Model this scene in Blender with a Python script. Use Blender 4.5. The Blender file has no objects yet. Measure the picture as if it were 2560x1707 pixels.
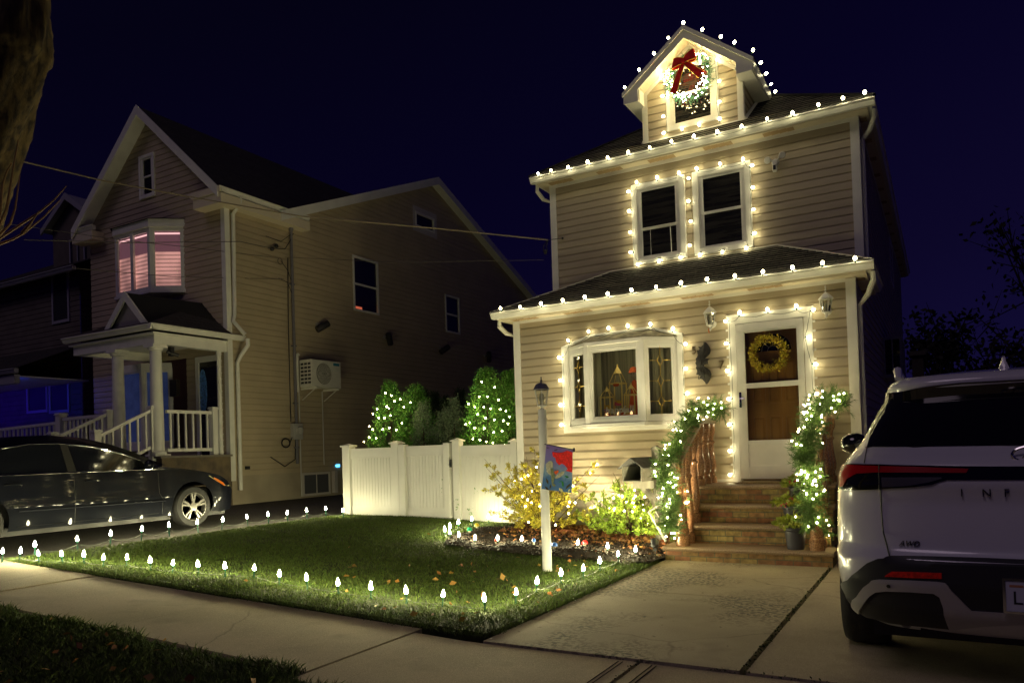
import bpy, math, random
import numpy as np
from mathutils import Vector, Matrix
from mathutils.geometry import tessellate_polygon
random.seed(7); np.random.seed(7)
S = bpy.context.scene
COL = S.collection
# ---------------------------------------------------------------- camera
YAW, PIT, ROL, FPX, SHY, CH = .520895, .0161287, -.0324814, 1877.6, 240.87, 1.4
def _cam_axes():
    fw = Vector((-math.sin(YAW)*math.cos(PIT), math.cos(YAW)*math.cos(PIT), math.sin(PIT)))
    r0 = Vector((math.cos(YAW), math.sin(YAW), 0)); u0 = r0.cross(fw)
    return math.cos(ROL)*r0+math.sin(ROL)*u0, -math.sin(ROL)*r0+math.cos(ROL)*u0, fw
RX, UY, FW = _cam_axes()
cd = bpy.data.cameras.new('camera'); cam = bpy.data.objects.new('camera', cd); COL.objects.link(cam)
cam.matrix_world = Matrix(((RX.x, UY.x, -FW.x, 0), (RX.y, UY.y, -FW.y, 0), (RX.z, UY.z, -FW.z, CH), (0, 0, 0, 1)))
cd.sensor_width = 36; cd.lens = 36*FPX/2560; cd.shift_y = SHY/2560; cd.clip_end = 800; cd.clip_start = .05
S.camera = cam
# ---------------------------------------------------------------- world: night sky
w = bpy.data.worlds.new('World'); S.world = w; w.use_nodes = True
nt = w.node_tree; nt.nodes.clear()
tc = nt.nodes.new('ShaderNodeTexCoord'); sep = nt.nodes.new('ShaderNodeSeparateXYZ')
nt.links.new(tc.outputs['Generated'], sep.inputs[0])
mx = nt.nodes.new('ShaderNodeMath'); mx.operation = 'MULTIPLY_ADD'; mx.inputs[1].default_value = -.35
nt.links.new(sep.outputs[0], mx.inputs[0]); nt.links.new(sep.outputs[2], mx.inputs[2])
cr = nt.nodes.new('ShaderNodeValToRGB'); e = cr.color_ramp.elements
e[0].position = 0.0; e[0].color = (.0042, .0030, .025, 1)
e[1].position = .72; e[1].color = (.0010, .0007, .0052, 1)
x = e.new(.22); x.color = (.0028, .0018, .0150, 1)
x = e.new(.45); x.color = (.0015, .0009, .010, 1)
nt.links.new(mx.outputs[0], cr.inputs[0])
bg = nt.nodes.new('ShaderNodeBackground'); bg.inputs[1].default_value = 0.68
out = nt.nodes.new('ShaderNodeOutputWorld')
nt.links.new(cr.outputs[0], bg.inputs[0]); nt.links.new(bg.outputs[0], out.inputs[0])
# faint street glow (the one sun lamp, turned down to night level)
sd = bpy.data.lights.new('sun', 'SUN'); sd.energy = .10; sd.angle = math.radians(25); sd.color = (.92, .70, .88)
so = bpy.data.objects.new('sun', sd); COL.objects.link(so)
so.rotation_euler = Vector((.22, .60, -.75)).to_track_quat('-Z', 'Y').to_euler()
vs = S.view_settings; vs.view_transform = 'Standard'; vs.look = 'None'; vs.exposure = .95; vs.gamma = 1
S.render.engine = 'CYCLES'
try:
    S.cycles.use_denoising = True; S.cycles.denoiser = 'OPENIMAGEDENOISE'
    S.cycles.use_light_tree = True; S.cycles.max_bounces = 6; S.cycles.diffuse_bounces = 3
    S.cycles.glossy_bounces = 3; S.cycles.transparent_max_bounces = 12
    S.cycles.sample_clamp_indirect = 3; S.cycles.caustics_reflective = False; S.cycles.caustics_refractive = False
    S.cycles.blur_glossy = .5
except Exception as ex: print(ex)
# brightness of the Christmas bulbs
L_C9, L_MINI = 19.0, 85.0
WARM = (1.0, .885, .49)
# ---------------------------------------------------------------- picture -> place helpers (photo pixels, 2560 wide)
def ray(px, py):
    return FW + RX*((px-1280)/FPX) - UY*((py-853.5-SHY)/FPX)
def onY(px, py, Y): d = ray(px, py); d = d*(Y/d.y); return Vector((d.x, d.y, d.z+CH))
def onX(px, py, X): d = ray(px, py); d = d*(X/d.x); return Vector((d.x, d.y, d.z+CH))
def onZ(px, py, Z): d = ray(px, py); d = d*((Z-CH)/d.z); return Vector((d.x, d.y, d.z+CH))
def proj(P):
    P = Vector(P)-Vector((0, 0, CH)); z = P.dot(FW)
    return (1280+FPX*P.dot(RX)/z, 853.5+SHY-FPX*P.dot(UY)/z)
def lerp(a, b, t): return a+(b-a)*t
def sm(t): t = max(0, min(1, t)); return t*t*(3-2*t)
def zt(x, y):
    """height of the ground"""
    xs = (-60, -20, -12.7, -9.6, -3.05, 0, 60); zs = (.9, .62, .47, .27, .0, 0, 0)
    z = float(np.interp(x, xs, zs))
    if x < -3.05: z += .06*sm((y-7)/3.5)*sm((-3.05-x)/1.5)*sm((x+10.5)/3)
    return z
def grd(px, py, h=0):
    z = .15
    for _ in range(12):
        p = onZ(px, py, z+h); z = .5*z+.5*zt(p.x, p.y)
    return Vector((p.x, p.y, z))
# ---------------------------------------------------------------- mesh helpers
BASE = {}
class MB:
    def __init__(s): s.v = []; s.f = []; s.uv = []; s.mi = []; s.cur = 0; s.has_uv = False
    def add(s, vs, fs, uvs=None):
        n = len(s.v); s.v += [tuple(v) for v in vs]
        for i, f in enumerate(fs):
            s.f.append([n+k for k in f]); s.mi.append(s.cur)
            s.uv.append(uvs[i] if uvs else None)
        if uvs: s.has_uv = True
    def poly(s, pts, uv=None): s.add(pts, [list(range(len(pts)))], [uv] if uv else None)
    def box(s, a, b, rot=None, c=None):
        x0, y0, z0 = a; x1, y1, z1 = b
        vs = [(x0, y0, z0), (x1, y0, z0), (x1, y1, z0), (x0, y1, z0), (x0, y0, z1), (x1, y0, z1), (x1, y1, z1), (x0, y1, z1)]
        if rot is not None:
            cc = Vector(c) if c is not None else Vector(((x0+x1)/2, (y0+y1)/2, (z0+z1)/2))
            vs = [tuple(cc+rot@(Vector(v)-cc)) for v in vs]
        s.add(vs, [(0, 3, 2, 1), (4, 5, 6, 7), (0, 1, 5, 4), (1, 2, 6, 5), (2, 3, 7, 6), (3, 0, 4, 7)])
    def prism(s, pts, vec):
        pts = [Vector(p) for p in pts]; vec = Vector(vec); n = len(pts)
        nrm = Vector((0, 0, 0))
        for i in range(n): nrm += pts[i].cross(pts[(i+1) % n])
        if nrm.dot(vec) > 0: pts = pts[::-1]
        vs = pts+[p+vec for p in pts]
        s.add(vs, [list(range(n)), list(range(2*n-1, n-1, -1))]+[[i, i+n, (i+1) % n+n, (i+1) % n] for i in range(n)])
    def tube(s, pts, r, n=6, cap=True):
        pts = [Vector(p) for p in pts]; m = len(pts)
        rs = r if isinstance(r, (list, tuple)) else [r]*m
        vs = []; up = None
        for i, p in enumerate(pts):
            d = (pts[min(i+1, m-1)]-pts[max(i-1, 0)])
            if d.length < 1e-9: d = Vector((0, 0, 1))
            d.normalize()
            if up is None: up = Vector((0, 0, 1)) if abs(d.z) < .9 else Vector((1, 0, 0))
            a = d.cross(up)
            if a.length < 1e-6: a = d.cross(Vector((1, .3, .2)))
            a.normalize(); b = d.cross(a); up = a.cross(d)
            for k in range(n):
                t = 2*math.pi*k/n; vs.append(p+(a*math.cos(t)+b*math.sin(t))*rs[i])
        fs = [[i*n+k, i*n+(k+1) % n, (i+1)*n+(k+1) % n, (i+1)*n+k] for i in range(m-1) for k in range(n)]
        if cap: fs += [list(range(n-1, -1, -1)), [(m-1)*n+k for k in range(n)]]
        s.add(vs, fs)
    def lathe(s, prof, c=(0, 0, 0), n=12, axis=None):
        """prof [(r,h)...] about +Z (or axis) at c"""
        c = Vector(c); q = Vector(axis).to_track_quat('Z', 'Y') if axis is not None else None
        vs = []
        for r, h in prof:
            for k in range(n):
                t = 2*math.pi*k/n; v = Vector((r*math.cos(t), r*math.sin(t), h))
                if q: v = q@v
                vs.append(c+v)
        m = len(prof)
        fs = [[i*n+k, i*n+(k+1) % n, (i+1)*n+(k+1) % n, (i+1)*n+k] for i in range(m-1) for k in range(n)]
        if prof[0][0] > 1e-6: fs.append(list(range(n-1, -1, -1)))
        if prof[-1][0] > 1e-6: fs.append([(m-1)*n+k for k in range(n)])
        s.add(vs, fs)
    def ball(s, c, r, n=10, m=6):
        rx, ry, rz = r if isinstance(r, (tuple, list)) else (r, r, r)
        vs = [(c[0], c[1], c[2]-rz)]
        for i in range(1, m):
            a = math.pi*i/m-math.pi/2
            for k in range(n):
                t = 2*math.pi*k/n; vs.append((c[0]+rx*math.cos(a)*math.cos(t), c[1]+ry*math.cos(a)*math.sin(t), c[2]+rz*math.sin(a)))
        vs.append((c[0], c[1], c[2]+rz)); L = len(vs)-1
        fs = [[0, 1+(k+1) % n, 1+k] for k in range(n)]
        fs += [[1+i*n+k, 1+i*n+(k+1) % n, 1+(i+1)*n+(k+1) % n, 1+(i+1)*n+k] for i in range(m-2) for k in range(n)]
        fs += [[1+(m-2)*n+k, 1+(m-2)*n+(k+1) % n, L] for k in range(n)]
        s.add(vs, fs)
    def build(s, name, mats, parent=None, smooth=False, bevel=0):
        me = bpy.data.meshes.new(name); o = bpy.data.objects.new(name, me); COL.objects.link(o)
        if parent is None:
            a = np.array(s.v) if s.v else np.zeros((1, 3)); lo = a.min(0); hi = a.max(0)
            b = Vector(((lo[0]+hi[0])/2, (lo[1]+hi[1])/2, lo[2])); o.location = b
        else: b = BASE[parent.name]; o.parent = parent
        BASE[o.name] = b
        me.from_pydata([(v[0]-b.x, v[1]-b.y, v[2]-b.z) for v in s.v], [], s.f)
        mats = mats if isinstance(mats, (list, tuple)) else [mats]
        for m in mats: me.materials.append(m)
        if len(mats) > 1: me.polygons.foreach_set('material_index', s.mi)
        if s.has_uv:
            uv = me.uv_layers.new(name='UVMap'); fl = []
            for i, f in enumerate(s.f):
                u = s.uv[i] or [(0, 0)]*len(f)
                for c in u: fl += [c[0], c[1]]
            uv.data.foreach_set('uv', fl)
        if smooth:
            me.polygons.foreach_set('use_smooth', [True]*len(s.f))
            if smooth != 'all':
                try: me.set_sharp_from_angle(angle=math.radians(40))
                except Exception: pass
        if bevel:
            bm = o.modifiers.new('bevel', 'BEVEL'); bm.width = bevel; bm.segments = 2; bm.limit_method = 'ANGLE'
        return o
def T(name, label, cat, loc, group=None):
    o = bpy.data.objects.new(name, None); COL.objects.link(o); o.location = loc; o.empty_display_size = .1
    o['label'] = label; o['category'] = cat
    if group: o['group'] = group
    BASE[o.name] = Vector(loc); return o
def tag(o, label, cat, group=None):
    o['label'] = label; o['category'] = cat
    if group: o['group'] = group
    return o
def kind(o, k): o['kind'] = k; return o
def inst(me, name, parent, pos, rot=None, scale=None):
    """a child that shares mesh data, at a world position"""
    o = bpy.data.objects.new(name, me); COL.objects.link(o); o.parent = parent
    o.location = Vector(pos)-BASE[parent.name]; BASE[o.name] = Vector(pos)
    if rot is not None: o.rotation_mode = 'QUATERNION'; o.rotation_quaternion = rot
    if scale: o.scale = (scale,)*3
    return o
def numpy_mesh(name, verts, faces_n, nper, mat, parent=None, smooth=False):
    """verts (N,3) already in face order, nper verts per face"""
    me = bpy.data.meshes.new(name); o = bpy.data.objects.new(name, me); COL.objects.link(o)
    if parent is None:
        lo = verts.min(0); hi = verts.max(0); b = Vector(((lo[0]+hi[0])/2, (lo[1]+hi[1])/2, lo[2])); o.location = b
    else: b = BASE[parent.name]; o.parent = parent
    BASE[o.name] = b
    v = verts-np.array(b)
    me.vertices.add(len(v)); me.vertices.foreach_set('co', v.astype(np.float32).ravel())
    me.loops.add(len(v)); me.loops.foreach_set('vertex_index', np.arange(len(v), dtype=np.int32))
    me.polygons.add(faces_n); me.polygons.foreach_set('loop_start', np.arange(0, faces_n*nper, nper, dtype=np.int32))
    me.update(calc_edges=True); me.validate()
    me.materials.append(mat)
    return o
def leaves(name, pts, size, mat, parent=None, flat=.0, aspect=.5, droop=0, dirs=None, jit=.35):
    """diamond leaves (4-gons) at pts"""
    n = len(pts); pts = np.asarray(pts, float)
    d = np.random.normal(size=(n, 3)); d[:, 2] = d[:, 2]*(1-flat)-droop
    if dirs is not None: d = np.asarray(dirs)+d*jit
    d /= np.linalg.norm(d, axis=1)[:, None]+1e-9
    r = np.random.normal(size=(n, 3)); s = np.cross(d, r); s /= np.linalg.norm(s, axis=1)[:, None]+1e-9
    nn = np.cross(d, s)
    L = (size*np.random.uniform(.6, 1.25, n))[:, None]; W = L*aspect*.5
    v = np.stack([pts, pts+d*L*.45+s*W+nn*L*.06, pts+d*L, pts+d*L*.45-s*W+nn*L*.06], 1).reshape(-1, 3)
    return numpy_mesh(name, v, n, 4, mat, parent)
def needles(name, pts, dirs, L, wd, mat, parent=None):
    n = len(pts); pts = np.asarray(pts, float); d = np.asarray(dirs, float); d /= np.linalg.norm(d, axis=1)[:, None]+1e-9
    r = np.random.normal(size=(n, 3)); s = np.cross(d, r); s /= np.linalg.norm(s, axis=1)[:, None]+1e-9
    Ls = (L*np.random.uniform(.6, 1.2, n))[:, None]
    v = np.stack([pts-s*wd*.5, pts+s*wd*.5, pts+d*Ls], 1).reshape(-1, 3)
    return numpy_mesh(name, v, n, 3, mat, parent)
# ---------------------------------------------------------------- materials
MATS = {}
def mat(name, col=(.5, .5, .5), rough=.6, metal=0, var=0, vscale=8, bump=0, bscale=60, emis=None, es=0, spec=.5, coat=0,
        island=0, col2=None, trans=0, stretch=None, noise_detail=4, sheen=0, subs=0):
    if name in MATS: return MATS[name]
    m = bpy.data.materials.new(name); m.use_nodes = True; n = m.node_tree; b = n.nodes['Principled BSDF']
    b.inputs['Base Color'].default_value = (*col, 1); b.inputs['Roughness'].default_value = rough
    b.inputs['Metallic'].default_value = metal; b.inputs['Specular IOR Level'].default_value = spec
    if coat: b.inputs['Coat Weight'].default_value = coat; b.inputs['Coat Roughness'].default_value = .04
    if emis: b.inputs['Emission Color'].default_value = (*emis, 1); b.inputs['Emission Strength'].default_value = es
    if trans: b.inputs['Transmission Weight'].default_value = trans
    tcn = n.nodes.new('ShaderNodeTexCoord'); src = tcn.outputs['Object']
    if stretch:
        mp = n.nodes.new('ShaderNodeMapping'); mp.inputs['Scale'].default_value = stretch
        n.links.new(src, mp.inputs[0]); src = mp.outputs[0]
    colout = None
    if var or col2:
        nz = n.nodes.new('ShaderNodeTexNoise'); nz.inputs['Scale'].default_value = vscale; nz.inputs['Detail'].default_value = noise_detail
        n.links.new(src, nz.inputs['Vector'])
        mxn = n.nodes.new('ShaderNodeMixRGB')
        a = tuple(c*(1-var) for c in col); c2 = col2 or tuple(min(1, c*(1+var)) for c in col)
        mxn.inputs[1].default_value = (*a, 1); mxn.inputs[2].default_value = (*c2, 1)
        rp = n.nodes.new('ShaderNodeMapRange'); rp.inputs[1].default_value = .35; rp.inputs[2].default_value = .65
        n.links.new(nz.outputs[0], rp.inputs[0]); n.links.new(rp.outputs[0], mxn.inputs[0]); colout = mxn.outputs[0]
    if island:
        g = n.nodes.new('ShaderNodeNewGeometry'); hv = n.nodes.new('ShaderNodeHueSaturation')
        mr = n.nodes.new('ShaderNodeMapRange'); mr.inputs[3].default_value = 1-island; mr.inputs[4].default_value = 1+island
        n.links.new(g.outputs['Random Per Island'], mr.inputs[0]); n.links.new(mr.outputs[0], hv.inputs['Value'])
        m2 = n.nodes.new('ShaderNodeMath'); m2.operation = 'MULTIPLY'; m2.inputs[1].default_value = 7.31
        m3 = n.nodes.new('ShaderNodeMath'); m3.operation = 'FRACT'
        n.links.new(g.outputs['Random Per Island'], m2.inputs[0]); n.links.new(m2.outputs[0], m3.inputs[0])
        m4 = n.nodes.new('ShaderNodeMapRange'); m4.inputs[3].default_value = .5-.045*island; m4.inputs[4].default_value = .5+.045*island
        n.links.new(m3.outputs[0], m4.inputs[0]); n.links.new(m4.outputs[0], hv.inputs['Hue'])
        if colout: n.links.new(colout, hv.inputs['Color'])
        else: hv.inputs['Color'].default_value = (*col, 1)
        colout = hv.outputs[0]
    if colout: n.links.new(colout, b.inputs['Base Color'])
    if bump:
        nb = n.nodes.new('ShaderNodeTexNoise'); nb.inputs['Scale'].default_value = bscale; nb.inputs['Detail'].default_value = 5
        n.links.new(src, nb.inputs['Vector'])
        bp = n.nodes.new('ShaderNodeBump'); bp.inputs['Strength'].default_value = bump; bp.inputs['Distance'].default_value = .01
        n.links.new(nb.outputs[0], bp.inputs['Height']); n.links.new(bp.outputs[0], b.inputs['Normal'])
    MATS[name] = m; return m
def uvbrick(name, c1, c2, mortar, bw, bh, msz, rough=.8, bump=.4, var=.25, offset=.5):
    m = bpy.data.materials.new(name); m.use_nodes = True; n = m.node_tree; b = n.nodes['Principled BSDF']
    uv = n.nodes.new('ShaderNodeUVMap'); br = n.nodes.new('ShaderNodeTexBrick')
    br.inputs['Color1'].default_value = (*c1, 1); br.inputs['Color2'].default_value = (*c2, 1); br.inputs['Mortar'].default_value = (*mortar, 1)
    br.inputs['Scale'].default_value = 1; br.inputs['Mortar Size'].default_value = msz; br.inputs['Brick Width'].default_value = bw
    br.inputs['Row Height'].default_value = bh; br.inputs['Mortar Smooth'].default_value = .2; br.offset = offset; br.inputs['Bias'].default_value = 0
    n.links.new(uv.outputs[0], br.inputs['Vector'])
    nz = n.nodes.new('ShaderNodeTexNoise'); nz.inputs['Scale'].default_value = 14; nz.inputs['Detail'].default_value = 6
    n.links.new(uv.outputs[0], nz.inputs['Vector'])
    mr = n.nodes.new('ShaderNodeMapRange'); mr.inputs[3].default_value = 1-var; mr.inputs[4].default_value = 1+var
    mr.inputs[1].default_value = .3; mr.inputs[2].default_value = .7
    n.links.new(nz.outputs[0], mr.inputs[0])
    hv = n.nodes.new('ShaderNodeHueSaturation'); n.links.new(br.outputs[0], hv.inputs['Color']); n.links.new(mr.outputs[0], hv.inputs['Value'])
    n.links.new(hv.outputs[0], b.inputs['Base Color']); b.inputs['Roughness'].default_value = rough
    nb = n.nodes.new('ShaderNodeTexNoise'); nb.inputs['Scale'].default_value = 120; n.links.new(uv.outputs[0], nb.inputs['Vector'])
    ad = n.nodes.new('ShaderNodeMath'); ad.operation = 'MULTIPLY_ADD'; ad.inputs[1].default_value = -1.5
    n.links.new(br.outputs['Fac'], ad.inputs[0]); n.links.new(nb.outputs[0], ad.inputs[2])
    bp = n.nodes.new('ShaderNodeBump'); bp.inputs['Strength'].default_value = bump; bp.inputs['Distance'].default_value = .006
    n.links.new(ad.outputs[0], bp.inputs['Height']); n.links.new(bp.outputs[0], b.inputs['Normal'])
    MATS[name] = m; return m
def glassmat(name, tint=(.9, .95, .92), refl=.08, rough=.02):
    m = bpy.data.materials.new(name); m.use_nodes = True; n = m.node_tree; n.nodes.remove(n.nodes['Principled BSDF'])
    o = n.nodes['Material Output']; tr = n.nodes.new('ShaderNodeBsdfTransparent'); tr.inputs[0].default_value = (*tint, 1)
    gl = n.nodes.new('ShaderNodeBsdfGlossy'); gl.inputs['Roughness'].default_value = rough
    fr = n.nodes.new('ShaderNodeFresnel'); fr.inputs[0].default_value = 1.5
    mxn = n.nodes.new('ShaderNodeMixShader'); ad = n.nodes.new('ShaderNodeMath'); ad.operation = 'ADD'; ad.inputs[1].default_value = refl
    n.links.new(fr.outputs[0], ad.inputs[0]); n.links.new(ad.outputs[0], mxn.inputs[0])
    n.links.new(tr.outputs[0], mxn.inputs[1]); n.links.new(gl.outputs[0], mxn.inputs[2]); n.links.new(mxn.outputs[0], o.inputs[0])
    MATS[name] = m; return m
M_side = mat('vinyl_siding_tan', (.44, .375, .262), .5, var=.09, vscale=1.3, bump=.15, bscale=90, stretch=(.3, .3, 3))
M_sideL = mat('vinyl_siding_beige', (.48, .40, .27), .6, var=.06, vscale=2)
M_white = mat('white_vinyl', (.80, .79, .73), .38, var=.04, vscale=5)
M_alum = mat('white_aluminium', (.78, .77, .70), .4, var=.05, vscale=4)
M_sofft = mat('soffit_cream', (.74, .66, .50), .5)
M_black = mat('black_matte', (.012, .012, .014), .5)
M_cord = mat('cord_green', (.012, .03, .015), .5)
M_sock = mat('socket_green', (.01, .10, .06), .45)
M_bulb = mat('bulb_lit', (1, .9, .7), .3, emis=WARM, es=L_C9)
M_bulbC = mat('bulb_lit_lawn', (1, .9, .7), .3, emis=(1, .92, .52), es=215)
M_mini = mat('mini_bulb_lit', (1, .95, .7), .3, emis=(1, .80, .36), es=L_MINI)
M_dark = mat('dark_room', (.02, .018, .016), .9)
M_glassD = mat('dark_window_glass', (.008, .008, .009), .06, spec=.6, col2=(.030, .028, .024), vscale=1.4, stretch=(1, 1, 16))
M_glass = glassmat('clear_glass', (.88, .9, .84), .03)
M_shin = uvbrick('asphalt_shingles', (.20, .185, .14), (.085, .08, .065), (.02, .02, .018), .30, .13, .008, .95, .8, .35)
M_shinL = uvbrick('dark_shingles', (.035, .030, .030), (.020, .018, .018), (.006, .006, .006), .30, .13, .008, .95, .6, .3)
M_found = mat('foundation_concrete', (.36, .33, .27), .9, var=.12, vscale=3, bump=.3, bscale=40)
def siding(mb, org, ud, nd, z0, z1, xl, xr, holes=(), lap=.124, proj_=.017):
    """clapboard courses on a wall: u along ud, out along nd. holes: (u0,u1,z0,z1). xl/xr functions of z"""
    org = Vector(org); ud = Vector(ud); nd = Vector(nd)
    if not callable(xl): a_ = xl; xl = lambda z: a_
    if not callable(xr): b_ = xr; xr = lambda z: b_
    z = z0
    while z < z1-1e-6:
        zt_ = min(z+lap, z1); cuts = {z, zt_}
        for h in holes:
            for c in (h[2], h[3]):
                if z < c < zt_: cuts.add(c)
        cuts = sorted(cuts)
        for a, b in zip(cuts, cuts[1:]):
            hs = sorted([h for h in holes if h[2] < b-1e-6 and h[3] > a+1e-6])
            segs = []; cur = None
            for h in hs:
                segs.append((cur, h[0])); cur = h[1]
            segs.append((cur, None))
            for s0, s1 in segs:
                ua0 = xl(a) if s0 is None else s0; ub0 = xl(b) if s0 is None else s0
                ua1 = xr(a) if s1 is None else s1; ub1 = xr(b) if s1 is None else s1
                if ua1-ua0 < .002 and ub1-ub0 < .002: continue
                dep = lambda zz: proj_*(1-.25*(zz-z)/(lap*.74)) if zz-z < lap*.74 else proj_*.75*(1-(zz-z-lap*.74)/(lap*.26))**1.0-.003*((zz-z-lap*.74)/(lap*.26))
                P = lambda u, zz, dd: org+ud*u+nd*dd+Vector((0, 0, zz))
                kn = z+lap*.74; bands = [(a, b)] if not (a < kn-1e-6 and b > kn+1e-6) else [(a, kn), (kn, b)]
                for q0, q1 in bands:
                    f0, f1 = (q0-a)/(b-a), (q1-a)/(b-a)
                    l0, l1, r0, r1 = lerp(ua0, ub0, f0), lerp(ua0, ub0, f1), lerp(ua1, ub1, f0), lerp(ua1, ub1, f1)
                    mb.poly([P(l0, q0, dep(q0)), P(r0, q0, dep(q0)), P(r1, q1, dep(q1)), P(l1, q1, dep(q1))])
                if abs(a-z) < 1e-9:
                    mb.poly([P(ua0, a, -.003), P(ua1, a, -.003), P(ua1, a, proj_), P(ua0, a, proj_)])
        z += lap
def roofpoly(mb, pts, eave_dir, thick=0):
    """roof plane with uv in metres; pts 3d; eave_dir horizontal along eave"""
    pts = [Vector(p) for p in pts]; e = Vector(eave_dir).normalized()
    nrm = Vector((0, 0, 0))
    for i in range(len(pts)): nrm += pts[i].cross(pts[(i+1) % len(pts)])
    nrm.normalize()
    if nrm.z < 0: nrm = -nrm; pts = pts[::-1]
    up = nrm.cross(e); up = up if up.z > 0 else -up
    o = pts[0]; mb.poly(pts, [((p-o).dot(e), (p-o).dot(up)) for p in pts])
def shingle_rows(mb, P0, P1, Q0, Q1, rowh=.14):
    """stepped shingle rows on a plane whose eave is P0-P1 and top is Q0-Q1 (world points); butts are cut unevenly"""
    P0, P1, Q0, Q1 = map(Vector, (P0, P1, Q0, Q1))
    e = (P1-P0).normalized(); nrm = (P1-P0).cross(Q0-P0).normalized()
    if nrm.z < 0: nrm = -nrm
    L = ((Q0+Q1)/2-(P0+P1)/2).length; n = max(2, int(L/rowh)); up = nrm.cross(e); up = up if up.z > 0 else -up
    for i in range(n):
        a = i/n; b = (i+1)/n
        A0 = P0.lerp(Q0, a); A1 = P1.lerp(Q1, a); B0 = P0.lerp(Q0, b); B1 = P1.lerp(Q1, b)
        t = nrm*.012; w_ = (A1-A0).length; k = max(1, int(w_/.30)); sh = random.random()*.3
        us = [0]+[min(1, max(0, (j*.30+sh)/w_)) for j in range(0, k+1)]+[1]
        us = sorted(set(us))
        for u0, u1 in zip(us, us[1:]):
            if u1-u0 < 1e-3: continue
            g = up*random.uniform(-.006, .012); h = nrm*random.uniform(0, .006)
            a0 = A0.lerp(A1, u0); a1 = A0.lerp(A1, u1); b0 = B0.lerp(B1, u0); b1 = B0.lerp(B1, u1)
            q = [a0+t+h+g, a1+t+h+g, b1+nrm*.001, b0+nrm*.001]
            mb.poly(q, [((p-P0).dot(e), (p-P0).dot(up)) for p in q])
            mb.poly([a0+g, a1+g, a1+t+h+g, a0+t+h+g], [(0, 0)]*4)
# ================================================================ SETTING
def concrete(name, base=(.36, .32, .25), dark=(.17, .15, .12), peel=0, rough=.85):
    m = bpy.data.materials.new(name); m.use_nodes = True; n = m.node_tree; b = n.nodes['Principled BSDF']
    ge = n.nodes.new('ShaderNodeNewGeometry'); P = ge.outputs['Position']
    def nz(sc, d=5, rg=(.35, .65)):
        a = n.nodes.new('ShaderNodeTexNoise'); a.inputs['Scale'].default_value = sc; a.inputs['Detail'].default_value = d; n.links.new(P, a.inputs['Vector'])
        r = n.nodes.new('ShaderNodeMapRange'); r.inputs[1].default_value = rg[0]; r.inputs[2].default_value = rg[1]; n.links.new(a.outputs[0], r.inputs[0]); return a.outputs[0], r.outputs[0]
    def mixc(f, a, c):
        m_ = n.nodes.new('ShaderNodeMixRGB'); n.links.new(f, m_.inputs[0])
        for i, v in ((1, a), (2, c)):
            if isinstance(v, tuple): m_.inputs[i].default_value = (*v, 1)
            else: n.links.new(v, m_.inputs[i])
        return m_.outputs[0]
    lo, f1 = nz(1.3, 5); c = mixc(f1, tuple(k*.72 for k in base), base)
    _, f2 = nz(190, 2, (.50, .72)); c = mixc(f2, c, tuple(min(1, k*1.45) for k in base))
    _, f3 = nz(160, 2, (.60, .70)); c = mixc(f3, c, tuple(k*.45 for k in base))
    if peel:
        a_, fp = nz(26, 6, (.495, .515)); b_, fq = nz(.85, 3, (.46, .56))
        mm = n.nodes.new('ShaderNodeMath'); mm.operation = 'MULTIPLY'; n.links.new(fp, mm.inputs[0]); n.links.new(fq, mm.inputs[1]); c = mixc(mm.outputs[0], c, dark)
        v_, fv = nz(14, 4, (.68, .69)); c = mixc(fv, c, dark)
    # hairline cracks and long stains
    vo = n.nodes.new('ShaderNodeTexVoronoi'); vo.feature = 'DISTANCE_TO_EDGE'; vo.inputs['Scale'].default_value = .55
    wn = n.nodes.new('ShaderNodeTexNoise'); wn.inputs['Scale'].default_value = 3; wn.inputs['Detail'].default_value = 5; n.links.new(P, wn.inputs['Vector'])
    wm = n.nodes.new('ShaderNodeMixRGB'); wm.inputs[0].default_value = .16; n.links.new(P, wm.inputs[1]); n.links.new(wn.outputs['Color'], wm.inputs[2]); n.links.new(wm.outputs[0], vo.inputs['Vector'])
    vr = n.nodes.new('ShaderNodeMapRange'); vr.inputs[1].default_value = .0; vr.inputs[2].default_value = .006; vr.inputs[3].default_value = .4; vr.inputs[4].default_value = 0; n.links.new(vo.outputs['Distance'], vr.inputs[0])
    _, gate = nz(.5, 2, (.50, .56)); mg = n.nodes.new('ShaderNodeMath'); mg.operation = 'MULTIPLY'; n.links.new(vr.outputs[0], mg.inputs[0]); n.links.new(gate, mg.inputs[1]); c = mixc(mg.outputs[0], c, (.03, .025, .02))
    _, fs_ = nz(2.6, 6, (.55, .72)); ms = n.nodes.new('ShaderNodeMath'); ms.operation = 'MULTIPLY'; ms.inputs[1].default_value = .45; n.links.new(fs_, ms.inputs[0]); c = mixc(ms.outputs[0], c, tuple(k*.4 for k in base))
    n.links.new(c, b.inputs['Base Color']); b.inputs['Roughness'].default_value = rough
    hn, _ = nz(150, 4); bp = n.nodes.new('ShaderNodeBump'); bp.inputs['Strength'].default_value = .55; bp.inputs['Distance'].default_value = .006
    n.links.new(hn, bp.inputs['Height']); n.links.new(bp.outputs[0], b.inputs['Normal'])
    MATS[name] = m; return m
M_conc = concrete('concrete_path', (.42, .355, .235), (.13, .11, .075), 1)
M_conc2 = concrete('concrete_sidewalk', (.52, .43, .275))
M_conc3 = concrete('concrete_drive', (.42, .35, .24))
M_asph = mat('asphalt', (.055, .048, .044), .9, var=.25, vscale=30, bump=.6, bscale=90)
M_soil = mat('soil', (.022, .015, .009), 1, var=.4, vscale=20, bump=.8, bscale=40)
M_turf = mat('turf_base', (.035, .045, .014), 1, var=.5, vscale=9, bump=.9, bscale=60)
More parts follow.
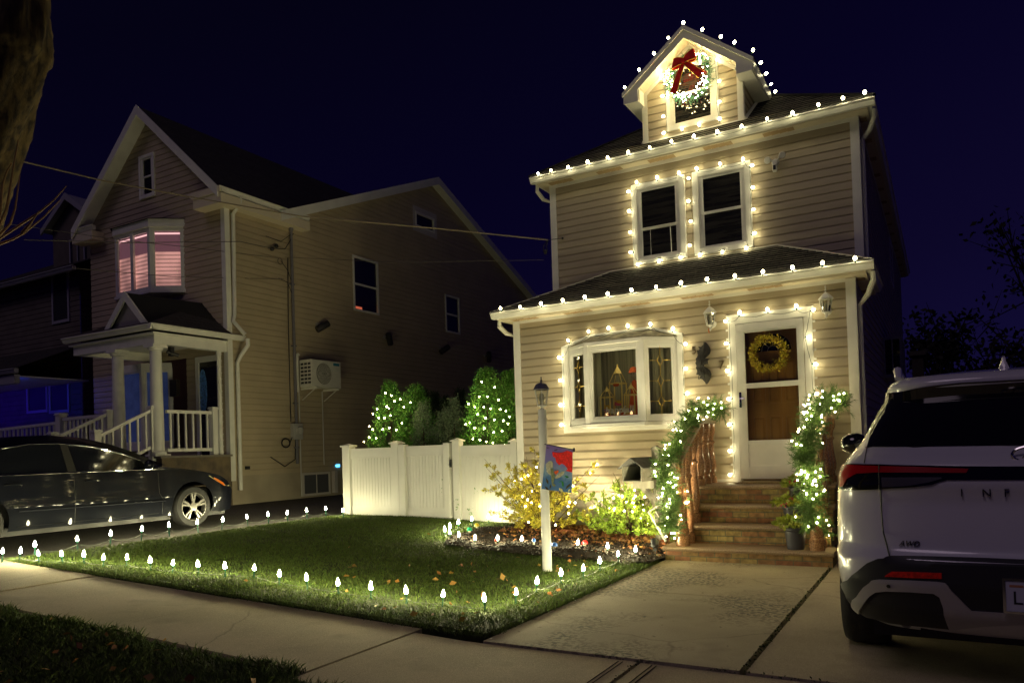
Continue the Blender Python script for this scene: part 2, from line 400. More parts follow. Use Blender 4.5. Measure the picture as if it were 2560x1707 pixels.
def sheet(name, xs, ys, mt, dz=0, thick=0, zf=None, jag=0):
    """ground-hugging sheet; thick adds an edge skirt"""
    mb = MB(); zf = zf or zt; nx, ny = len(xs), len(ys); vs = []
    for y in ys:
        for x in xs: vs.append((x, y, zf(x, y)+dz))
    fs = [[j*nx+i, j*nx+i+1, (j+1)*nx+i+1, (j+1)*nx+i] for j in range(ny-1) for i in range(nx-1)]
    mb.add(vs, fs)
    if thick:
        loop = [(i, 0) for i in range(nx)]+[(nx-1, j) for j in range(1, ny)]+[(i, ny-1) for i in range(nx-2, -1, -1)]+[(0, j) for j in range(ny-2, 0, -1)]
        n0 = len(mb.v); k = len(loop)
        top = [vs[j*nx+i] for i, j in loop]
        mb.add(top+[(a, b, c-thick) for a, b, c in top], [[i+k, (i+1) % k+k, (i+1) % k, i] for i in range(k)])
    return kind(mb.build(name, mt), 'structure')
def fr(a, b, s): n = max(1, int(round(abs(b-a)/s))); return [a+(b-a)*i/n for i in range(n+1)]
sheet('ground', [-300, -60, -30, -20, -16, -12.7, -11, -9.6, -8, -6, -4.5, -3.05, -1, 2, 8, 60, 300], [-60, -10, 0, 3, 5, 7, 8, 9, 10.5, 12, 20, 40, 80, 400], M_soil, -.07)
sheet('driveway', fr(-12.72, -9.75, .6), fr(3.4, 26, 1.2), M_asph, -.015).name = 'driveway'
# lawn surface, with the edge that drops to the paths
lx = fr(-9.72, -3.06, .33); ly = fr(4.86, 10.7, .33)
sheet('lawn_soil', lx, ly, M_turf, .012, .09)
sheet('verge_soil', fr(-30, -3.15, .6), fr(1.2, 3.5, .4), M_turf, -.02, .05)
# sidewalk slabs (one mesh each, small heave differences like the real ones)
joints = [-14.5, -12.4, -10.2, -8.0, -5.78, -3.62, -1.78, .6, 3.2]
for a, b in zip(joints, joints[1:]):
    tl = random.uniform(-.006, .006); wv = -.006 if a > -3.7 else 0
    y0 = 3.55 if b < -3.5 else (3.40 if b < -1.5 else 1.3)
    far = 4.80 if b < -3.5 else 4.68
    sheet('sidewalk', fr(a+.012, b-.012, .5), fr(y0, far, .5), M_conc2, -.012+tl, .08)
sheet('sidewalk', fr(-3.14, -1.79, .5), [1.3, 2.4, 3.39], M_conc2, -.012, .08)
for y0, y1 in ((4.70, 6.90), (6.915, 8.94)):
    sheet('front_path', fr(-3.0, -1.14, .5), fr(y0, y1, .5), M_conc, 0, .08)
for y0, y1 in ((4.70, 7.98), (7.995, 12), (12.01, 26)):
    sheet('concrete_driveway', fr(-1.10, 3.6, .6), fr(y0, y1, .8), M_conc3, -.004, .08)
sheet('street', fr(-60, 60, 10), fr(-9, .9, 2), M_asph, -.12)
jm = MB()
for dx in (-.13, -.10, .10, .13): jm.tube([(-1.78+dx, 3.45, -.0125), (-1.78+dx, 4.64, -.0125)], .004, 4)
kind(jm.build('tooled_groove', mat('groove_dark', (.03, .026, .02), 1)), 'structure')
# moss in the joints
M_moss = mat('moss', (.035, .06, .012), 1, island=.5)
mp = []
for _ in range(520):
    r = random.random()
    if r < .45: mp.append((-1.12+random.gauss(0, .012), random.uniform(4.7, 8.9), .002))
    elif r < .9: mp.append((random.uniform(-1.3, 1.2), 4.69+random.gauss(0, .012), -.004))
    else: mp.append((-1.78+random.gauss(0, .01), random.uniform(3.8, 4.7), -.006))
kind(tag(leaves('joint_moss', mp, .018, M_moss, None, .2, .6, -.3), 'green moss growing in the joints of the concrete slabs', 'moss'), 'stuff')
# mulch bed
def bed_in(x, y):
    # bean-shaped bed in front of the house, lawn side edge bulging
    if y > 10.52 or x > -2.98: return False
    f = 8.05+.0*x
    e = 8.35-.25*math.sin((x+6.2)/3.2*math.pi) if x > -6.3 else 9
    l = -6.1+(10.0-y)*.0+((y-9.3)**2)*.35
    return y > e and x > l-.1
mb = MB(); st = .12
bx = fr(-6.4, -2.98, st); by = fr(8.0, 10.54, st)
def zb(x, y):
    dd = 0
    for k in range(4):
        a = k*math.pi/2
        if not bed_in(x+.15*math.cos(a), y+.15*math.sin(a)): dd += 1
    return zt(x, y)+(.055 if dd == 0 else .03 if dd < 3 else .0)+.012+.02*math.sin(x*7+y*3)*math.sin(y*5)
vs = [(x, y, zb(x, y)) for y in by for x in bx]; nx = len(bx)
fs = [[j*nx+i, j*nx+i+1, (j+1)*nx+i+1, (j+1)*nx+i] for j in range(len(by)-1) for i in range(nx-1) if bed_in((bx[i]+bx[i+1])/2, (by[j]+by[j+1])/2)]
mb.add(vs, fs); kind(mb.build('mulch_bed', M_soil, smooth='all'), 'structure')
M_mulch = mat('mulch_chip', (.030, .018, .010), .9, island=.6)
M_leafd = mat('dry_leaf', (.22, .095, .026), .7, island=.55)
pts = []
while len(pts) < 9000:
    x = random.uniform(-6.4, -3); y = random.uniform(8.0, 10.5)
    if bed_in(x, y): pts.append((x, y, zb(x, y)+random.uniform(0, .012)))
kind(tag(leaves('mulch', pts, .045, M_mulch, None, .75, .35, -.05), 'dark brown wood mulch spread over the planting bed', 'mulch'), 'stuff')
pts = []
while len(pts) < 5200:
    x = random.uniform(-5.6, -3); y = 10.45-abs(random.gauss(0, .55))
    if bed_in(x, y): pts.append((x, y, zb(x, y)+random.uniform(.01, .05)))
kind(tag(leaves('fallen_leaves', pts, .055, M_leafd, None, .7, .6, -.05), 'rusty brown fallen leaves piled along the foot of the front wall', 'fallen leaves'), 'stuff')
# grass
def grass_mesh(name, spots, h, wd, mt):
    n = len(spots); p = np.asarray(spots, float); ang = np.random.uniform(0, 2*math.pi, n)
    s = np.stack([np.cos(ang), np.sin(ang), np.zeros(n)], 1); le = np.random.normal(size=(n, 3))*.42; le[:, 2] = 1
    H = (h*np.random.uniform(.5, 1.25, n))[:, None]; W_ = wd
    mid = p+le*H*.55; tip = p+le*H+np.stack([le[:, 0], le[:, 1], -np.abs(le[:, 0])], 1)*H*.35
    v = np.stack([p-s*W_*.5, p+s*W_*.5, mid+s*W_*.35, tip, mid-s*W_*.35], 1).reshape(-1, 3)
    return numpy_mesh(name, v, n, 5, mt)
M_grass = mat('grass_blade', (.095, .145, .026), .65, island=.45, spec=.25)
M_grass2 = mat('verge_blade', (.10, .145, .035), .7, island=.45, spec=.2)
def spots(n, x0, x1, y0, y1, skip=None, dz=.01, patch=True):
    out_ = []; 
    while len(out_) < n:
        k = n-len(out_)+200; X = np.random.uniform(x0, x1, k); Y = np.random.uniform(y0, y1, k)
        for x, y in zip(X, Y):
            if skip and skip(x, y): continue
            if patch:
                f = .62+.38*math.sin(x*2.3+1.7*math.sin(y*1.9))*math.sin(y*3.1+1.3*math.sin(x*2.7))
                if random.random() > f+.12: continue
            out_.append((x, y, zt(x, y)+dz))
    return out_[:n]
sp = spots(105000, -9.75, -3.03, 4.82, 10.6, lambda x, y: bed_in(x, y) and bed_in(x+.06, y-.06))
sp += [(x+random.gauss(0, .03), 4.82-abs(random.gauss(0, .03)), zt(x, 4.8)+.0) for x in np.random.uniform(-9.8, -3.05, 3500)]
sp += [(-3.03+abs(random.gauss(0, .025)), y, .005) for y in np.random.uniform(4.85, 8.7, 2000)]
kind(tag(grass_mesh('lawn_grass', sp, .035, .006, M_grass), 'short green front lawn inside the row of white stake lights', 'grass'), 'stuff')
def vskip(x, y): return y > (3.52 if x < -3.62 else 3.38)+.05*math.sin(x*3)+.04*math.sin(x*7.7) or (x > -3.13)
sp = spots(62000, -13, -3.10, 1.9, 3.62, vskip, -.015)
kind(tag(grass_mesh('verge_grass', sp, .055, .0075, M_grass2), 'dark rough grass strip between the sidewalk and the street', 'grass'), 'stuff')
# autumn leaves on the lawn
M_leafy = mat('leaf_on_lawn', (.42, .20, .045), .6, island=.5)
pts = []
for _ in range(85):
    x = -3.1-abs(random.gauss(0, 1.4)); y = random.uniform(4.85, 9.5)
    if x > -9: pts.append((x, y, zt(x, y)+.035))
for _ in range(60): x = random.uniform(-9, -3.6); y = random.uniform(2.2, 3.5); pts.append((x, y, zt(x, y)+.03))
kind(tag(leaves('scattered_leaves', pts, .065, M_leafy, None, .8, .75, -.05), 'orange and brown autumn leaves scattered over the lawn and verge', 'fallen leaves'), 'stuff')

# ================================================================ MAIN HOUSE
XL, XR, Y1, Y2, YB = -5.93, -.92, 10.54, 12.03, 24.6
XD, ND = Vector((1, 0, 0)), Vector((0, -1, 0))
H1 = T('tan_house', 'two storey tan clapboard house outlined with warm white Christmas bulbs, small gabled dormer on top', 'house', (-3.4, 14, 0))
wall = MB()
bay = (-4.99, -3.25, 1.72, 2.95); door = (-2.47, -1.50, .88, 3.09)
siding(wall, (0, Y1, 0), XD, ND, .62, 3.46, XL+.02, XR-.02, [bay, door])
siding(wall, (0, Y2, 0), XD, ND, 3.7, 6.10, XL+.02, XR-.02, [(-4.34, -3.56, 4.46, 5.70), (-3.29, -2.52, 4.46, 5.70)])
siding(wall, (XR, 0, 0), (0, 1, 0), (1, 0, 0), .62, 3.46, Y1, Y2)
siding(wall, (XR, 0, 0), (0, 1, 0), (1, 0, 0), .62, 6.15, Y2, YB)
siding(wall, (XL, 0, 0), (0, -1, 0), (-1, 0, 0), .62, 3.46, -Y2, -Y1)
siding(wall, (XL, 0, 0), (0, -1, 0), (-1, 0, 0), .62, 6.15, -YB, -Y2)
wall.poly([(XL, YB, 0), (XR, YB, 0), (XR, YB, 6.2), (XL, YB, 6.2)])
wall.build('wall', M_side, H1)
f = MB(); f.box((XL+.02, Y1+.015, -.1), (XR-.02, YB-.1, .62)); f.build('foundation', M_found, H1)
# bright boards that close the shells behind the clapboards: none needed in front; interior floor/ceiling keep light out
f = MB(); f.box((XL+.05, Y1+.9, .66), (XR-.05, Y1+.95, 3.4)); f.build('inner_wall', mat('curtain_wall', (.30, .27, .20), .9, var=.2, vscale=5, stretch=(6, 6, .3)), H1)
# corner posts, friezes
tr = MB(); cw = .10
def corner(x, y, z0, z1, sx, back=True):
    xa, xb = (x-.012, x+cw) if sx < 0 else (x-cw, x+.012)
    tr.box((xa, y-.022, z0), (xb, y+.001, z1))
    xs_ = (x-.022, x+.001) if sx < 0 else (x-.001, x+.022)
    tr.box((xs_[0], y-.0195, z0), (xs_[1], y+cw, z1))
for x, s_ in ((XL, -1), (XR, 1)):
    corner(x, Y1, .60, 3.46, s_); corner(x, Y2, 3.75, 6.12, s_)
tr.box((XL+cw, Y1-.020, 3.42), (XR-cw, Y1, 3.50)); tr.box((XL+cw, Y2-.020, 6.04), (XR-cw, Y2, 6.14))
tr.box((XL-.022, Y2+cw, 6.04), (XL, YB, 6.14)); tr.box((XR, Y2+cw, 6.04), (XR+.022, YB, 6.14))
tr.build('trim', M_white, H1)
def gutter_run(mb, a, b, out, r=.10):
    """K-style gutter: a->b top back line, out = outward direction"""
    a, b, out = Vector(a), Vector(b), Vector(out)
    prof = [(0, 0), (.115, 0), (.118, -.018), (.095, -.032), (.088, -.06), (.07, -.10), (0, -.10)]
    A = [a+out*(p[0]-.115)+Vector((0, 0, p[1])) for p in prof]; n = len(A)
    B = [b+out*(p[0]-.115)+Vector((0, 0, p[1])) for p in prof]
    mb.add(A+B, [[i, (i+1) % n, (i+1) % n+n, i+n] for i in range(n)]+[list(range(n-1, -1, -1)), list(range(n, 2*n))])
def eaves(parent, yf, zg, xl, xr, yw, zs, yback, left=True):
    """gutter round three sides, fascia, soffit panels with vented runs"""
    g = MB(); gutter_run(g, (xl, yf, zg), (xr, yf, zg), (0, -1, 0)); gutter_run(g, (xr, yf+.115, zg), (xr, yback, zg), (1, 0, 0)); gutter_run(g, (xl, yf+.115, zg), (xl, yback, zg), (-1, 0, 0))
    g.build('gutter', M_alum, parent)
    s_ = MB(); s_.box((xl+.10, yf+.10, zs), (xr-.10, yf+.12, zg-.02)); s_.box((xr-.12, yf+.12, zs), (xr-.10, yback, zg-.02)); s_.box((xl+.10, yf+.12, zs), (xl+.12, yback, zg-.02))
    s_.box((xl+.12, yf+.12, zs), (xr-.12, yw, zs+.008)); s_.box((xr-.12-.16, yw+.0, zs), (xr-.12, yback, zs+.008)); s_.box((xl+.12, yw, zs), (xl+.12+.16, yback, zs+.008))
    s_.build('soffit', M_sofft, parent)
    v = MB(); pr = []; x = xl+.30; i = 0
    while x < xr-.3:
        if i % 8 < 4: pr += [(x, -.001), (x+.006, -.008), (x+.100, -.003), (x+.104, -.001)]
        elif i % 8 == 4:
            if len(pr) > 2:
                n_ = len(pr); v.add([(p, yf+.125, zs+q) for p, q in pr]+[(p, yw-.03, zs+q) for p, q in pr], [[k, k+n_, k+1+n_, k+1] for k in range(n_-1)]); v.build('soffit_vent', mat('soffit_vent_tan', (.42, .30, .16), .7), parent); v = MB()
            pr = []
        x += .115; i += 1
    y = yw+.1
    while y < yback-.2:
        v = MB(); v.box((xr-.12-.14, y, zs-.006), (xr-.14, y+.16, zs+.001)); v.build('soffit_vent', MATS['soffit_vent_tan'], parent); y += .9
YG1, YG2, ZG1, ZG2 = 10.24, 11.73, 3.60, 6.22
GL, GR = -6.21, -.665
eaves(H1, YG1, ZG1, GL, GR, Y1, 3.47, Y2-.01)
eaves(H1, YG2, ZG2, GL, GR, Y2, 6.10, YB+.3)
def downspout(parent, pts, name='downspout', mt=None):
    d = MB(); d.tube(pts, .034, 8); 
    P = [Vector(p) for p in pts]
    a, b = P[1], P[2]
    for k in range(9):
        c = a.lerp(b, k/8); dirv = (b-a).normalized(); d.tube([c-dirv*.006, c+dirv*.006], .037, 8)
    return d.build(name, mt or M_alum, parent, smooth=True)
downspout(H1, [(GR-.02, YG1+.22, 3.50), (GR-.02, YG1+.22, 3.40), (GR-.10, YG1+.34, 3.24), (XR+.045, YG1+.42, 3.12), (XR+.045, YG1+.42, .05)])
downspout(H1, [(GR-.02, YG2+.22, 6.12), (GR-.02, YG2+.22, 6.02), (GR-.10, YG2+.34, 5.88), (XR+.045, YG2+.42, 5.78), (XR+.045, YG2+.42, 3.9)])
downspout(H1, [(GL+.06, YG1+.20, 3.50), (GL+.05, YG1+.20, 3.40), (GL+.10, YG1+.34, 3.30), (XL-.04, YG1+.42, 3.24), (XL-.04, YG1+.42, .3)])
downspout(H1, [(GL+.06, YG2+.20, 6.12), (GL+.05, YG2+.20, 6.02), (GL+.10, YG2+.34, 5.90), (XL-.04, YG2+.42, 5.84), (XL-.04, YG2+.42, 3.9)])
# lower roof (hipped skirt)
r = MB()
A, B, C_, D_ = (GL, YG1+.01, ZG1), (GR, YG1+.01, ZG1), (-2.095, Y2, 4.385), (-4.84, Y2, 4.375)
r.cur = 0; shingle_rows(r, A, B, D_, C_)
roofpoly(r, [A, B, C_, D_], XD)
for q in ([(GL, YG1+.01, ZG1), D_, (GL, Y2+.02, ZG1)], [(GR, YG1+.01, ZG1), (GR, Y2+.02, ZG1), C_]): roofpoly(r, q, (0, 1, 0))
r.build('lower_roof', M_shin, H1)
r = MB(); r.tube([(-4.86, Y2-.03, 4.385), (-2.08, Y2-.03, 4.395)], .022, 4); r.tube([A, (-4.86, Y2-.02, 4.385)], .016, 4); r.tube([B, (-2.08, Y2-.02, 4.395)], .016, 4)
r.build('flashing', mat('flashing_grey', (.45, .43, .38), .5), H1)
# upper hip roof
PU = .655; half = (GR-GL)/2; RY = YG2+half; RZ = ZG2+half*PU; RXc = (GL+GR)/2
r = MB(); A, B, Cc = (GL, YG2+.01, ZG2), (GR, YG2+.01, ZG2), (RXc, RY, RZ)
shingle_rows(r, A, B, (RXc-.01, RY, RZ), (RXc+.01, RY, RZ))
roofpoly(r, [A, B, Cc], XD); Rb = (RXc, YB-1.5, RZ)
roofpoly(r, [B, (GR, YB+.3, ZG2), Rb, Cc], (0, 1, 0)); roofpoly(r, [A, Cc, Rb, (GL, YB+.3, ZG2)], (0, 1, 0)); roofpoly(r, [(GL, YB+.3, ZG2), Rb, (GR, YB+.3, ZG2)], XD)
r.build('upper_roof', M_shin, H1)
r = MB(); r.tube([Vector(A)+Vector((0, 0, .012)), Vector(Cc)+Vector((0, 0, .012))], .03, 4); r.tube([Vector(B)+Vector((0, 0, .012)), Vector(Cc)+Vector((0, 0, .012))], .03, 4)
r.build('hip_cap', M_shinL, H1)
# ---- window builder (double hung, facing -Y)
M_ins = mat('window_insect_screen', (.020, .019, .017), .35, var=.2, vscale=3, stretch=(1, 1, 6))
def window(parent, x0, x1, z0, z1, y, fw=.09, sash=.045, split=.5, screen=False, frame_m=None, dpt=.03, pane_m=None, nm='window'):
    fm = frame_m or M_white; mb = MB(); yo = y-dpt
    mb.box((x0, yo, z0), (x0+fw, y+.03, z1)); mb.box((x1-fw, yo, z0), (x1, y+.03, z1))
    mb.box((x0+fw, yo, z1-fw), (x1-fw, y+.03, z1)); mb.box((x0+fw, yo-.01, z0), (x1-fw, y+.03, z0+fw))
    mb.box((x0+fw, yo+.018, z0+fw), (x0+fw+.03, y+.03, z1-fw)); mb.box((x1-fw-.03, yo+.018, z0+fw), (x1-fw, y+.03, z1-fw))
    fr_ = mb.build('frame' if nm != 'window' else 'window_frame', fm, parent, bevel=.006)
    a0, a1 = x0+fw+.03, x1-fw-.03; b0, b1 = z0+fw, z1-fw; zm = lerp(b0, b1, split)
    sm_ = MB()
    for (p0, p1, yy) in ((b0, zm+.02, y+.012), (zm-.02, b1, y+.002)):
        sm_.box((a0, yy-.012, p0), (a0+sash, yy+.012, p1)); sm_.box((a1-sash, yy-.012, p0), (a1, yy+.012, p1))
        sm_.box((a0+sash, yy-.012, p0), (a1-sash, yy+.012, p0+sash)); sm_.box((a0+sash, yy-.012, p1-sash), (a1-sash, yy+.012, p1))
    sm_.build('sash', fm, fr_, bevel=.003)
    g = MB(); g.box((a0+.01, y+.018, b0+.01), (a1-.01, y+.026, b1-.01)); g.build('pane', pane_m or M_glassD, fr_)
    return fr_
fw1 = window(H1, -4.415, -3.497, 4.43, 5.79, Y2-.012, .10, .04, .42)
window(H1, -3.373, -2.45, 4.43, 5.79, Y2-.012, .10, .04, .49)
mb = MB(); mb.tube([(-4.23, Y2-.035, 5.03), (-3.62, Y2-.035, 5.03)], .007, 4); mb.tube([(-3.76, Y2-.035, 5.03), (-3.75, Y2-.035, 4.55)], .007, 4); mb.tube([(-4.10, Y2-.035, 5.0), (-4.10, Y2-.035, 4.55)], .003, 4)
mb.build('screen_bar', M_alum, fw1)
# ---- dormer
DXL, DXR, DY, DC = -4.20, -2.565, 12.16, -3.385
dm = T('dormer_gable', 'x', 'x', (DC, DY, 6.4)); 
for k_ in ('label', 'category'): del dm[k_]
bpy.data.objects.remove(dm)
dw = MB(); AP = 8.13; EV = 7.33; sl = (AP-EV)/1.03
siding(dw, (0, DY, 0), XD, ND, 6.47, 7.92, lambda z: max(DXL+.02, DC-(8.0-z)/sl), lambda z: min(DXR-.02, DC+(8.0-z)/sl), [(-3.72, -3.02, 6.66, 7.62)])
siding(dw, (DXR, 0, 0), (0, 1, 0), (1, 0, 0), 6.47, 7.36, lambda z: DY, lambda z: max(DY+.01, YG2+(z-ZG2)/PU))
siding(dw, (DXL, 0, 0), (0, -1, 0), (-1, 0, 0), 6.47, 7.36, lambda z: -max(DY+.01, YG2+(z-ZG2)/PU), lambda z: -DY)
dmw = dw.build('dormer', M_side, H1)
t2 = MB()
for x, s_ in ((DXL, -1), (DXR, 1)):
    xa, xb = (x-.012, x+.075) if s_ < 0 else (x-.075, x+.012)
    t2.box((xa, DY-.022, 6.40), (xb, DY+.002, 7.40)); xs_ = (x-.022, x) if s_ < 0 else (x, x+.022); t2.box((xs_[0], DY-.020, 6.40), (xs_[1], DY+.07, 7.40))
t2.box((DXL+.075, DY-.018, 6.45), (DXR-.075, DY, 6.52))
for s_ in (-1, 1):   # sloping flashing at the cheeks and frieze boards under the rakes
    xx = DXR+.03 if s_ > 0 else DXL-.03
    t2.tube([(xx, DY, 6.52), (xx, 13.35, 7.30)], .035, 4)
    p0 = Vector((DC, DY-.018, 7.98)); p1 = Vector((DC+s_*.82, DY-.018, 7.98-.82*sl)); dn = Vector((0, 0, -.10))
    t2.prism([p0, p1, p1+dn, p0+dn], (0, .016, 0))
t2.build('dormer_trim', M_white, dmw)
rf = MB(); DF = 11.88; DB = YG2+(AP-ZG2)/PU+.1
for s_ in (-1, 1):
    e0 = (DC+s_*1.06, DF, AP-1.06*sl); e1 = (DC+s_*1.06, YG2+(AP-1.06*sl-ZG2)/PU+.05, AP-1.06*sl); a0 = (DC, DF, AP); a1 = (DC, DB, AP)
    roofpoly(rf, [e0, e1, a1, a0] if s_ > 0 else [e0, a0, a1, e1], (0, 1, 0))
    shingle_rows(rf, e0, e1, a0, a1)
rf.build('dormer_roof', M_shin, dmw)
fa = MB(); so_ = MB()
for s_ in (-1, 1):
    def Pt(dx, y, dz): return Vector((DC+s_*dx, y, AP-dx*sl+dz))
    fa.prism([Pt(0, DF-.02, -.012), Pt(1.05, DF-.02, -.012), Pt(1.05, DF-.02, -.20), Pt(.0, DF-.02, -.20)], (0, .022, 0))
    fa.prism([Pt(0, DF-.05, 0), Pt(1.07, DF-.05, 0), Pt(1.07, DF-.05, -.07), Pt(0, DF-.05, -.07)], (0, .03, 0))
    # eave fascia along Y, little return box
    fa.box((DC+s_*1.05-.012, DF, AP-1.05*sl-.17), (DC+s_*1.05+.012, 13.3, AP-1.05*sl-.005))
    xa, xb = sorted((DC+s_*.80, DC+s_*1.04)); fa.box((xa, DF+.002, AP-1.05*sl-.20), (xb, 13.2, AP-1.05*sl-.17))
    so_.prism([Pt(0, DF+.002, -.16), Pt(.82, DF+.002, -.16), Pt(.82, DF+.002, -.175), Pt(0, DF+.002, -.175)], (0, DY-DF-.02, 0))
    for k in range(9):
        u = .06+k*.088
        so_.prism([Pt(u, DF+.003, -.176), Pt(u+.012, DF+.003, -.176), Pt(u+.012, DF+.003, -.182), Pt(u, DF+.003, -.182)], (0, DY-DF-.03, 0))
    xa, xb = sorted((DC+s_*.79, DC+s_*.835)); fa.box((xa, DF+.024, AP-1.05*sl-.199), (xb, DY-.03, AP-.80*sl-.15))
    # return end facing the street
    fa.prism([Pt(.80, DF-.021, -.20), Pt(1.05, DF-.021, -.20), Vector((DC+s_*1.05, DF-.021, AP-1.05*sl-.20)), Vector((DC+s_*.80, DF-.021, AP-1.05*sl-.20))], (0, .021, 0))
fa.build('dormer_fascia', M_white, dmw); so_.build('dormer_soffit', M_sofft, dmw)
window(H1, -3.80, -2.93, 6.60, 7.68, DY-.012, .075, .035, .53)
# ---- bay window
BW = T('bay', 'x', 'x', (0, 0, 0)); bpy.data.objects.remove(BW)
YF = 10.24; W0, W1, C0, C1 = -4.99, -3.25, -4.565, -3.69; BZ0, BZ1 = 1.73, 2.92
def face_frame(mb, a, b, z0, z1, fw, d=.035):
    """frame in the vertical plane a-b (2d points), thickness d inward"""
    a = Vector((a[0], a[1], 0)); b = Vector((b[0], b[1], 0)); u = (b-a).normalized(); n = Vector((-u.y, u.x, 0))
    L = (b-a).length
    def bar(u0, u1, p0, p1, o=0, dd=d):
        q = [a+u*u0-n*o, a+u*u1-n*o]
        P = [q[0]+Vector((0, 0, p0)), q[1]+Vector((0, 0, p0)), q[1]+Vector((0, 0, p1)), q[0]+Vector((0, 0, p1))]
        mb.prism(P, n*dd)
    bar(0, fw, z0, z1); bar(L-fw, L, z0, z1); bar(fw, L-fw, z0, z0+fw); bar(fw, L-fw, z1-fw, z1)
    e = .03
    bar(fw-.004, fw+e, z0+fw, z1-fw, -.014, .03); bar(L-fw-e, L-fw+.004, z0+fw, z1-fw, -.014, .03)
    bar(fw+e, L-fw-e, z0+fw, z0+fw+e, -.014, .03); bar(fw+e, L-fw-e, z1-fw-e, z1-fw, -.014, .03)
    return a, u, n, L
bfm = MB()
plan = [(W0, Y1-.005), (C0, YF), (C1, YF), (W1, Y1-.005)]
infos = []
for (a, b) in zip(plan, plan[1:]): infos.append(face_frame(bfm, a, b, BZ0+.02, BZ1-.02, .07))
for p in plan[1:3]: bfm.box((p[0]-.035, p[1]-.012, BZ0), (p[0]+.035, p[1]+.05, BZ1))
# head, seat board, apron, casing
def slab(mb, z0, z1, o):
    q = [(W0-o, Y1+.02), (C0-o*.5, YF-o), (C1+o*.5, YF-o), (W1+o, Y1+.02)]
    mb.prism([(x, y, z1) for x, y in q], (0, 0, z0-z1))
slab(bfm, BZ1-.015, BZ1+.035, .03); slab(bfm, BZ0-.035, BZ0+.015, .03)
bfm.box((-5.09, Y1-.05, 1.635), (-3.19, Y1, 1.70)); bfm.box((-5.09, Y1-.035, 1.70), (-3.19, Y1, 1.73))
bfm.box((-5.09, Y1-.045, 1.73), (-4.985, Y1, 2.97)); bfm.box((-3.255, Y1-.045, 1.73), (-3.17, Y1, 2.99))
for a, b in (((-5.09, 2.97), (-4.60, 3.115)), ((-4.60, 3.115), (-3.66, 3.134)), ((-3.66, 3.134), (-3.17, 2.99))):
    bfm.prism([(a[0], Y1-.05, a[1]-.045), (b[0], Y1-.05, b[1]-.045), (b[0], Y1-.05, b[1]), (a[0], Y1-.05, a[1])], (0, .05, 0))
bayo = bfm.build('bay_window', M_white, H1, bevel=.003)
rr = MB(); top = [(-5.06, Y1-.03, 2.95), (-4.60, Y1-.03, 3.07), (-3.66, Y1-.03, 3.09), (-3.20, Y1-.03, 2.97)]; bot = [(W0-.02, Y1-.04, 2.955), (C0-.02, YF-.03, 2.955), (C1+.02, YF-.03, 2.955), (W1+.02, Y1-.04, 2.955)]
for i in range(3): rr.poly([bot[i], bot[i+1], top[i+1], top[i]])
rr.build('bay_roof', mat('weathered_roofing', (.22, .20, .14), .9, var=.5, vscale=9, bump=.8, bscale=30, stretch=(1, 1, 3)), bayo)
for a, u, n, L in infos:
    bg_ = MB(); o_ = a+n*.028
    bg_.poly([o_+u*.1+Vector((0, 0, BZ0+.09)), o_+u*(L-.1)+Vector((0, 0, BZ0+.09)), o_+u*(L-.1)+Vector((0, 0, BZ1-.09)), o_+u*.1+Vector((0, 0, BZ1-.09))])
    bg_.build('pane', M_glass, bayo)
M_brass = mat('brass_came', (.75, .52, .12), .3, metal=.9)
for k in (0, 2):
    cm = MB()
    a, u, n, L = infos[k]; c = a+u*(L/2)+n*.018
    zs = [BZ0+.09+(BZ1-BZ0-.18)*t for t in (.21, .5, .79)]
    prev = BZ0+.09
    for z in zs:
        h, w_ = .085, .042
        cm.tube([c+Vector((0, 0, prev)), c+Vector((0, 0, z-h))], .005, 5)
        cm.tube([c+Vector((0, 0, z-h)), c+u*w_+Vector((0, 0, z)), c+Vector((0, 0, z+h)), c-u*w_+Vector((0, 0, z)), c+Vector((0, 0, z-h))], .005, 5)
        cm.tube([c-u*(L/2-.1)+Vector((0, 0, z)), c-u*w_+Vector((0, 0, z))], .004, 5); cm.tube([c+u*w_+Vector((0, 0, z)), c+u*(L/2-.1)+Vector((0, 0, z))], .004, 5)
        prev = z+h
    cm.tube([c+Vector((0, 0, prev)), c+Vector((0, 0, BZ1-.09))], .005, 5)
    cm.build('leaded_bars', M_brass, bayo)
room = MB(); room.box((-5.2, Y1+.86, 1.2), (-3.0, Y1+.88, 3.4)); 
room.box((-5.22, Y1+.03, 1.2), (-5.2, Y1+.88, 3.4)); room.box((-3.0, Y1+.03, 1.2), (-2.98, Y1+.88, 3.4)); room.box((-5.2, Y1+.03, 3.05), (-3.0, Y1+.88, 3.07)); room.box((-5.2, Y1+.03, 1.66), (-3.0, Y1+.88, 1.70))
room.build('curtained_room', mat('curtain_grey', (.38, .36, .26), .9, var=.35, vscale=3, stretch=(9, 9, .2)), bayo)
cl_ = MB(); cl_.box((-4.5, 10.285, 2.86), (-3.75, 10.33, 2.875)); cl_.build('added_fill_light', mat('added_fill_glow', (1, .9, .7), .5, emis=(1, .86, .52), es=4.5), bayo)  # added glowing strip, hidden behind the window head, brightens the display from the front
cu = MB(); ys = Y1+.45
for x0, x1 in ((-4.98, -4.62), (-4.05, -3.86), (-3.80, -3.3)):
    k = int((x1-x0)/.03); pts = [(x0+(x1-x0)*i/k, ys+.02*math.sin(i*1.9)) for i in range(k+1)]
    for p, q_ in zip(pts, pts[1:]): cu.poly([(p[0], p[1], 1.75), (q_[0], q_[1], 1.75), (q_[0], q_[1], 3.0), (p[0], p[1], 3.0)])
cu.build('curtain', mat('sheer_curtain', (.42, .40, .28), .8), bayo)
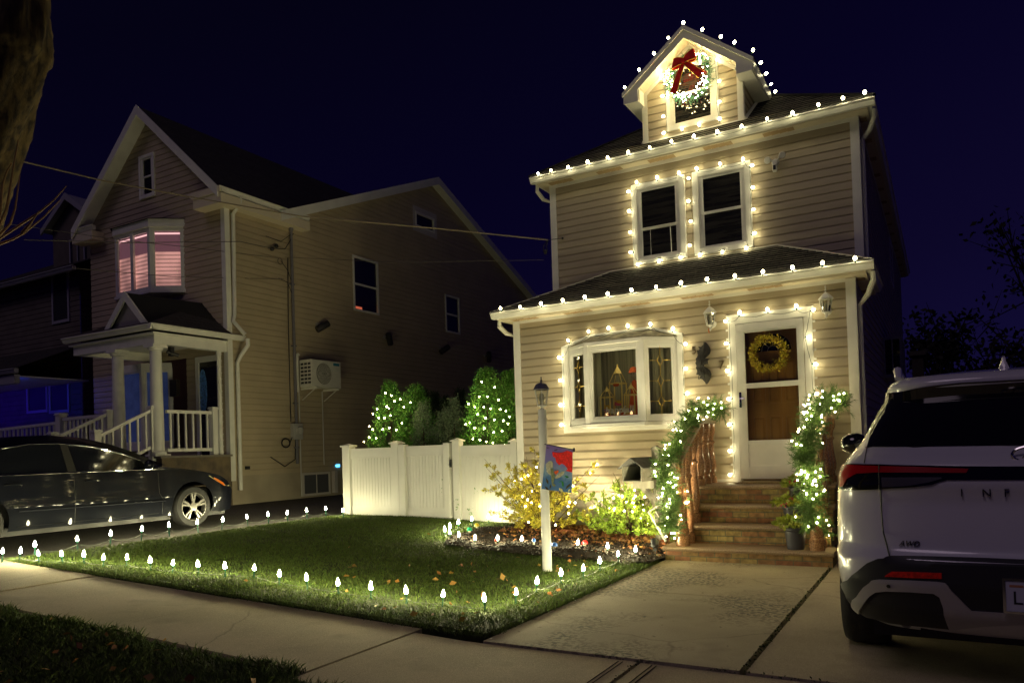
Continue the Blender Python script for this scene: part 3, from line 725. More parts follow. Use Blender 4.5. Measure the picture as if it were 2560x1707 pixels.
# ---- doors
dcas = MB(); yc = Y1-.03
dcas.box((-2.53, yc, .86), (-2.425, Y1+.10, 3.03)); dcas.box((-1.545, yc, .86), (-1.435, Y1+.10, 3.03)); dcas.box((-2.53, yc, 3.03), (-1.435, Y1+.10, 3.145))
dcas.box((-2.565, Y1-.012, .80), (-2.53, Y1, 3.17)); dcas.box((-1.435, Y1-.012, .80), (-1.40, Y1, 3.17)); dcas.box((-2.55, yc-.012, 3.12), (-1.415, yc, 3.16))
dcas.box((-2.53, yc, .74), (-1.435, Y1+.05, .86)); dcas.box((-2.83, Y1-.02, .86), (-2.53, Y1-.001, .90)); 
dcas.build('door_casing', M_white, H1, bevel=.004)
ys = Y1-.045
sdm = MB(); sx0, sx1 = -2.42, -1.55
for a, b in (((sx0, .90), (sx0+.112, 3.02)), ((sx1-.085, .90), (sx1, 3.02)), ((sx0+.112, 2.895), (sx1-.085, 3.02)), ((sx0+.112, 2.135), (sx1-.085, 2.205)), ((sx0+.112, 1.37), (sx1-.085, 1.425)), ((sx0+.112, .90), (sx1-.085, 1.08))):
    sdm.box((a[0], ys, a[1]), (b[0], ys+.035, b[1]))
sdm.box((sx0+.112, ys+.012, 1.08), (sx1-.085, ys+.03, 1.37)); sdm.box((sx0+.02, ys-.008, 2.92), (sx1-.02, ys, 2.935))
storm = sdm.build('storm_door', M_white, H1, bevel=.004)
g = MB(); g.poly([(sx0+.11, ys+.02, 1.42), (sx1-.08, ys+.02, 1.42), (sx1-.08, ys+.02, 2.14), (sx0+.11, ys+.02, 2.14)]); g.poly([(sx0+.11, ys+.02, 2.2), (sx1-.08, ys+.02, 2.2), (sx1-.08, ys+.02, 2.9), (sx0+.11, ys+.02, 2.9)])
g.build('pane', M_glass, storm)
h = MB(); h.box((-2.405, ys-.012, 1.88), (-2.375, ys, 2.09)); h.tube([(-2.39, ys-.012, 2.0), (-2.39, ys-.05, 2.0), (-2.32, ys-.055, 1.995)], .009, 8); h.lathe([(.013, 0), (.013, .02)], (-2.39, ys-.012, 1.93), 8, (0, -1, 0)); h.lathe([(.013, 0), (.013, .02)], (-2.39, ys-.012, 1.90), 8, (0, -1, 0))
h.build('handle', mat('chrome', (.7, .7, .72), .15, metal=1), storm)
M_wood = mat('oak_stain', (.44, .22, .055), .35, var=.22, vscale=5, stretch=(1, 1, .12), noise_detail=8)
yd = Y1+.075
wd_ = MB(); dx0, dx1 = -2.42, -1.55; wd_.box((dx0, yd, .88), (dx1, yd+.04, 3.06))
def panel(mb, x0, x1, z0, z1):
    mb.box((x0, yd-.014, z0), (x0+.02, yd, z1)); mb.box((x1-.02, yd-.014, z0), (x1, yd, z1)); mb.box((x0+.02, yd-.014, z0), (x1-.02, yd, z0+.02)); mb.box((x0+.02, yd-.014, z1-.02), (x1-.02, yd, z1))
    q = [(x0+.03, z0+.03), (x1-.03, z0+.03), (x1-.03, z1-.03), (x0+.03, z1-.03)]; i_ = .02
    r_ = [(x0+.03+i_, z0+.03+i_), (x1-.03-i_, z0+.03+i_), (x1-.03-i_, z1-.03-i_), (x0+.03+i_, z1-.03-i_)]
    vs_ = [(x, yd-.001, z) for x, z in q]+[(x, yd-.016, z) for x, z in r_]
    mb.add(vs_, [[0, 1, 5, 4], [1, 2, 6, 5], [2, 3, 7, 6], [3, 0, 4, 7], [4, 5, 6, 7]])
for x0, x1 in ((-2.26, -2.08), (-2.05, -1.87), (-1.84, -1.66)):
    panel(wd_, x0, x1, 1.92, 2.52); panel(wd_, x0, x1, 1.12, 1.76)
N = 16; cx, cz = -1.96, 2.63
for i in range(N):
    a0, a1 = math.pi*i/N, math.pi*(i+1)/N
    q = lambda a, r: (cx+r*math.cos(a)*1.02, yd-.012, cz+r*math.sin(a)*.98)
    wd_.prism([q(a0, .235), q(a1, .235), q(a1, .265), q(a0, .265)], (0, .014, 0))
wd_.box((cx-.27, yd-.012, cz-.03), (cx+.27, yd, cz))
wood = wd_.build('wooden_door', M_wood, H1)
g = MB(); g.add([(cx, yd-.004, cz)]+[(cx+.236*math.cos(math.pi*i/N)*1.02, yd-.004, cz+.236*math.sin(math.pi*i/N)*.98) for i in range(N+1)], [[0, i+1, i+2] for i in range(N)]); g.build('fanlight', M_glassD, wood)
g = MB()
for a in (.25, .5, .75): g.tube([(cx+.07*math.cos(a*math.pi), yd-.014, cz+.07*math.sin(a*math.pi)), (cx+.23*math.cos(a*math.pi), yd-.014, cz+.23*math.sin(a*math.pi))], .004, 4)
g.tube([(cx+.07*math.cos(math.pi*i/8), yd-.014, cz+.07*math.sin(math.pi*i/8)) for i in range(9)], .004, 4); g.tube([(cx+.15*math.cos(math.pi*i/10), yd-.014, cz+.15*math.sin(math.pi*i/10)) for i in range(11)], .004, 4)
g.build('fanlight_bars', mat('zinc_came', (.5, .48, .42), .4, metal=.7), wood)
# side wall windows, greenhouse window far back on the driveway side
sw = MB()
sw.box((XR, 19.1, 4.95), (XR+.03, 20.2, 5.02)); sw.box((XR, 19.1, 5.9), (XR+.03, 20.2, 5.97)); sw.box((XR, 19.1, 5.02), (XR+.03, 19.2, 5.9)); sw.box((XR, 20.1, 5.02), (XR+.03, 20.2, 5.9))
s1 = sw.build('side_window', M_white, H1); g = MB(); g.box((XR+.002, 19.2, 5.02), (XR+.012, 20.1, 5.9)); g.build('pane', M_glassD, s1)
sw = MB(); a0, a1, z0, z1, xo = 15.6, 16.9, 2.55, 3.25, XR+.32
for z in (z0, z1): sw.box((XR, a0, z-.03), (xo, a1, z+.03))
for x, y in ((xo-.04, a0), (xo-.04, a1-.04), (XR+.001, a0), (XR+.001, a1-.04)): sw.box((x, y, z0+.03), (x+.04, y+.04, z1-.03))
sw.box((xo-.04, (a0+a1)/2, z0+.03), (xo, (a0+a1)/2+.04, z1-.03)); sw.box((XR+.15, a0, z0+.03), (XR+.17, a0+.02, z1-.03))
s1 = sw.build('garden_window', mat('painted_grey', (.42, .42, .45), .5), H1); g = MB(); g.box((XR+.01, a0+.01, z0+.03), (xo-.012, a1-.01, z1-.03)); g.build('pane', M_glassD, s1)
# ================================================================ FRONT STEPS
def F_(x, y): return (1300+x*.4252, y*.4252)
def G_(x, y): return (1300+x*.4252, 400+y*.4252)
def H_(x, y): return (1200+x*.2551, 750+y*.2551)
def I_(x, y): return (1600+x*.2551, 700+y*.2551)
def J_(x, y): return (1600+x*.3061, 950+y*.3061)
def K_(x, y): return (1150+x*.2869, 1050+y*.2869)
def N_(x, y): return (x*.5527, 1300+y*.5527)
def R_(x, y): return (1200+x*.2806, 380+y*.2806)
def TT(x, y): return (840+x*.2126, 1080+y*.2126)
def W_(x, y): return (1640+x*.2041, 1180+y*.2041)
M_gran = mat('brown_granite', (.34, .24, .15), .5, col2=(.20, .13, .08), vscale=90, bump=.35, bscale=70)
M_granp = mat('polished_granite', (.42, .22, .11), .16, col2=(.16, .075, .04), vscale=75, coat=.6, noise_detail=3)
M_brick = uvbrick('step_brick', (.20, .075, .035), (.25, .19, .065), (.10, .095, .055), .20, .068, .006, .85, .6, .45)
SX0, SX1 = -3.0, -1.10
YS = [8.86, 9.27, 9.56, 9.77]; ZS = [.167, .395, .624, .859]
ST = T('front_steps', 'five step granite stoop with brick risers leading up to the front door', 'steps', (-2.05, 9.6, 0))
zprev = 0
for i, (y, z) in enumerate(zip(YS, ZS)):
    yb = (YS[i+1]+.035) if i < 3 else Y1+.02
    ex = .02 if i == 0 else 0
    t = MB(); x0, x1 = SX0-ex+(0 if i == 0 else .04), SX1+ex-(0 if i == 0 else .04); ya = y; r_ = .026
    prof = [(yb, z), (ya+r_, z), (ya+.008, z-.008), (ya, z-r_), (ya+.008, z-.045), (ya+.022, z-.055), (yb, z-.055)]
    A = [(x0, p[0], p[1]) for p in prof]; B = [(x1, p[0], p[1]) for p in prof]; n = len(prof)
    t.add(A+B, [[k, k+n, (k+1) % n+n, (k+1) % n] for k in range(n)]+[list(range(n)), list(range(2*n-1, n-1, -1))])
    t.build('tread', M_gran, ST, smooth=True)
    b = MB(); yy = y+.035; zt_ = z-.056; zb_ = -.05 if i == 0 else ZS[i-1]-.001; o = i*.07
    b.poly([(x0+.02, yy, zb_), (x1-.02, yy, zb_), (x1-.02, yy, zt_), (x0+.02, yy, zt_)], [(x0+o, zb_+.012), (x1+o, zb_+.012), (x1+o, zt_+.012), (x0+o, zt_+.012)])
    for xx, q in ((x0+.02, -1), (x1-.02, 1)):
        P = [(xx, yy, zb_), (xx, yb, zb_), (xx, yb, zt_), (xx, yy, zt_)]; U = [(yy, zb_), (yb, zb_), (yb, zt_), (yy, zt_)]
        if q < 0: P = P[::-1]; U = U[::-1]
        b.poly(P, U)
        zl = -.05; P = [(xx, yb-.0, zl), (xx, Y1+.02, zl), (xx, Y1+.02, zt_), (xx, yb, zt_)]; U = [(p[1], p[2]) for p in P]
        if i < 3: b.poly(P if q > 0 else P[::-1], U if q > 0 else U[::-1])
        if i == 3:
            P = [(xx, yy, zl), (xx, yb, zl), (xx, yb, zb_), (xx, yy, zb_)]; b.poly(P if q > 0 else P[::-1], [(p[1], p[2]) for p in (P if q > 0 else P[::-1])])
    b.build('riser', M_brick, ST)
def rail_z(y): return 1.70 if y > 9.85 else 1.70-(9.85-y)*.49
def stepz(y):
    z = 0
    for a, b in zip(YS, ZS):
        if y >= a: z = b
    return z
def balustrade(X, label, kx=1):
    t = T('stone_balustrade', label, 'balustrade', (X, 9.6, .167), 'granite balustrades of the stoop')
    ys_ = [10.40, 10.11, 9.82, 9.54, 9.26]
    for y in ys_:
        z0 = stepz(y); h = rail_z(y)-.03-z0; p = []
        for r, u in ((.074, 0), (.076, .10), (.052, .115), (.064, .13), (.050, .15), (.072, .22), (.076, .30), (.060, .42), (.048, .55), (.042, .66), (.060, .68), (.060, .70), (.042, .72), (.050, .80), (.070, .86), (.074, .90), (.074, 1.0)):
            p.append((r, u*h))
        b = MB(); b.lathe(p, (X, y, z0+.001), 14); b.build('baluster', M_granp, t, smooth=True)
    b = MB(); b.lathe([(.085, 0), (.088, .12), (.07, .14), (.078, .17), (.06, .30), (.066, .60), (.05, .80), (.06, 1.05), (.06, 1.09)], (X, 9.0, .168), 16); b.build('end_pedestal', M_granp, t, smooth=True)
    rp = [(10.52, 1.72), (9.95, 1.72), (9.80, 1.695), (9.5, 1.55), (9.2, 1.40), (9.0, 1.30), (8.90, 1.22)]
    b = MB()
    for (a, za), (c, zc) in zip(rp, rp[1:]):
        P = [Vector((X-.06, a, za)), Vector((X+.06, a, za)), Vector((X+.06, c, zc)), Vector((X-.06, c, zc))]
        b.prism(P, (0, 0, -.045))
    b.build('handrail', M_gran, t)
    return t
balustrade(-2.80, 'polished granite balustrade on the mailbox side of the stoop')
balustrade(-1.27, 'polished granite balustrade on the driveway side of the stoop, next to the white car')
mb = MB(); pts = [(-2.38, 9.98), (-1.50, 9.98), (-1.50, 10.42), (-2.38, 10.42)]
mb.prism([(x, y, .874) for x, y in pts], (0, 0, -.012)); tag(mb.build('doormat', mat('coir', (.22, .15, .07), 1, var=.4, vscale=60, bump=1, bscale=200), bevel=.004), 'brown coir doormat in front of the front door', 'doormat')
# ================================================================ LIGHT STRINGS
def bulb_mesh(name, m_):
    b = MB(); k_ = .84 if 'lawn' in name else .86; b.lathe([(.008, 0), (.0155, .006), (.0175, .018), (.0150, .038), (.0095, .056), (.004, .070), (0, .076)] if 'lawn' in name else [(.009, 0), (.017, .008), (.0215, .021), (.0215, .030), (.016, .043), (.007, .050), (0, .052)], (0, 0, 0), 8)
    b.cur = 1; b.lathe([(.010, -.030), (.011, -.004), (.010, .003)], (0, 0, 0), 6)
    me = bpy.data.meshes.new(name); me.from_pydata(b.v, [], b.f); me.materials.append(m_); me.materials.append(M_sock)
    me.polygons.foreach_set('material_index', b.mi); me.polygons.foreach_set('use_smooth', [True]*len(b.f)); return me
ME_C9 = bulb_mesh('bulb', M_bulb); ME_C9L = bulb_mesh('bulb_lawn', M_bulbC)
b = MB(); b.ball((0, 0, 0), .0095, 6, 4); ME_MINI = bpy.data.meshes.new('mini_bulb'); ME_MINI.from_pydata(b.v, [], b.f); ME_MINI.materials.append(M_mini)
def sag_path(pts, sag, n=5, wig=.004):
    out_ = []
    for a, b in zip(pts, pts[1:]):
        a, b = Vector(a), Vector(b)
        for i in range(n):
            t = i/n; out_.append(a.lerp(b, t)+Vector((random.uniform(-wig, wig), random.uniform(-wig, wig), -4*sag*t*(1-t))))
    out_.append(Vector(pts[-1])); return out_
def c9_string(label, pts, dirs, sag=.02, off=-.028, group=None):
    """pts: bulb positions (centre of the glass), dirs: where each bulb points"""
    P = [Vector(p) for p in pts]; b0 = min(P, key=lambda p: p.z)
    t = T('light_string', label, 'string lights', b0, group)
    soc = []
    for p, d in zip(P, dirs):
        d = Vector(d).normalized(); base = p-d*.034
        q = d.to_track_quat('Z', 'Y'); inst(ME_C9, 'bulb', t, base, q, random.uniform(.88, 1.12)); soc.append(base-d*.03)
    c = MB(); c.tube(sag_path(soc, sag), .0028, 4); c.build('cord', M_cord, t)
    return t
jit = lambda v, a=.25: Vector(v)+Vector((random.uniform(-a, a), random.uniform(-a, a), random.uniform(-a, a)))
up = (0, -.15, 1)
# upper gutter
pp = [(105, 1018), (182, 998), (283, 982), (397, 950), (515, 923), (636, 893), (762, 862), (890, 829), (1022, 799), (1160, 772), (1302, 739), (1452, 695), (1602, 663), (1753, 613), (1898, 575), (2026, 540)]
c9_string('warm white bulbs clipped along the topmost front gutter under the dormer', [onY(*F_(*p), YG2-.07) for p in pp], [jit(up) for _ in pp], .015)
pp = [R_(181, 1385), R_(356, 1374), R_(543, 1346), R_(735, 1315), R_(933, 1287), R_(1137, 1258), R_(1348, 1224), G_(800, 741), G_(946, 719), G_(1100, 698), G_(1262, 677), G_(1428, 653), G_(1601, 628), G_(1779, 601), G_(1969, 574)]
c9_string('warm white bulbs along the gutter above the ground floor', [onY(*p, YG1-.06) for p in pp], [jit(up) for _ in pp], .015)
# dormer rakes and eaves
pp = [(613, 512), (700, 410), (787, 314), (870, 221), (960, 133), (1073, 172), (1182, 214), (1261, 247), (1371, 293)]
P = [onY(*F_(*p), DF-.0) for p in pp]; D = [jit((-.5, -.1, 1), .15) for _ in pp[:4]]+[jit((0, 0, 1), .1)]+[jit((.4, -.1, 1), .15) for _ in pp[5:]]
P += [onX(*F_(*p), DC+1.10) for p in ((1418, 367), (1450, 432), (1480, 493), (1503, 538))]; D += [jit((1, 0, .5), .2) for _ in range(4)]
P = [onX(*F_(*p), DC-1.10) for p in ((670, 631), (627, 580))]+P; D = [jit((-1, 0, .3), .2) for _ in range(2)]+D
c9_string('warm white bulbs following the gable roof edge of the dormer', P, D, .05)
pp = [(829, 445), (835, 567), (838, 686), (843, 783), (951, 755), (1052, 731), (1174, 697), (1175, 598), (1173, 476), (1164, 349)]
dd = [(-1, -.6, 0)]*4+[(0, -.6, 1)]*3+[(1, -.6, 0)]*3
c9_string('warm white bulbs framing the little dormer window behind the lit wreath', [onY(*F_(*p), DY-.10) for p in pp], [jit(d) for d in dd], .02)
pp = [(683, 127), (635, 187), (639, 301), (644, 425), (647, 543), (693, 616), (816, 596), (944, 576), (1056, 561), (1189, 543), (1329, 519)]
dd = [(-.3, -.4, 1)]+[(-1, -.5, 0)]*4+[(0, -.4, -.6)]*6
c9_string('warm white bulbs down the left jamb and along the sills of the twin upstairs windows', [onY(*G_(*p), Y2-.11) for p in pp], [jit(d) for d in dd], .03)
pp = [(806, 100), (934, 73), (988, 108), (988, 241), (1001, 361), (995, 501)]
c9_string('warm white bulbs running down the gap between the twin upstairs windows', [onY(*G_(*p), Y2-.11) for p in pp], [jit((0, -.6, .8))]*2+[jit((-.6, -1, 0)) for _ in range(4)], .03)
pp = [(1037, 48), (1174, 20), (1310, -8), (1367, 31), (1370, 161), (1376, 291), (1381, 430)]
c9_string('warm white bulbs over the head and right jamb of the twin upstairs windows', [onY(*G_(*p), Y2-.11) for p in pp], [jit((0, -.4, 1))]*3+[jit((1, -.5, 0)) for _ in range(4)], .03)
pp = [(791, 1223), (788, 1027), (779, 786), (773, 563), (859, 388), (1061, 300), (1259, 268), (1447, 246), (1667, 228), (1890, 274), (2018, 430), (2022, 671), (2035, 913)]
c9_string('warm white bulbs outlining the bay window', [onY(*H_(*p), Y1-.10) for p in pp], [jit((-1, -.4, 0)) for _ in range(4)]+[jit((0, -.3, 1)) for _ in range(6)]+[jit((1, -.4, 0)) for _ in range(3)], .04)
pp = [J_(728, 773), J_(730, 577), I_(868, 1414), I_(861, 1166), I_(852, 888), I_(836, 622), I_(829, 402), I_(976, 313), I_(1247, 279), I_(1530, 247), I_(1707, 287), I_(1660, 560), I_(1727, 826), I_(1737, 1114)]
c9_string('warm white bulbs outlining the front door frame', [onY(*p, Y1-.11) for p in pp], [jit((-1, -.3, 0), .15) for _ in range(7)]+[jit((0, -.3, 1)) for _ in range(3)]+[jit((1, -.4, 0)) for _ in range(4)], .03)
# lawn stake lights
ME_STK = None
sb = MB(); sb.lathe([(.008, 0), (.008, .018), (.004, .02), (.0035, -.11)][:1]+[(.008, .022)], (0, 0, -.03), 6)
sb.box((-.006, -.005, -.175), (.006, .005, -.03)); sb.box((-.012, -.004, -.095), (.012, .004, -.07)); sb.tube([(0, 0, -.05), (.012, 0, -.085)], .004, 4)
ME_STK = bpy.data.meshes.new('stake'); ME_STK.from_pydata(sb.v, [], sb.f); ME_STK.materials.append(M_sock)
def lawn_string(label, px, h=.135, white=False):
    P = [grd(p[0], p[1], h)+Vector((0, 0, h)) for p in px]
    t = T('stake_light_string', label, 'stake lights', Vector((P[0].x, P[0].y, P[0].z-h)), 'rows of stake lights round the lawn')
    base = []
    for p in P:
        tilt = Vector((random.uniform(-.10, .10), random.uniform(-.10, .10), 1)).normalized(); q = tilt.to_track_quat('Z', 'Y')
        bb = p-tilt*.036; inst(ME_C9L, 'bulb', t, bb, q, random.uniform(.86, 1.04)); inst(ME_STK, 'stake', t, bb, q); base.append(bb-Vector((0, 0, .045)))
    pts = sag_path(base, .045, 6, .006); pts = [Vector((v.x, v.y, max(v.z, zt(v.x, v.y)+.03))) for v in pts]
    c = MB(); c.tube(pts, .0035, 5); c.build('cord', mat('cord_pale', (.10, .12, .09), .4), t)
    return P
r_front = [(12, 135), (93, 135), (172, 145), (278, 148), (379, 150), (468, 163), (575, 163), (679, 177), (783, 188), (895, 195), (1017, 203), (1150, 210), (1264, 238), (1386, 255), (1528, 277), (1677, 295), (1836, 313), (2005, 327), (2190, 347)]
lawn_string('row of white stake lights along the sidewalk edge of the lawn', [N_(*p) for p in r_front])
lawn_string('row of white stake lights between the lawn and the dark car in the neighbouring driveway', [(87, 1359), (193, 1345), (277, 1332), (355, 1320), (422, 1311), (493, 1303), (557, 1297), (617, 1290), (670, 1284), (718, 1280), (766, 1274), (814, 1269), (857, 1274)], .16)
lawn_string('row of white stake lights along the concrete front path', [K_(*p) for p in ((490, 1485), (672, 1393), (880, 1322), (1074, 1282), (1217, 1218), (1377, 1157), (1530, 1118))])
lawn_string('curved row of white stake lights around the mulch bed', [K_(*p) for p in ((1286, 1090), (1028, 1057), (770, 1052), (538, 1026), (328, 1021))]+[TT(*p) for p in ((1635, 1232), (1445, 1195), (1335, 1165), (1278, 1137), (1338, 1095), (1440, 1052), (1597, 1013), (1793, 990))])
# ================================================================ GARLANDS, WREATHS
M_needle = mat('garland_needle', (.075, .165, .030), .5, island=.5)
def garland(label, X, px, nb, seed):
    random.seed(seed); np.random.seed(seed)
    P = [onX(*J_(*p), X) for p in px]; P = [q if q.y < 10.3 else onY(*J_(*p), 10.3) for p, q in zip(px, P)]
    path = []
    for a, b in zip(P, P[1:]):
        for i in range(12): path.append(a.lerp(b, i/12))
    t = T('garland', label, 'garland', (X, P[-1].y, P[-1].z-.1), 'lit pine garlands on the stoop')
    pts, dirs = [], []
    n = len(path)
    for _ in range(760):        # sprigs
        i = random.randrange(n-1); c = path[i]; ax = (path[min(i+3, n-1)]-path[max(i-3, 0)]).normalized()
        d = Vector(np.random.normal(size=3)); d = (d-ax*d.dot(ax)*.4).normalized(); L = random.uniform(.08, .21)
        for k in range(34):
            u = k/34; q = c+d*L*u; nd = (d*1.0+Vector(np.random.normal(size=3))*.75)
            pts.append(q); dirs.append(nd)
    needles('greenery', pts, dirs, .058, .0065, M_needle, t)
    for k in range(nb):
        i = random.randrange(n-1); c = path[i]; a = random.uniform(0, 6.28); r_ = random.uniform(.08, .17)
        ax = (path[min(i+3, n-1)]-path[max(i-3, 0)]).normalized(); s1_ = ax.cross(Vector((0, 1, .3))).normalized(); s2 = ax.cross(s1_)
        d_ = s1_*math.cos(a)+s2*math.sin(a)
        if d_.y > .3 and random.random() < .8: d_ = -d_
        inst(ME_MINI, 'mini_bulb', t, c+d_*r_, scale=.9)
    return t
garland('lit pine garland spiralling down the mailbox side railing of the stoop', -2.85, [(680, 250), (600, 225), (500, 235), (420, 265), (390, 350), (330, 440), (290, 530), (250, 620), (215, 700), (195, 790), (225, 880), (320, 930), (300, 1010), (235, 1080), (240, 1160), (290, 1230)], 74, 3)
garland('lit pine garland on the driveway side railing of the stoop, beside the flower pots', -1.27, [(1655, 205), (1580, 160), (1500, 135), (1460, 220), (1410, 290), (1395, 380), (1370, 470), (1345, 560), (1345, 650), (1370, 740), (1400, 830), (1420, 920), (1400, 1000), (1370, 1080), (1400, 1150), (1460, 1210), (1480, 1270)], 78, 4)
def ring(c, R, n=60, y=0): return [Vector((c.x+R*math.cos(2*math.pi*i/n), c.y+y, c.z+R*math.sin(2*math.pi*i/n))) for i in range(n)]
random.seed(11); np.random.seed(11)
wc = Vector((-3.365, 12.04, 7.335)); t = T('christmas_wreath', 'round green wreath with white lights and a big red bow on the dormer window', 'wreath', (wc.x, 12.1, 6.9))
rg = ring(wc, .325); pts, dirs = [], []
for _ in range(330):
    c = random.choice(rg); d = Vector(np.random.normal(size=3)); d.normalize(); L = random.uniform(.05, .13); rad = (c-wc).normalized(); d = (d*.9+rad*.25)
    for k in range(26): pts.append(c+d*L*(k/26)); dirs.append(d+Vector(np.random.normal(size=3))*.7)
needles('greenery', pts, dirs, .035, .005, mat('wreath_needle', (.03, .12, .07), .5, island=.5), t)
for k in range(84):
    a = random.choice([random.uniform(-3.14, 3.14), random.uniform(-.9*math.pi, -.05*math.pi), random.uniform(-.2*math.pi, .45*math.pi), random.uniform(.8*math.pi, 1.2*math.pi), random.uniform(-.8*math.pi, -.2*math.pi)])
    R_2 = .325+random.uniform(-.09, .09); inst(ME_MINI, 'mini_bulb', t, (wc.x+R_2*math.cos(a), wc.y-random.uniform(.07, .13), wc.z+R_2*math.sin(a)), scale=.95)
M_red = mat('red_velvet', (.72, .010, .012), .75, var=.25, vscale=12)
bow = MB(); yb_ = wc.y-.15; bc = Vector((wc.x-.03, yb_, wc.z+.22))
def ribbon(mb, pts, wd, axis_dirs):
    for (a, wa, da), (b, wb, db) in zip(zip(pts, wd, axis_dirs), list(zip(pts, wd, axis_dirs))[1:]):
        a, b, da, db = Vector(a), Vector(b), Vector(da), Vector(db)
        mb.poly([a-da*wa, b-db*wb, b+db*wb, a+da*wa])
gold = MB()
def loop(cx, s_, tilt):
    pr, pw, pd = [], [], []
    for i in range(13):
        t_ = math.pi*2*i/12; x_ = .095*(1-math.cos(t_)); y_ = .045*math.sin(t_); w_2 = .028+.055*math.sin(t_/2)
        pr.append((bc.x+s_*x_, bc.y-.03+y_, bc.z+x_*tilt)); pw.append(w_2); pd.append((-.25*s_, 0, 1))
    ribbon(bow, pr, pw, pd)
    for q_ in (-1, 1): gold.tube([Vector(p)+Vector(d_)*w3*q_ for p, w3, d_ in zip(pr, pw, pd)], .006, 4)
loop(0, -1, -.05); loop(0, 1, .35)
def tail(dx, dz):
    pr, pw, pd = [], [], []
    for i in range(8):
        u = i/7; pr.append((bc.x+dx*u, bc.y-.03-.02*math.sin(u*5), bc.z-.02-dz*u)); pw.append(.03+.030*u); v = Vector((dz, 0, dx)).normalized(); pd.append(v)
    ribbon(bow, pr, pw, pd)
    for q_ in (-1, 1): gold.tube([Vector(p)+Vector(d_)*w3*q_ for p, w3, d_ in zip(pr, pw, pd)], .006, 4)
tail(-.20, .44); tail(.26, .26)
bow.ball((bc.x, bc.y-.045, bc.z), (.04, .03, .045), 8, 6)
bo = bow.build('bow', M_red, t, smooth='all'); gold.build('gold_edge', mat('gold_wire', (.7, .42, .06), .4, metal=.6), bo)
# yellow door wreath
random.seed(12); np.random.seed(12)
wc = Vector((-1.995, 10.475, 2.585)); t = T('door_wreath', 'yellow berry and leaf wreath hanging on the storm door', 'wreath', (wc.x, wc.y, 2.3))
rg = ring(wc, .195); pts = []; tw = MB()
for k in range(7):
    a0 = random.uniform(0, 6.28); tw.tube([Vector((wc.x+(.185+.012*math.sin(i*.9+k))*math.cos(a0+i*.42), wc.y+.01*math.cos(i*1.3+k), wc.z+(.185+.012*math.sin(i*.9+k))*math.sin(a0+i*.42))) for i in range(16)], .006, 4)
tw.build('twig_ring', mat('twig_brown', (.12, .07, .03), .9), t)
pp = []; dd = []
for _ in range(900):
    c = random.choice(rg); d = Vector(np.random.normal(size=3)); pp.append(c+d*.028-Vector((0, .015, 0))); rad = (c-wc).normalized(); dd.append(rad*.8+Vector((-rad.z, 0, rad.x))*.5+Vector((0, -.4, 0)))
leaves('leaf', pp, .042, mat('yellow_leaf', (.50, .40, .03), .5, island=.45), t, aspect=.55, dirs=dd, jit=.6)
bb = MB()
for _ in range(70):
    c = random.choice(rg)+Vector(np.random.normal(size=3))*.035; bb.ball((c.x, c.y-.03, c.z), .008, 5, 4)
bb.build('berries', mat('yellow_berry', (.65, .50, .05), .4), t)
# ================================================================ WALL FITTINGS
M_lw = mat('lantern_white', (.74, .73, .68), .4); M_lg = glassmat('lantern_glass', (.92, .93, .9), .06, .05)
def wall_lantern(x, label, tagm=False):
    y = Y1-.155; t = T('wall_lantern', label, 'wall lantern', (x, Y1, 2.95), 'white wall lanterns either side of the door')
    m = MB(); m.lathe([(.004, 3.38), (.010, 3.36), (.005, 3.34), (.013, 3.32), (.006, 3.30), (.02, 3.285)], (x, y, 0), 8)
    m.lathe([(.022, 3.285), (.05, 3.262), (.092, 3.215), (.095, 3.205), (.08, 3.203), (0, 3.203)], (x, y, 0), 6); m.build('roof', M_lw, t)
    m = MB()
    for k in range(6):
        a = math.pi*2*(k)/6; m.tube([(x+.078*math.cos(a), y+.078*math.sin(a), 3.203), (x+.048*math.cos(a), y+.048*math.sin(a), 3.045)], .005, 4)
    m.lathe([(.05, 3.045), (.052, 3.035), (.02, 3.02), (.014, 2.99), (.02, 2.985), (.008, 2.965), (.0, 2.945)], (x, y, 0), 8)
    m.build('cage', M_lw, t)
    m = MB(); m.lathe([(.044, 3.05), (.072, 3.2)], (x, y, 0), 6); m.f = m.f[:-2]; m.mi = m.mi[:-2]; m.uv = m.uv[:-2]; m.build('glass', M_lg, t)
    m = MB(); m.lathe([(.018, 3.05), (.018, 3.09), (.012, 3.10), (.02, 3.12), (.016, 3.15), (0, 3.165)], (x, y, 0), 8); m.build('lamp', mat('unlit_bulb', (.55, .52, .42), .3), t)
    m = MB(); m.lathe([(.058, 0), (.055, .012), (.03, .022), (0, .024)], (x, Y1, 3.06), 14, (0, -1, 0)); m.tube([(x, Y1-.02, 3.06), (x, Y1-.07, 3.02), (x, Y1-.12, 3.0), (x, y, 3.01)], .009, 6); m.build('wall_plate', M_lw, t)
    if tagm:
        m = MB(); m.tube([(x-.01, y, 3.0), (x-.02, y-.02, 2.97), (x-.015, y-.01, 2.93)], .008, 5); m.build('ribbon', mat('orange_ribbon', (.6, .15, .02), .6), t)
wall_lantern(-2.74, 'white wall lantern between the bay window and the door, with an orange ribbon', True)
wall_lantern(-1.245, 'white wall lantern at the driveway side of the front door')
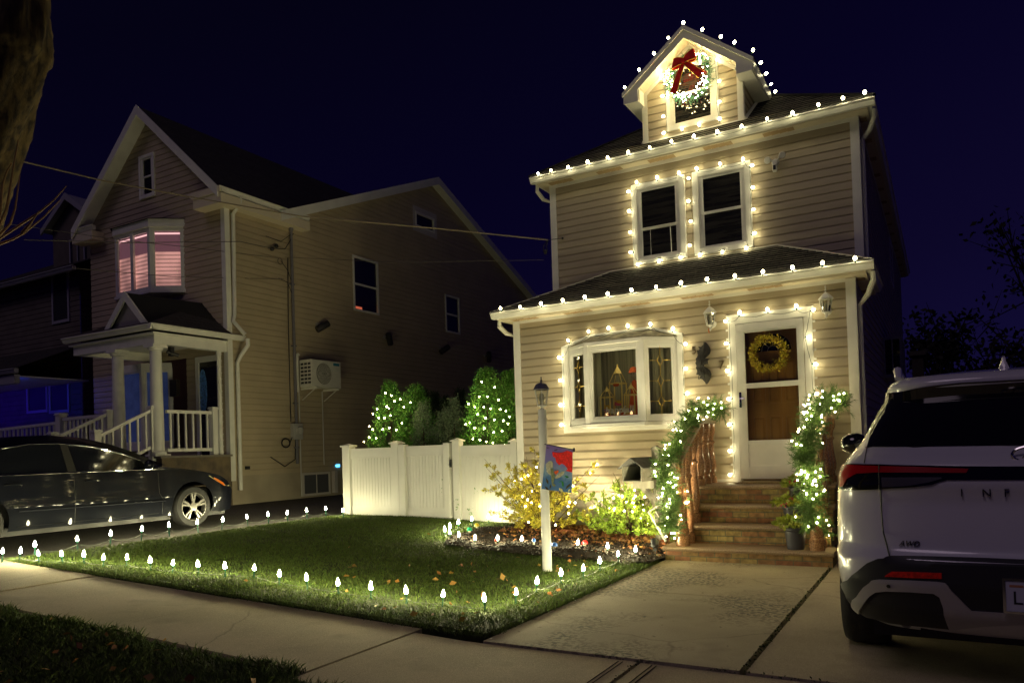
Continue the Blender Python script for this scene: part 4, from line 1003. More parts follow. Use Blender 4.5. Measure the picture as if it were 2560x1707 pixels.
# bat
bt = MB(); out_ = [(640, 40), (690, 75), (760, 170), (795, 280), (785, 355), (720, 395), (665, 455), (655, 490), (715, 480), (735, 495), (785, 490), (745, 520), (728, 560), (740, 635), (690, 620), (640, 630), (630, 690), (720, 730), (790, 800), (820, 890), (800, 980), (750, 1070), (690, 1155), (640, 1095), (580, 1030), (530, 1010), (490, 1030), (530, 940), (470, 905), (435, 908), (460, 850), (450, 790), (420, 730), (440, 680), (410, 600), (430, 560), (420, 480), (455, 450), (470, 390), (440, 280), (470, 275), (510, 240), (490, 190), (455, 165), (540, 180), (600, 120)]
P = [onY(1700+x*.0956, 850+y*.0956, Y1-.05) for x, y in out_]
cc = sum(P, Vector())/len(P); n = len(P)
def bz(p): return p+Vector((0, -.02+.5*max(0, abs(p.z-cc.z)-.06)*.35, 0))
F3 = [bz(p) for p in P]; B3 = [p+Vector((0, .012, 0)) for p in F3]
c1, c2 = onY(1700+620*.0956, 850+280*.0956, Y1-.075), onY(1700+640*.0956, 850+900*.0956, Y1-.075); c0 = onY(1700+560*.0956, 850+580*.0956, Y1-.10)
# fan in three lobes
def lobe(ids, c):
    idx = [F3[i] for i in ids]; bt.add([c]+idx, [[0, i+2, i+1] for i in range(len(idx)-1)]+[[0, 1, len(idx)]])
lobe(list(range(0, 7))+list(range(37, n)), c1); lobe(list(range(6, 17))+list(range(32, 38)), c0); lobe(list(range(16, 33)), c2)
bt.add([p for p in B3], [list(range(n))]); bt.add(F3+B3, [[i, (i+1) % n, (i+1) % n+n, i+n] for i in range(n)])
bt.cur = 0
for (a, b) in ((c0, P[0]), (c0, P[2]), (c0, P[4]), (c0, P[40]), (c0, P[20]), (c0, P[22]), (c0, P[26]), (c0, P[29])): bt.tube([a+Vector((0, -.012, 0)), Vector(b)+Vector((0, -.022, 0))], .005, 4)
bt.ball((c0.x+.03, Y1-.08, c0.z), (.06, .03, .035), 8, 6)
tag(bt.build('bat_decoration', mat('bat_black', (.018, .017, .015), .55)), 'black hanging bat cut-out on the wall between the bay window and the door', 'bat decoration')
def text_mesh(txt, size, ext=.004, font=None, shear=0, bev=0, sp_=1.0):
    c = bpy.data.curves.new('text', 'FONT'); c.body = txt; c.size = size; c.extrude = ext; c.shear = shear; c.bevel_depth = bev; c.space_character = sp_
    c.align_x = 'LEFT'
    o = bpy.data.objects.new('text', c); COL.objects.link(o)
    bpy.context.view_layer.update(); me = bpy.data.meshes.new_from_object(o.evaluated_get(bpy.context.evaluated_depsgraph_get())); bpy.data.objects.remove(o); return me
def place_text(name, me, m_, pos, parent=None, rot=None):
    me.materials.clear(); me.materials.append(m_); o = bpy.data.objects.new(name, me); COL.objects.link(o)
    if parent: o.parent = parent; o.location = Vector(pos)-BASE[parent.name]
    else: o.location = pos
    o.rotation_euler = rot or (math.pi/2, 0, 0); BASE[o.name] = Vector(pos); return o
M_num = mat('brushed_bronze', (.22, .16, .09), .35, metal=.7)
tag(place_text('house_number', text_mesh('5', .16, .006), M_num, (-3.055, Y1-.03, 2.675)), 'bronze house number 5 half hidden behind the bat wing', 'house number')
tag(place_text('house_number', text_mesh('7', .17, .006), M_num, (-2.68, Y1-.03, 2.43)), 'bronze house number 7 between the bat and the door', 'house number')
# security floodlight camera
x, y, z = -2.075, Y2, 5.67
t = T('security_light', 'white twin-head security light with camera right of the upstairs windows', 'security light', (x, y, 5.5))
m = MB(); m.lathe([(.06, 0), (.058, .03), (.045, .045), (0, .05)], (x, y, z), 12, (0, -1, 0)); m.box((x-.035, y-.11, z-.06), (x+.035, y-.04, z+.01)); m.tube([(x-.02, y-.07, z), (x-.08, y-.10, z+.03)], .014, 6); m.tube([(x+.02, y-.07, z), (x+.09, y-.10, z+.06)], .014, 6); m.build('bracket', M_lw, t, smooth=True)
m = MB(); m.box((x-.03, y-.15, z-.17), (x+.035, y-.08, z-.05)); cb = m.build('camera_body', M_lw, t, bevel=.01)
m = MB(); m.box((x-.018, y-.155, z-.15), (x+.022, y-.150, z-.08)); m.build('lens', M_black, cb)
for dx, dz in ((-.095, .03), (.11, .065)):
    m = MB(); m.lathe([(.03, -.02), (.05, .0), (.052, .03), (.045, .04), (0, .042)], (x+dx, y-.11, z+dz), 12, (dx*2, -.8, -.35)); m.build('lamp_head', M_lw, t, smooth=True)
# ================================================================ WINDOW DISPLAY
M_lgold = mat('lantern_gold', (.85, .65, .22), .5)
def deco_lantern(cx, cy, z0, w_, h, label, petals):
    t = T('decorative_lantern', label, 'lantern', (cx, cy, z0), 'candle lanterns in the bay window'); b = MB(); r = w_/2; hb = h*.62
    b.box((cx-r-.01, cy-r-.01, z0), (cx+r+.01, cy+r+.01, z0+.015))
    for sx in (-1, 1):
        for sy in (-1, 1): b.box((cx+sx*r-.008, cy+sy*r-.008, z0+.015), (cx+sx*r+.008, cy+sy*r+.008, z0+hb))
    b.box((cx-r-.012, cy-r-.012, z0+hb), (cx+r+.012, cy-r+.01, z0+hb+.016)); b.box((cx-r-.012, cy+r-.01, z0+hb), (cx+r+.012, cy+r+.012, z0+hb+.016)); b.box((cx-r-.012, cy-r+.01, z0+hb), (cx-r+.01, cy+r-.01, z0+hb+.016)); b.box((cx+r-.01, cy-r+.01, z0+hb), (cx+r+.012, cy+r-.01, z0+hb+.016))
    zz = z0+hb+.016; rt = r*.48
    for sx in (-1, 1):
        for sy in (-1, 1): b.tube([(cx+sx*r, cy+sy*r, zz), (cx+sx*rt, cy+sy*rt, z0+h*.82)], .006, 4)
    b.build('frame', M_lgold, t)
    c = MB(); c.lathe([(rt*1.5, z0+h*.82), (rt*1.45, z0+h*.83), (rt*.3, z0+h*.95), (.012, z0+h*.96), (.014, z0+h*.99), (0, z0+h)], (cx, cy, 0), 4); c.build('cap', M_lgold, t)
    c = MB(); c.lathe([(.022, 0), (.022, .05), (.006, .054), (0, .07)], (cx, cy-.02, z0+.015), 8); c.build('added_glow_stub', mat('added_glow_stub', (1, .8, .5), .5, emis=(1, .62, .28), es=.9), t)  # glowing stub added inside each lantern to brighten the window display
    for i, (col, zz) in enumerate(petals):
        f_ = MB()
        for _ in range(26):
            a = random.uniform(0, 6.28); rr_ = random.uniform(0, r*.55); f_.ball((cx+rr_*math.cos(a), cy+rr_*math.sin(a), z0+zz+random.uniform(-.02, .02)), (.016, .016, .010), 5, 3)
        f_.build('flowers', mat('petal_%s' % i+str(round(col[0], 2))+str(round(col[2], 2)), col, .6), t)
zb0 = 1.845
sh = MB(); sh.box((-4.52, 10.305, 1.82), (-3.72, 10.80, 1.843)); sh.build('window_seat', M_white, bayo)
c = onY(*H_(1240, 1100), 10.36); deco_lantern(c.x, 10.40, zb0, .15, .46, 'small gold lantern with yellow and violet flowers, left in the bay window', [((.35, .03, .02), .05), ((.35, .12, .45), .10), ((.7, .42, .03), .15)])
c = onY(*H_(1345, 1080), 10.42); deco_lantern(c.x, 10.48, zb0, .19, .78, 'tall gold lantern with pink flowers, middle of the bay window', [((.25, .03, .04), .06), ((.7, .12, .22), .19), ((.7, .45, .05), .22)])
c = onY(*H_(1478, 1080), 10.36); deco_lantern(c.x, 10.40, zb0, .15, .48, 'small gold lantern with coral and purple flowers, right in the bay window', [((.35, .15, .5), .08), ((.85, .22, .15), .14)])
c = onY(*H_(1348, 828), 10.48)
pk = MB()
for k in range(9):
    a = 2*math.pi*k/9; pk.ball((c.x+.022*math.cos(a), 10.42+.022*math.sin(a), c.z), (.026, .026, .032), 6, 5)
tag(pk.build('toy_pumpkin', mat('pumpkin_orange', (.65, .10, .01), .45), smooth='all'), 'small orange pumpkin hanging by the roof of the tall gold lantern', 'pumpkin')
# plush figure at the right: a generic orange autumn doll
c = onY(*H_(1515, 820), 10.62); t = T('autumn_doll', 'tall orange plush doll with a pale face behind the right gold lantern', 'doll', (c.x, 10.62, zb0))
f_ = MB(); f_.lathe([(.09, zb0), (.085, zb0+.2), (.055, zb0+.42), (.04, zb0+.52), (.0, zb0+.55)], (c.x, 10.62, 0), 12); f_.build('body', mat('orange_plush', (.55, .10, .015), .8), t, smooth=True)
f_ = MB(); f_.ball((c.x, 10.60, zb0+.62), (.065, .055, .07), 10, 8); hd = f_.build('head', mat('doll_face', (.50, .42, .33), .8), t, smooth='all')
f_ = MB(); f_.lathe([(.085, zb0+.645), (.075, zb0+.66), (.05, zb0+.72), (0, zb0+.735)], (c.x, 10.6, 0), 12); f_.build('hat', MATS['orange_plush'], hd, smooth=True)
f_ = MB(); f_.ball((c.x-.02, 10.545, zb0+.63), .008, 6, 4); f_.ball((c.x+.02, 10.545, zb0+.63), .008, 6, 4); f_.build('eyes', M_black, hd)
M_sign = mat('sign_white', (.8, .78, .74), .5)
c1 = onY(*H_(1235, 1150), 10.31); c2 = onY(*H_(1385, 1145), 10.31); t = T('happy_fall_sign', 'white cut-out words happy fall on the bay window sill, small pumpkin between them', 'sign', (c1.x, 10.31, zb0))
place_text('word_happy', text_mesh('happy', .135, .006, shear=.12, bev=.0022, sp_=1.08), M_sign, (c1.x, 10.30, zb0+.05), t); place_text('word_fall', text_mesh('fall', .135, .006, shear=.12, bev=.0022, sp_=1.08), M_sign, (c2.x+.03, 10.30, zb0+.05), t)
f_ = MB(); xm = (c1.x+c2.x)/2+.07
for dx in (-.025, 0, .025): f_.ball((xm+dx+.06, 10.325, zb0+.05), (.022, .014, .03), 7, 5)
f_.box((c1.x-.02, 10.30, zb0-.01), (c2.x+.24, 10.33, zb0+.018)); f_.build('base_pumpkin', MATS['pumpkin_orange'], t)
# ================================================================ FENCE
def A_(x, y): return (x*.3189, 200+y*.3189)
def B_(x, y): return (x*.3189, 650+y*.3189)
def C_f(x, y): return (600+x*.3401, 400+y*.3401)
def D_f(x, y): return (500+x*.3507, 800+y*.3507)
def E_(x, y): return (x*.2976, 1050+y*.2976)
def L_(x, y): return (2050+x*.236, 880+y*.236)
def M_(x, y): return (2050+x*.3234, 1200+y*.3234)
def V_(x, y): return (2150+x*.2296, 600+y*.2296)
M_fence = mat('fence_vinyl', (.72, .71, .66), .35, var=.045, vscale=2)
FY = 10.66; fx = lambda t: onY(*TT(t, 600), FY).x
FT = T('vinyl_fence', 'white tongue and groove vinyl fence with gate between the tan house and the driveway', 'fence', (-7.9, FY, .22))
def fpost(x0, x1, cap=True, top=1.56, y0=FY-.02):
    z0 = zt((x0+x1)/2, FY)-.05
    m = MB(); m.box((x0, y0, z0), (x1, y0+(x1-x0), top)); p = m.build('post', M_fence, FT, bevel=.006)
    if cap:
        c = MB(); a, b, e = x0-.025, x1+.025, y0; w_ = b-a
        c.box((a, e-.025, top), (b, e-.025+w_, top+.022)); cx, cy = (a+b)/2, e-.025+w_/2
        c.add([(a+.008, e-.017, top+.022), (b-.008, e-.017, top+.022), (b-.008, e-.033+w_, top+.022), (a+.008, e-.033+w_, top+.022), (cx, cy, top+.062)], [[0, 1, 4], [1, 2, 4], [2, 3, 4], [3, 0, 4]])
        c.build('cap', M_fence, p)
    return p
def fpanel(x0, x1, top, name='panel'):
    zb = zt((x0+x1)/2, FY)+.0; m = MB(); y0, y1 = FY+.02, FY+.065
    m.box((x0, y0, top-.17), (x1, y1, top)); m.box((x0, y0, zb), (x1, y1, zb+.17)); m.box((x0, y0-.008, top-.185), (x1, y0, top-.17)); m.box((x0, y0-.006, zb+.17), (x1, y0, zb+.178))
    n = max(3, int(round((x1-x0)/.15))); w_ = (x1-x0)/n
    for i in range(n):
        a = x0+i*w_; m.box((a+.004, y0+.012, zb+.17), (a+w_*.5-.0045, y1-.01, top-.17)); m.box((a+w_*.5+.0015, y0+.012, zb+.17), (a+w_-.004, y1-.01, top-.17))
    m.box((x0, y0+.020, zb+.17), (x1, y1-.012, top-.17))
    return m.build(name, M_fence, FT, bevel=.0015)
e = [fx(v) for v in (88, 158, 662, 735, 742, 808, 1282, 1352, 1382, 1446, 2068, 2140)]
fpost(e[0], e[1]+.03); fpanel(e[1]+.03, e[2], 1.52); fpost(e[2], e[3]+.02, top=1.58)
fpost(e[4]+.02, e[5]+.03, False, 1.56, FY-.035); fpanel(e[5]+.03, e[6], 1.53, 'gate_panel'); fpost(e[6], e[7], False, 1.56, FY-.035)
fpost(e[8], e[9]+.03, top=1.58); fpanel(e[9]+.03, e[10], 1.50); fpost(e[10], e[11], top=1.53)
m = MB(); hx = e[7]+.02; m.box((hx-.01, FY-.05, 1.14), (hx+.03, FY-.03, 1.27)); m.tube([(hx+.01, FY-.05, 1.2), (hx+.01, FY-.08, 1.18)], .01, 5); m.build('latch', M_black, FT)
m = MB(); m.box((e[4]+.0, FY-.05, .45), (e[4]+.03, FY-.03, .53)); m.box((e[4]+.0, FY-.05, 1.3), (e[4]+.03, FY-.03, 1.38)); 
# ================================================================ SHRUBS
M_arb = mat('arborvitae_green', (.085, .25, .03), .55, island=.5)
M_arbd = mat('arborvitae_dark', (.030, .070, .018), .6, island=.5)
M_jun = mat('juniper_grey_green', (.13, .19, .11), .6, island=.45)
M_bark = mat('bark_brown', (.07, .045, .028), .95, var=.4, vscale=20, bump=1, bscale=30, stretch=(1, 1, .2))
def cone_tree(name, label, cat, tops, r, zb, mt, n, size, group=None, seed=1, stem=True):
    """tops: list of (x,y,ztop,rad,share)"""
    random.seed(seed); np.random.seed(seed)
    x0 = sum(t_[0] for t_ in tops)/len(tops); y0 = tops[0][1]
    t = T(name, label, cat, (x0, y0, zb), group); pts, dirs = [], []
    for (x, y, zt_, rad, sh) in tops:
        H = zt_-zb; nt_ = int(n*sh*1.5/14)
        for _ in range(nt_):
            u = random.random()**.75; a = random.uniform(0, 6.283); R_3 = rad*1.18*((1-u)**.68)*(1+.15*math.sin(a*3+u*9)+.14*math.sin(a*7-u*17))+.015
            q = random.uniform(.72, 1.04); c = Vector((x+R_3*q*math.cos(a), y+R_3*q*math.sin(a), zb+.05+H*u*.97)); d = Vector((math.cos(a)*.55, math.sin(a)*.55, .9))
            d += Vector(np.random.normal(size=3))*.2
            for k in range(14): pts.append(c+d*random.uniform(-.05, .09)+Vector(np.random.normal(size=3))*.022); dirs.append(d)
    leaves('foliage', pts, size, mt, t, aspect=.42, dirs=dirs, jit=.55)
    if stem:
        m = MB()
        for (x, y, zt_, rad, sh) in tops: m.tube([(x, y, zb-.05), (x, y, zb+(zt_-zb)*.8)], [.035, .008], 6)
        m.build('stem', M_bark, t)
    return t
def minis(t, pxs, Y, dy=0):
    for p in pxs:
        P = onY(p[0], p[1], Y); inst(ME_MINI, 'mini_bulb', t, P, scale=1.15)
YT = 11.35
def TP(px, py): return onY(px, py, YT)
a1, a2 = TP(963, 960), TP(1015, 965)
t = cone_tree('arborvitae', 'green arborvitae bush with mini lights, left behind the white fence', 'shrub', [(a1.x, YT+.15, a1.z, .58, .6), (a2.x+.02, YT+.25, a2.z, .58, .5)], .5, .3, M_arb, 15000, .042, 'shrubs behind the fence', 21)
minis(t, [D_f(*p) for p in ((1322, 520), (1364, 538), (1387, 580), (1331, 617), (1346, 630), (1263, 634), (1233, 668), (1275, 696), (1314, 696), (1357, 680), (1206, 757), (1231, 780), (1302, 778), (1350, 768), (1206, 836), (1168, 866), (1255, 843), (1500, 587), (1453, 620), (1427, 565), (1400, 783), (1440, 735))], YT-.32)
a1, a2 = TP(1208, 928), TP(1247, 933)
t = cone_tree('arborvitae', 'green arborvitae bush with mini lights, right beside the corner of the tan house', 'shrub', [(a1.x, YT+.1, a1.z, .66, .7), (a2.x, YT+.3, a2.z, .52, .5)], .5, .3, M_arb, 17000, .042, 'shrubs behind the fence', 22)
minis(t, [D_f(*p) for p in ((2008, 440), (2098, 480), (1990, 545), (1915, 596), (2048, 545), (1960, 622), (2023, 620), (2073, 630), (1979, 671), (2035, 697), (2098, 710), (2140, 636), (2165, 716), (2180, 646), (2206, 689), (2195, 737), (1922, 730), (1958, 768), (2026, 772), (2155, 790), (2093, 800), (1995, 853), (2040, 866), (2088, 873), (2169, 888), (1895, 743), (2127, 568), (1946, 845))], YT-.36)
a1, a2, a3 = TP(1065, 1022), TP(1115, 1015), TP(1145, 1000)
cone_tree('juniper', 'dusty grey green juniper bush between the two lit arborvitae', 'shrub', [(a1.x, YT-.1, a1.z+.05, .30, .4), (a2.x, YT-.05, a2.z-.1, .30, .35), (a3.x-.1, YT, a3.z+.0, .26, .35)], .5, .3, M_jun, 11000, .032, 'shrubs behind the fence', 23)
for i, (px, py, Yv, rr_, lab) in enumerate(((1056, 978, 13.6, .35, 'dark cypress standing behind the left lit arborvitae'), (1086, 986, 14.2, .32, 'dark narrow cypress, second from left in the unlit row'), (1114, 994, 15.0, .36, 'dark low cypress in the middle of the unlit row'), (1150, 974, 15.6, .42, 'dark tall cypress just left of the right lit arborvitae'))):
    P = onY(px, py, Yv); cone_tree('cypress', lab, 'shrub', [(P.x, Yv, P.z, rr_, 1)], rr_, .3, M_arbd, 4500, .05, 'dark cypresses by the driveway', 30+i)
# bed shrubs
def azalea(name, label, cx, cy, zb, W2, H2, mt, n, seed, px=None, Ym=None, extra=(), leafs=.040):
    random.seed(seed); np.random.seed(seed); t = T(name, label, 'shrub', (cx, cy, zb)); br = MB(); pts = []; dirs = []
    tips = []
    for i in range(46):
        a = random.uniform(0, 6.283); el = random.uniform(.15, 1.25); L = random.uniform(.75, 1.05)
        d = Vector((math.cos(a)*math.cos(el)*W2, math.sin(a)*math.cos(el)*W2*.75, math.sin(el)*H2*1.0+.08)); tips.append((Vector((cx, cy, zb)), d*L))
    for v in extra: tips.append((Vector((cx, cy, zb)), Vector(v)))
    for b0, d in tips:
        b0 = b0+Vector((random.uniform(-.12, .12), random.uniform(-.08, .08), -.03)); m1 = b0+d*.5+Vector((random.uniform(-.05, .05), 0, .05)); e1 = b0+d
        br.tube([b0, m1, e1], [.010, .006, .002], 5)
        for k in range(7):
            s0 = b0.lerp(e1, random.uniform(.35, 1)); sd = d.normalized()*.5+Vector(np.random.normal(size=3))*.6; sd.z = abs(sd.z)*.8; s1_ = s0+sd*random.uniform(.06, .17)
            br.tube([s0, s1_], [.003, .001], 4, False)
            for w_ in range(int(n/46/7)):
                u = random.random()**.5; pts.append(s0.lerp(s1_, u)+Vector(np.random.normal(size=3))*.014); dirs.append(sd)
    br.build('branches', M_bark, t); leaves('foliage', pts, leafs, mt, t, aspect=.42, dirs=dirs, jit=.8)
    return t, pts
M_yel = mat('yellowing_leaf', (.48, .42, .04), .55, island=.45); M_grn = mat('azalea_leaf', (.27, .40, .04), .55, island=.45)
c = onY(*K_(720, 900), 9.75)
t, pts = azalea('azalea_bush', 'yellowing open bush with mini lights behind the lamp post', c.x-.02, 9.78, zt(c.x, 9.75)+.05, .92, 1.13, M_yel, 15000, 41, extra=[(-1.02, .05, 1.12), (-.95, .1, .62), (.98, 0, 1.02), (.9, -.05, .85), (-.25, .2, 1.25), (-.9, 0, 1.0)])
minis(t, [K_(*p) for p in ((593, 482), (535, 512), (545, 665), (590, 692), (570, 750), (696, 749), (770, 905), (833, 911), (957, 712), (1003, 718), (943, 752), (985, 573), (948, 813), (598, 886), (668, 408))], 9.45)
for _ in range(12): q = random.choice(pts); inst(ME_MINI, 'mini_bulb', t, q)
c = onY(*K_(1480, 880), 9.95)
t, pts = azalea('azalea_bush', 'bright green bush full of mini lights under the wooden mailbox', c.x, 9.98, zt(c.x, 9.95)+.05, .72, .82, M_grn, 13000, 42, extra=[(-.82, 0, .75), (-.9, -.1, .35), (-.35, 0, .95)])
minis(t, [K_(*p) for p in ((1339, 676), (1526, 662), (1513, 681), (1452, 714), (1300, 769), (1346, 769), (1343, 780), (1431, 788), (1506, 718), (1600, 784), (1622, 605), (1580, 855), (1520, 608), (1415, 665), (1610, 668), (1384, 655), (1502, 797))], 9.72)
for _ in range(12): q = random.choice(pts); inst(ME_MINI, 'mini_bulb', t, q)
# ================================================================ LAMP POST, FLAG, MAILBOX, BED ITEMS
M_pw = mat('post_white', (.74, .73, .70), .4, var=.05, vscale=6)
x, y = -3.86, 7.42; z0 = zt(x, y); xt = -3.845
t = T('lamp_post', 'white garden lamp post with a six-sided unlit lantern on the lawn', 'lamp post', (x, y, z0))
m = MB(); m.lathe([(.056, -.02), (.053, .05), (.050, .9), (.047, 1.62), (.050, 1.65), (.050, 1.70), (.044, 1.72), (.048, 1.76), (.046, 1.80), (.022, 1.815)], (x, y, z0), 18); m.build('pole', M_pw, t, smooth=True)
zz = z0+1.80
m = MB(); m.lathe([(.018, 0), (.018, .03), (.055, .045), (.052, .055)], (x, y, zz), 12)
for k in range(6):
    a = math.pi*k/3; m.tube([(x+.052*math.cos(a), y+.052*math.sin(a), zz+.05), (x+.082*math.cos(a), y+.082*math.sin(a), zz+.225)], .006, 4)
m.lathe([(.088, .222), (.086, .232), (.08, .232), (.08, .222)], (x, y, zz), 6); m.build('lantern_cage', M_pw, t)
m = MB(); m.lathe([(.047, .055), (.077, .222)], (x, y, zz), 6); m.f = m.f[:-2]; m.mi = m.mi[:-2]; m.uv = m.uv[:-2]; m.build('glass', M_lg, t)
m = MB(); m.lathe([(.02, .05), (.02, .09), (.03, .11), (.034, .14), (.02, .18), (0, .19)], (x, y, zz), 10); m.build('lamp', MATS['unlit_bulb'], t, smooth=True)
m = MB(); m.lathe([(.094, .228), (.09, .240), (.062, .285), (.030, .300), (.012, .302), (.010, .315), (.016, .325), (.008, .335), (.006, .35), (.010, .358), (0, .372)], (x, y, zz), 8); m.build('lantern_roof', mat('lamp_roof_blue', (.10, .10, .16), .35), t)
# garden flag
cor = [onY(*K_(752, 215), 7.36), onY(*K_(985, 262), 7.30), onY(*K_(972, 632), 7.33), onY(*K_(710, 598), 7.36)]
def fl(u, v):
    a = cor[0].lerp(cor[1], u); b = cor[3].lerp(cor[2], u); p = a.lerp(b, v); return p+Vector((0, .004*math.sin(u*5+v*2)+.004*math.sin(v*4), 0))
fm = bpy.data.materials.new('flag_painting'); fm.use_nodes = True; n_ = fm.node_tree; bs = n_.nodes['Principled BSDF']; bs.inputs['Roughness'].default_value = .8
uvn = n_.nodes.new('ShaderNodeUVMap'); gr = n_.nodes.new('ShaderNodeSeparateXYZ'); n_.links.new(uvn.outputs[0], gr.inputs[0])
nz = n_.nodes.new('ShaderNodeTexNoise'); nz.inputs['Scale'].default_value = 6; nz.inputs['Detail'].default_value = 4; n_.links.new(uvn.outputs[0], nz.inputs['Vector'])
ad = n_.nodes.new('ShaderNodeMath'); ad.operation = 'MULTIPLY_ADD'; ad.inputs[1].default_value = .5; n_.links.new(nz.outputs[0], ad.inputs[0]); n_.links.new(gr.outputs[1], ad.inputs[2])
rp = n_.nodes.new('ShaderNodeValToRGB'); el = rp.color_ramp.elements; el[0].position = .25; el[0].color = (.20, .12, .42, 1); el[1].position = 1.2; el[1].color = (.06, .16, .38, 1)
q_ = el.new(.55); q_.color = (.19, .17, .46, 1); q_ = el.new(.85); q_.color = (.20, .33, .48, 1)
n_.links.new(ad.outputs[0], rp.inputs[0]); n_.links.new(rp.outputs[0], bs.inputs['Base Color'])
t = T('garden_flag', 'small garden flag with red flower and hummingbird hanging from the lamp post', 'flag', (cor[3].x+.1, 7.36, cor[3].z))
m = MB(); N = 14; vs = [fl(i/N, j/N) for j in range(N+1) for i in range(N+1)]
m.add(vs, [[j*(N+1)+i, (j+1)*(N+1)+i, (j+1)*(N+1)+i+1, j*(N+1)+i+1] for j in range(N) for i in range(N)], [[(i/N, j/N), (i/N, (j+1)/N), ((i+1)/N, (j+1)/N), ((i+1)/N, j/N)] for j in range(N) for i in range(N)])
cloth = m.build('cloth', fm, t, smooth='all')
def flp(px, py, o=.003):   # crop coordinates of the flag picture -> cloth
    u0 = (px-685)/600; v0 = (py-225)/1100
    left = lerp(685, 530, max(0, min(1, v0))); right = lerp(1275, 1275, v0); u0 = (px-left)/(right-left); topy = lerp(220, 300, u0); boty = lerp(1280, 1395, u0); v0 = (py-topy)/(boty-topy)
    return fl(u0, v0)-Vector((0, o, 0))
def fpatch(name, col, polys, o=.003):
    m = MB()
    for pl in polys:
        P2 = []
        for (a, b), (c, d) in zip(pl, pl[1:]+pl[:1]):
            k = max(1, int(math.hypot(c-a, d-b)/60)); P2 += [(lerp(a, c, i/k), lerp(b, d, i/k)) for i in range(k)]
        tri = tessellate_polygon([[Vector((a, b, 0)) for a, b in P2]]); P = [flp(a, b, o*2) for a, b in P2]; m.add(P, [list(t3) for t3 in tri])
    m.build(name, mat('flag_'+name, col, .8, var=.25, vscale=40), cloth)
fpatch('red_flower', (.75, .015, .012), [[(810, 375), (930, 390), (1040, 375), (1150, 320), (1270, 350), (1275, 600), (1275, 870), (1200, 850), (1120, 830), (1175, 790), (1100, 690), (1035, 650), (975, 700), (900, 620), (880, 520), (825, 490)]])
fpatch('leaf_dark', (.05, .045, .02), [[(655, 1010), (715, 1090), (715, 1180), (660, 1110)], [(620, 1210), (690, 1250), (740, 1320), (660, 1300)], [(765, 1160), (790, 1230), (750, 1300), (745, 1230)], [(1250, 1140), (1240, 1220), (1130, 1310), (1160, 1220)], [(690, 275), (770, 290), (700, 300)], [(850, 335), (930, 300), (940, 320), (870, 345)]])
fpatch('leaf_green', (.03, .22, .05), [[(955, 1140), (1000, 1095), (1060, 1080), (1000, 1120)], [(1035, 1090), (1080, 1110), (1095, 1190), (1075, 1260), (1040, 1180)], [(1100, 960), (1160, 960), (1215, 995), (1150, 1015)]])
fpatch('bird_body', (.20, .24, .13), [[(770, 780), (830, 790), (850, 900), (880, 960), (860, 1060), (840, 1150), (910, 1200), (850, 1235), (810, 1190), (790, 1080), (780, 950)]], .005)
fpatch('bird_wing', (.46, .44, .33), [[(790, 590), (830, 650), (820, 760), (770, 780), (780, 950), (720, 920), (670, 850), (660, 680), (720, 620)], [(1110, 840), (1080, 920), (1000, 1000), (900, 1040), (880, 1000), (950, 920), (1040, 850)]], .004)
fpatch('bird_throat', (.70, .12, .02), [[(850, 860), (965, 815), (960, 870), (910, 935), (870, 900)]], .006)
fpatch('petal_cream', (.62, .60, .28), [[(985, 1260), (1050, 1290), (1090, 1370), (1030, 1370), (980, 1310)], [(1250, 1285), (1245, 1340), (1200, 1370), (1205, 1320)]])
m = MB(); a = onY(*K_(738, 208), 7.38); b = onY(*K_(992, 258), 7.30); m.tube([a, b], .006, 5); b2 = onY(*K_(992, 258), 7.30); m.lathe([(.012, -.02), (.012, .02)], b2, 8); m.build('rod', mat('rod_dark', (.03, .03, .05), .5), t)
# mailbox on a curved post
M_grey = mat('weathered_wood', (.20, .19, .15), .9, var=.3, vscale=10, bump=.7, bscale=40, stretch=(1, 1, .2)); M_shg = mat('mailbox_shingle', (.085, .085, .078), .9, bump=.8, bscale=50, var=.3)
cx, cy, z0 = -3.56, 9.62, .93
t = T('mailbox', 'weathered wooden house-shaped mailbox with a shingled roof on a curved post', 'mailbox', (-3.45, 9.75, .1))
rz = Matrix.Rotation(math.radians(-14), 3, 'Z'); c0 = Vector((cx, cy, 0))
def mr(p): p = Vector(p); return c0+rz@(p-c0)
w_, d_, h_ = .155, .44, .20
m = MB()
def rbox(mb, a, b): mb.box(a, b, rot=rz, c=(cx, cy, (a[2]+b[2])/2))
def rprism(mb, pts, vec): mb.prism([mr(p) for p in pts], rz@Vector(vec))
x0, x1, y0, y1 = cx-w_, cx+w_, cy-.18, cy+d_-.18
th = .012
rprism(m, [(x0, y0, z0), (x1, y0, z0), (x1, y0, z0+th), (x0, y0, z0+th)], (0, d_, 0))
rprism(m, [(x0, y0, z0+th), (x0+th, y0, z0+th), (x0+th, y0, z0+h_), (x0, y0, z0+h_)], (0, d_, 0)); rprism(m, [(x1-th, y0, z0+th), (x1, y0, z0+th), (x1, y0, z0+h_), (x1-th, y0, z0+h_)], (0, d_, 0))
rprism(m, [(x0, y1-th, z0+th), (x1, y1-th, z0+th), (x1, y1-th, z0+h_), (cx, y1-th, z0+h_+.10), (x0, y1-th, z0+h_)], (0, th, 0))
m.build('box', mat('mailbox_board', (.17, .165, .13), .8, var=.15, vscale=12), t)
m = MB(); hh = .13
for s_ in (-1, 1):
    xe = cx+s_*(w_+.055); ze = z0+h_-.035; P = [(cx, y0-.03, z0+h_+.10), (xe, y0-.03, ze), (xe, y0-.03, ze+.014), (cx, y0-.03, z0+h_+.116)]
    if s_ > 0: P = P[::-1]
    rprism(m, P, (0, d_+.06, 0))
m.build('roof', M_shg, t)
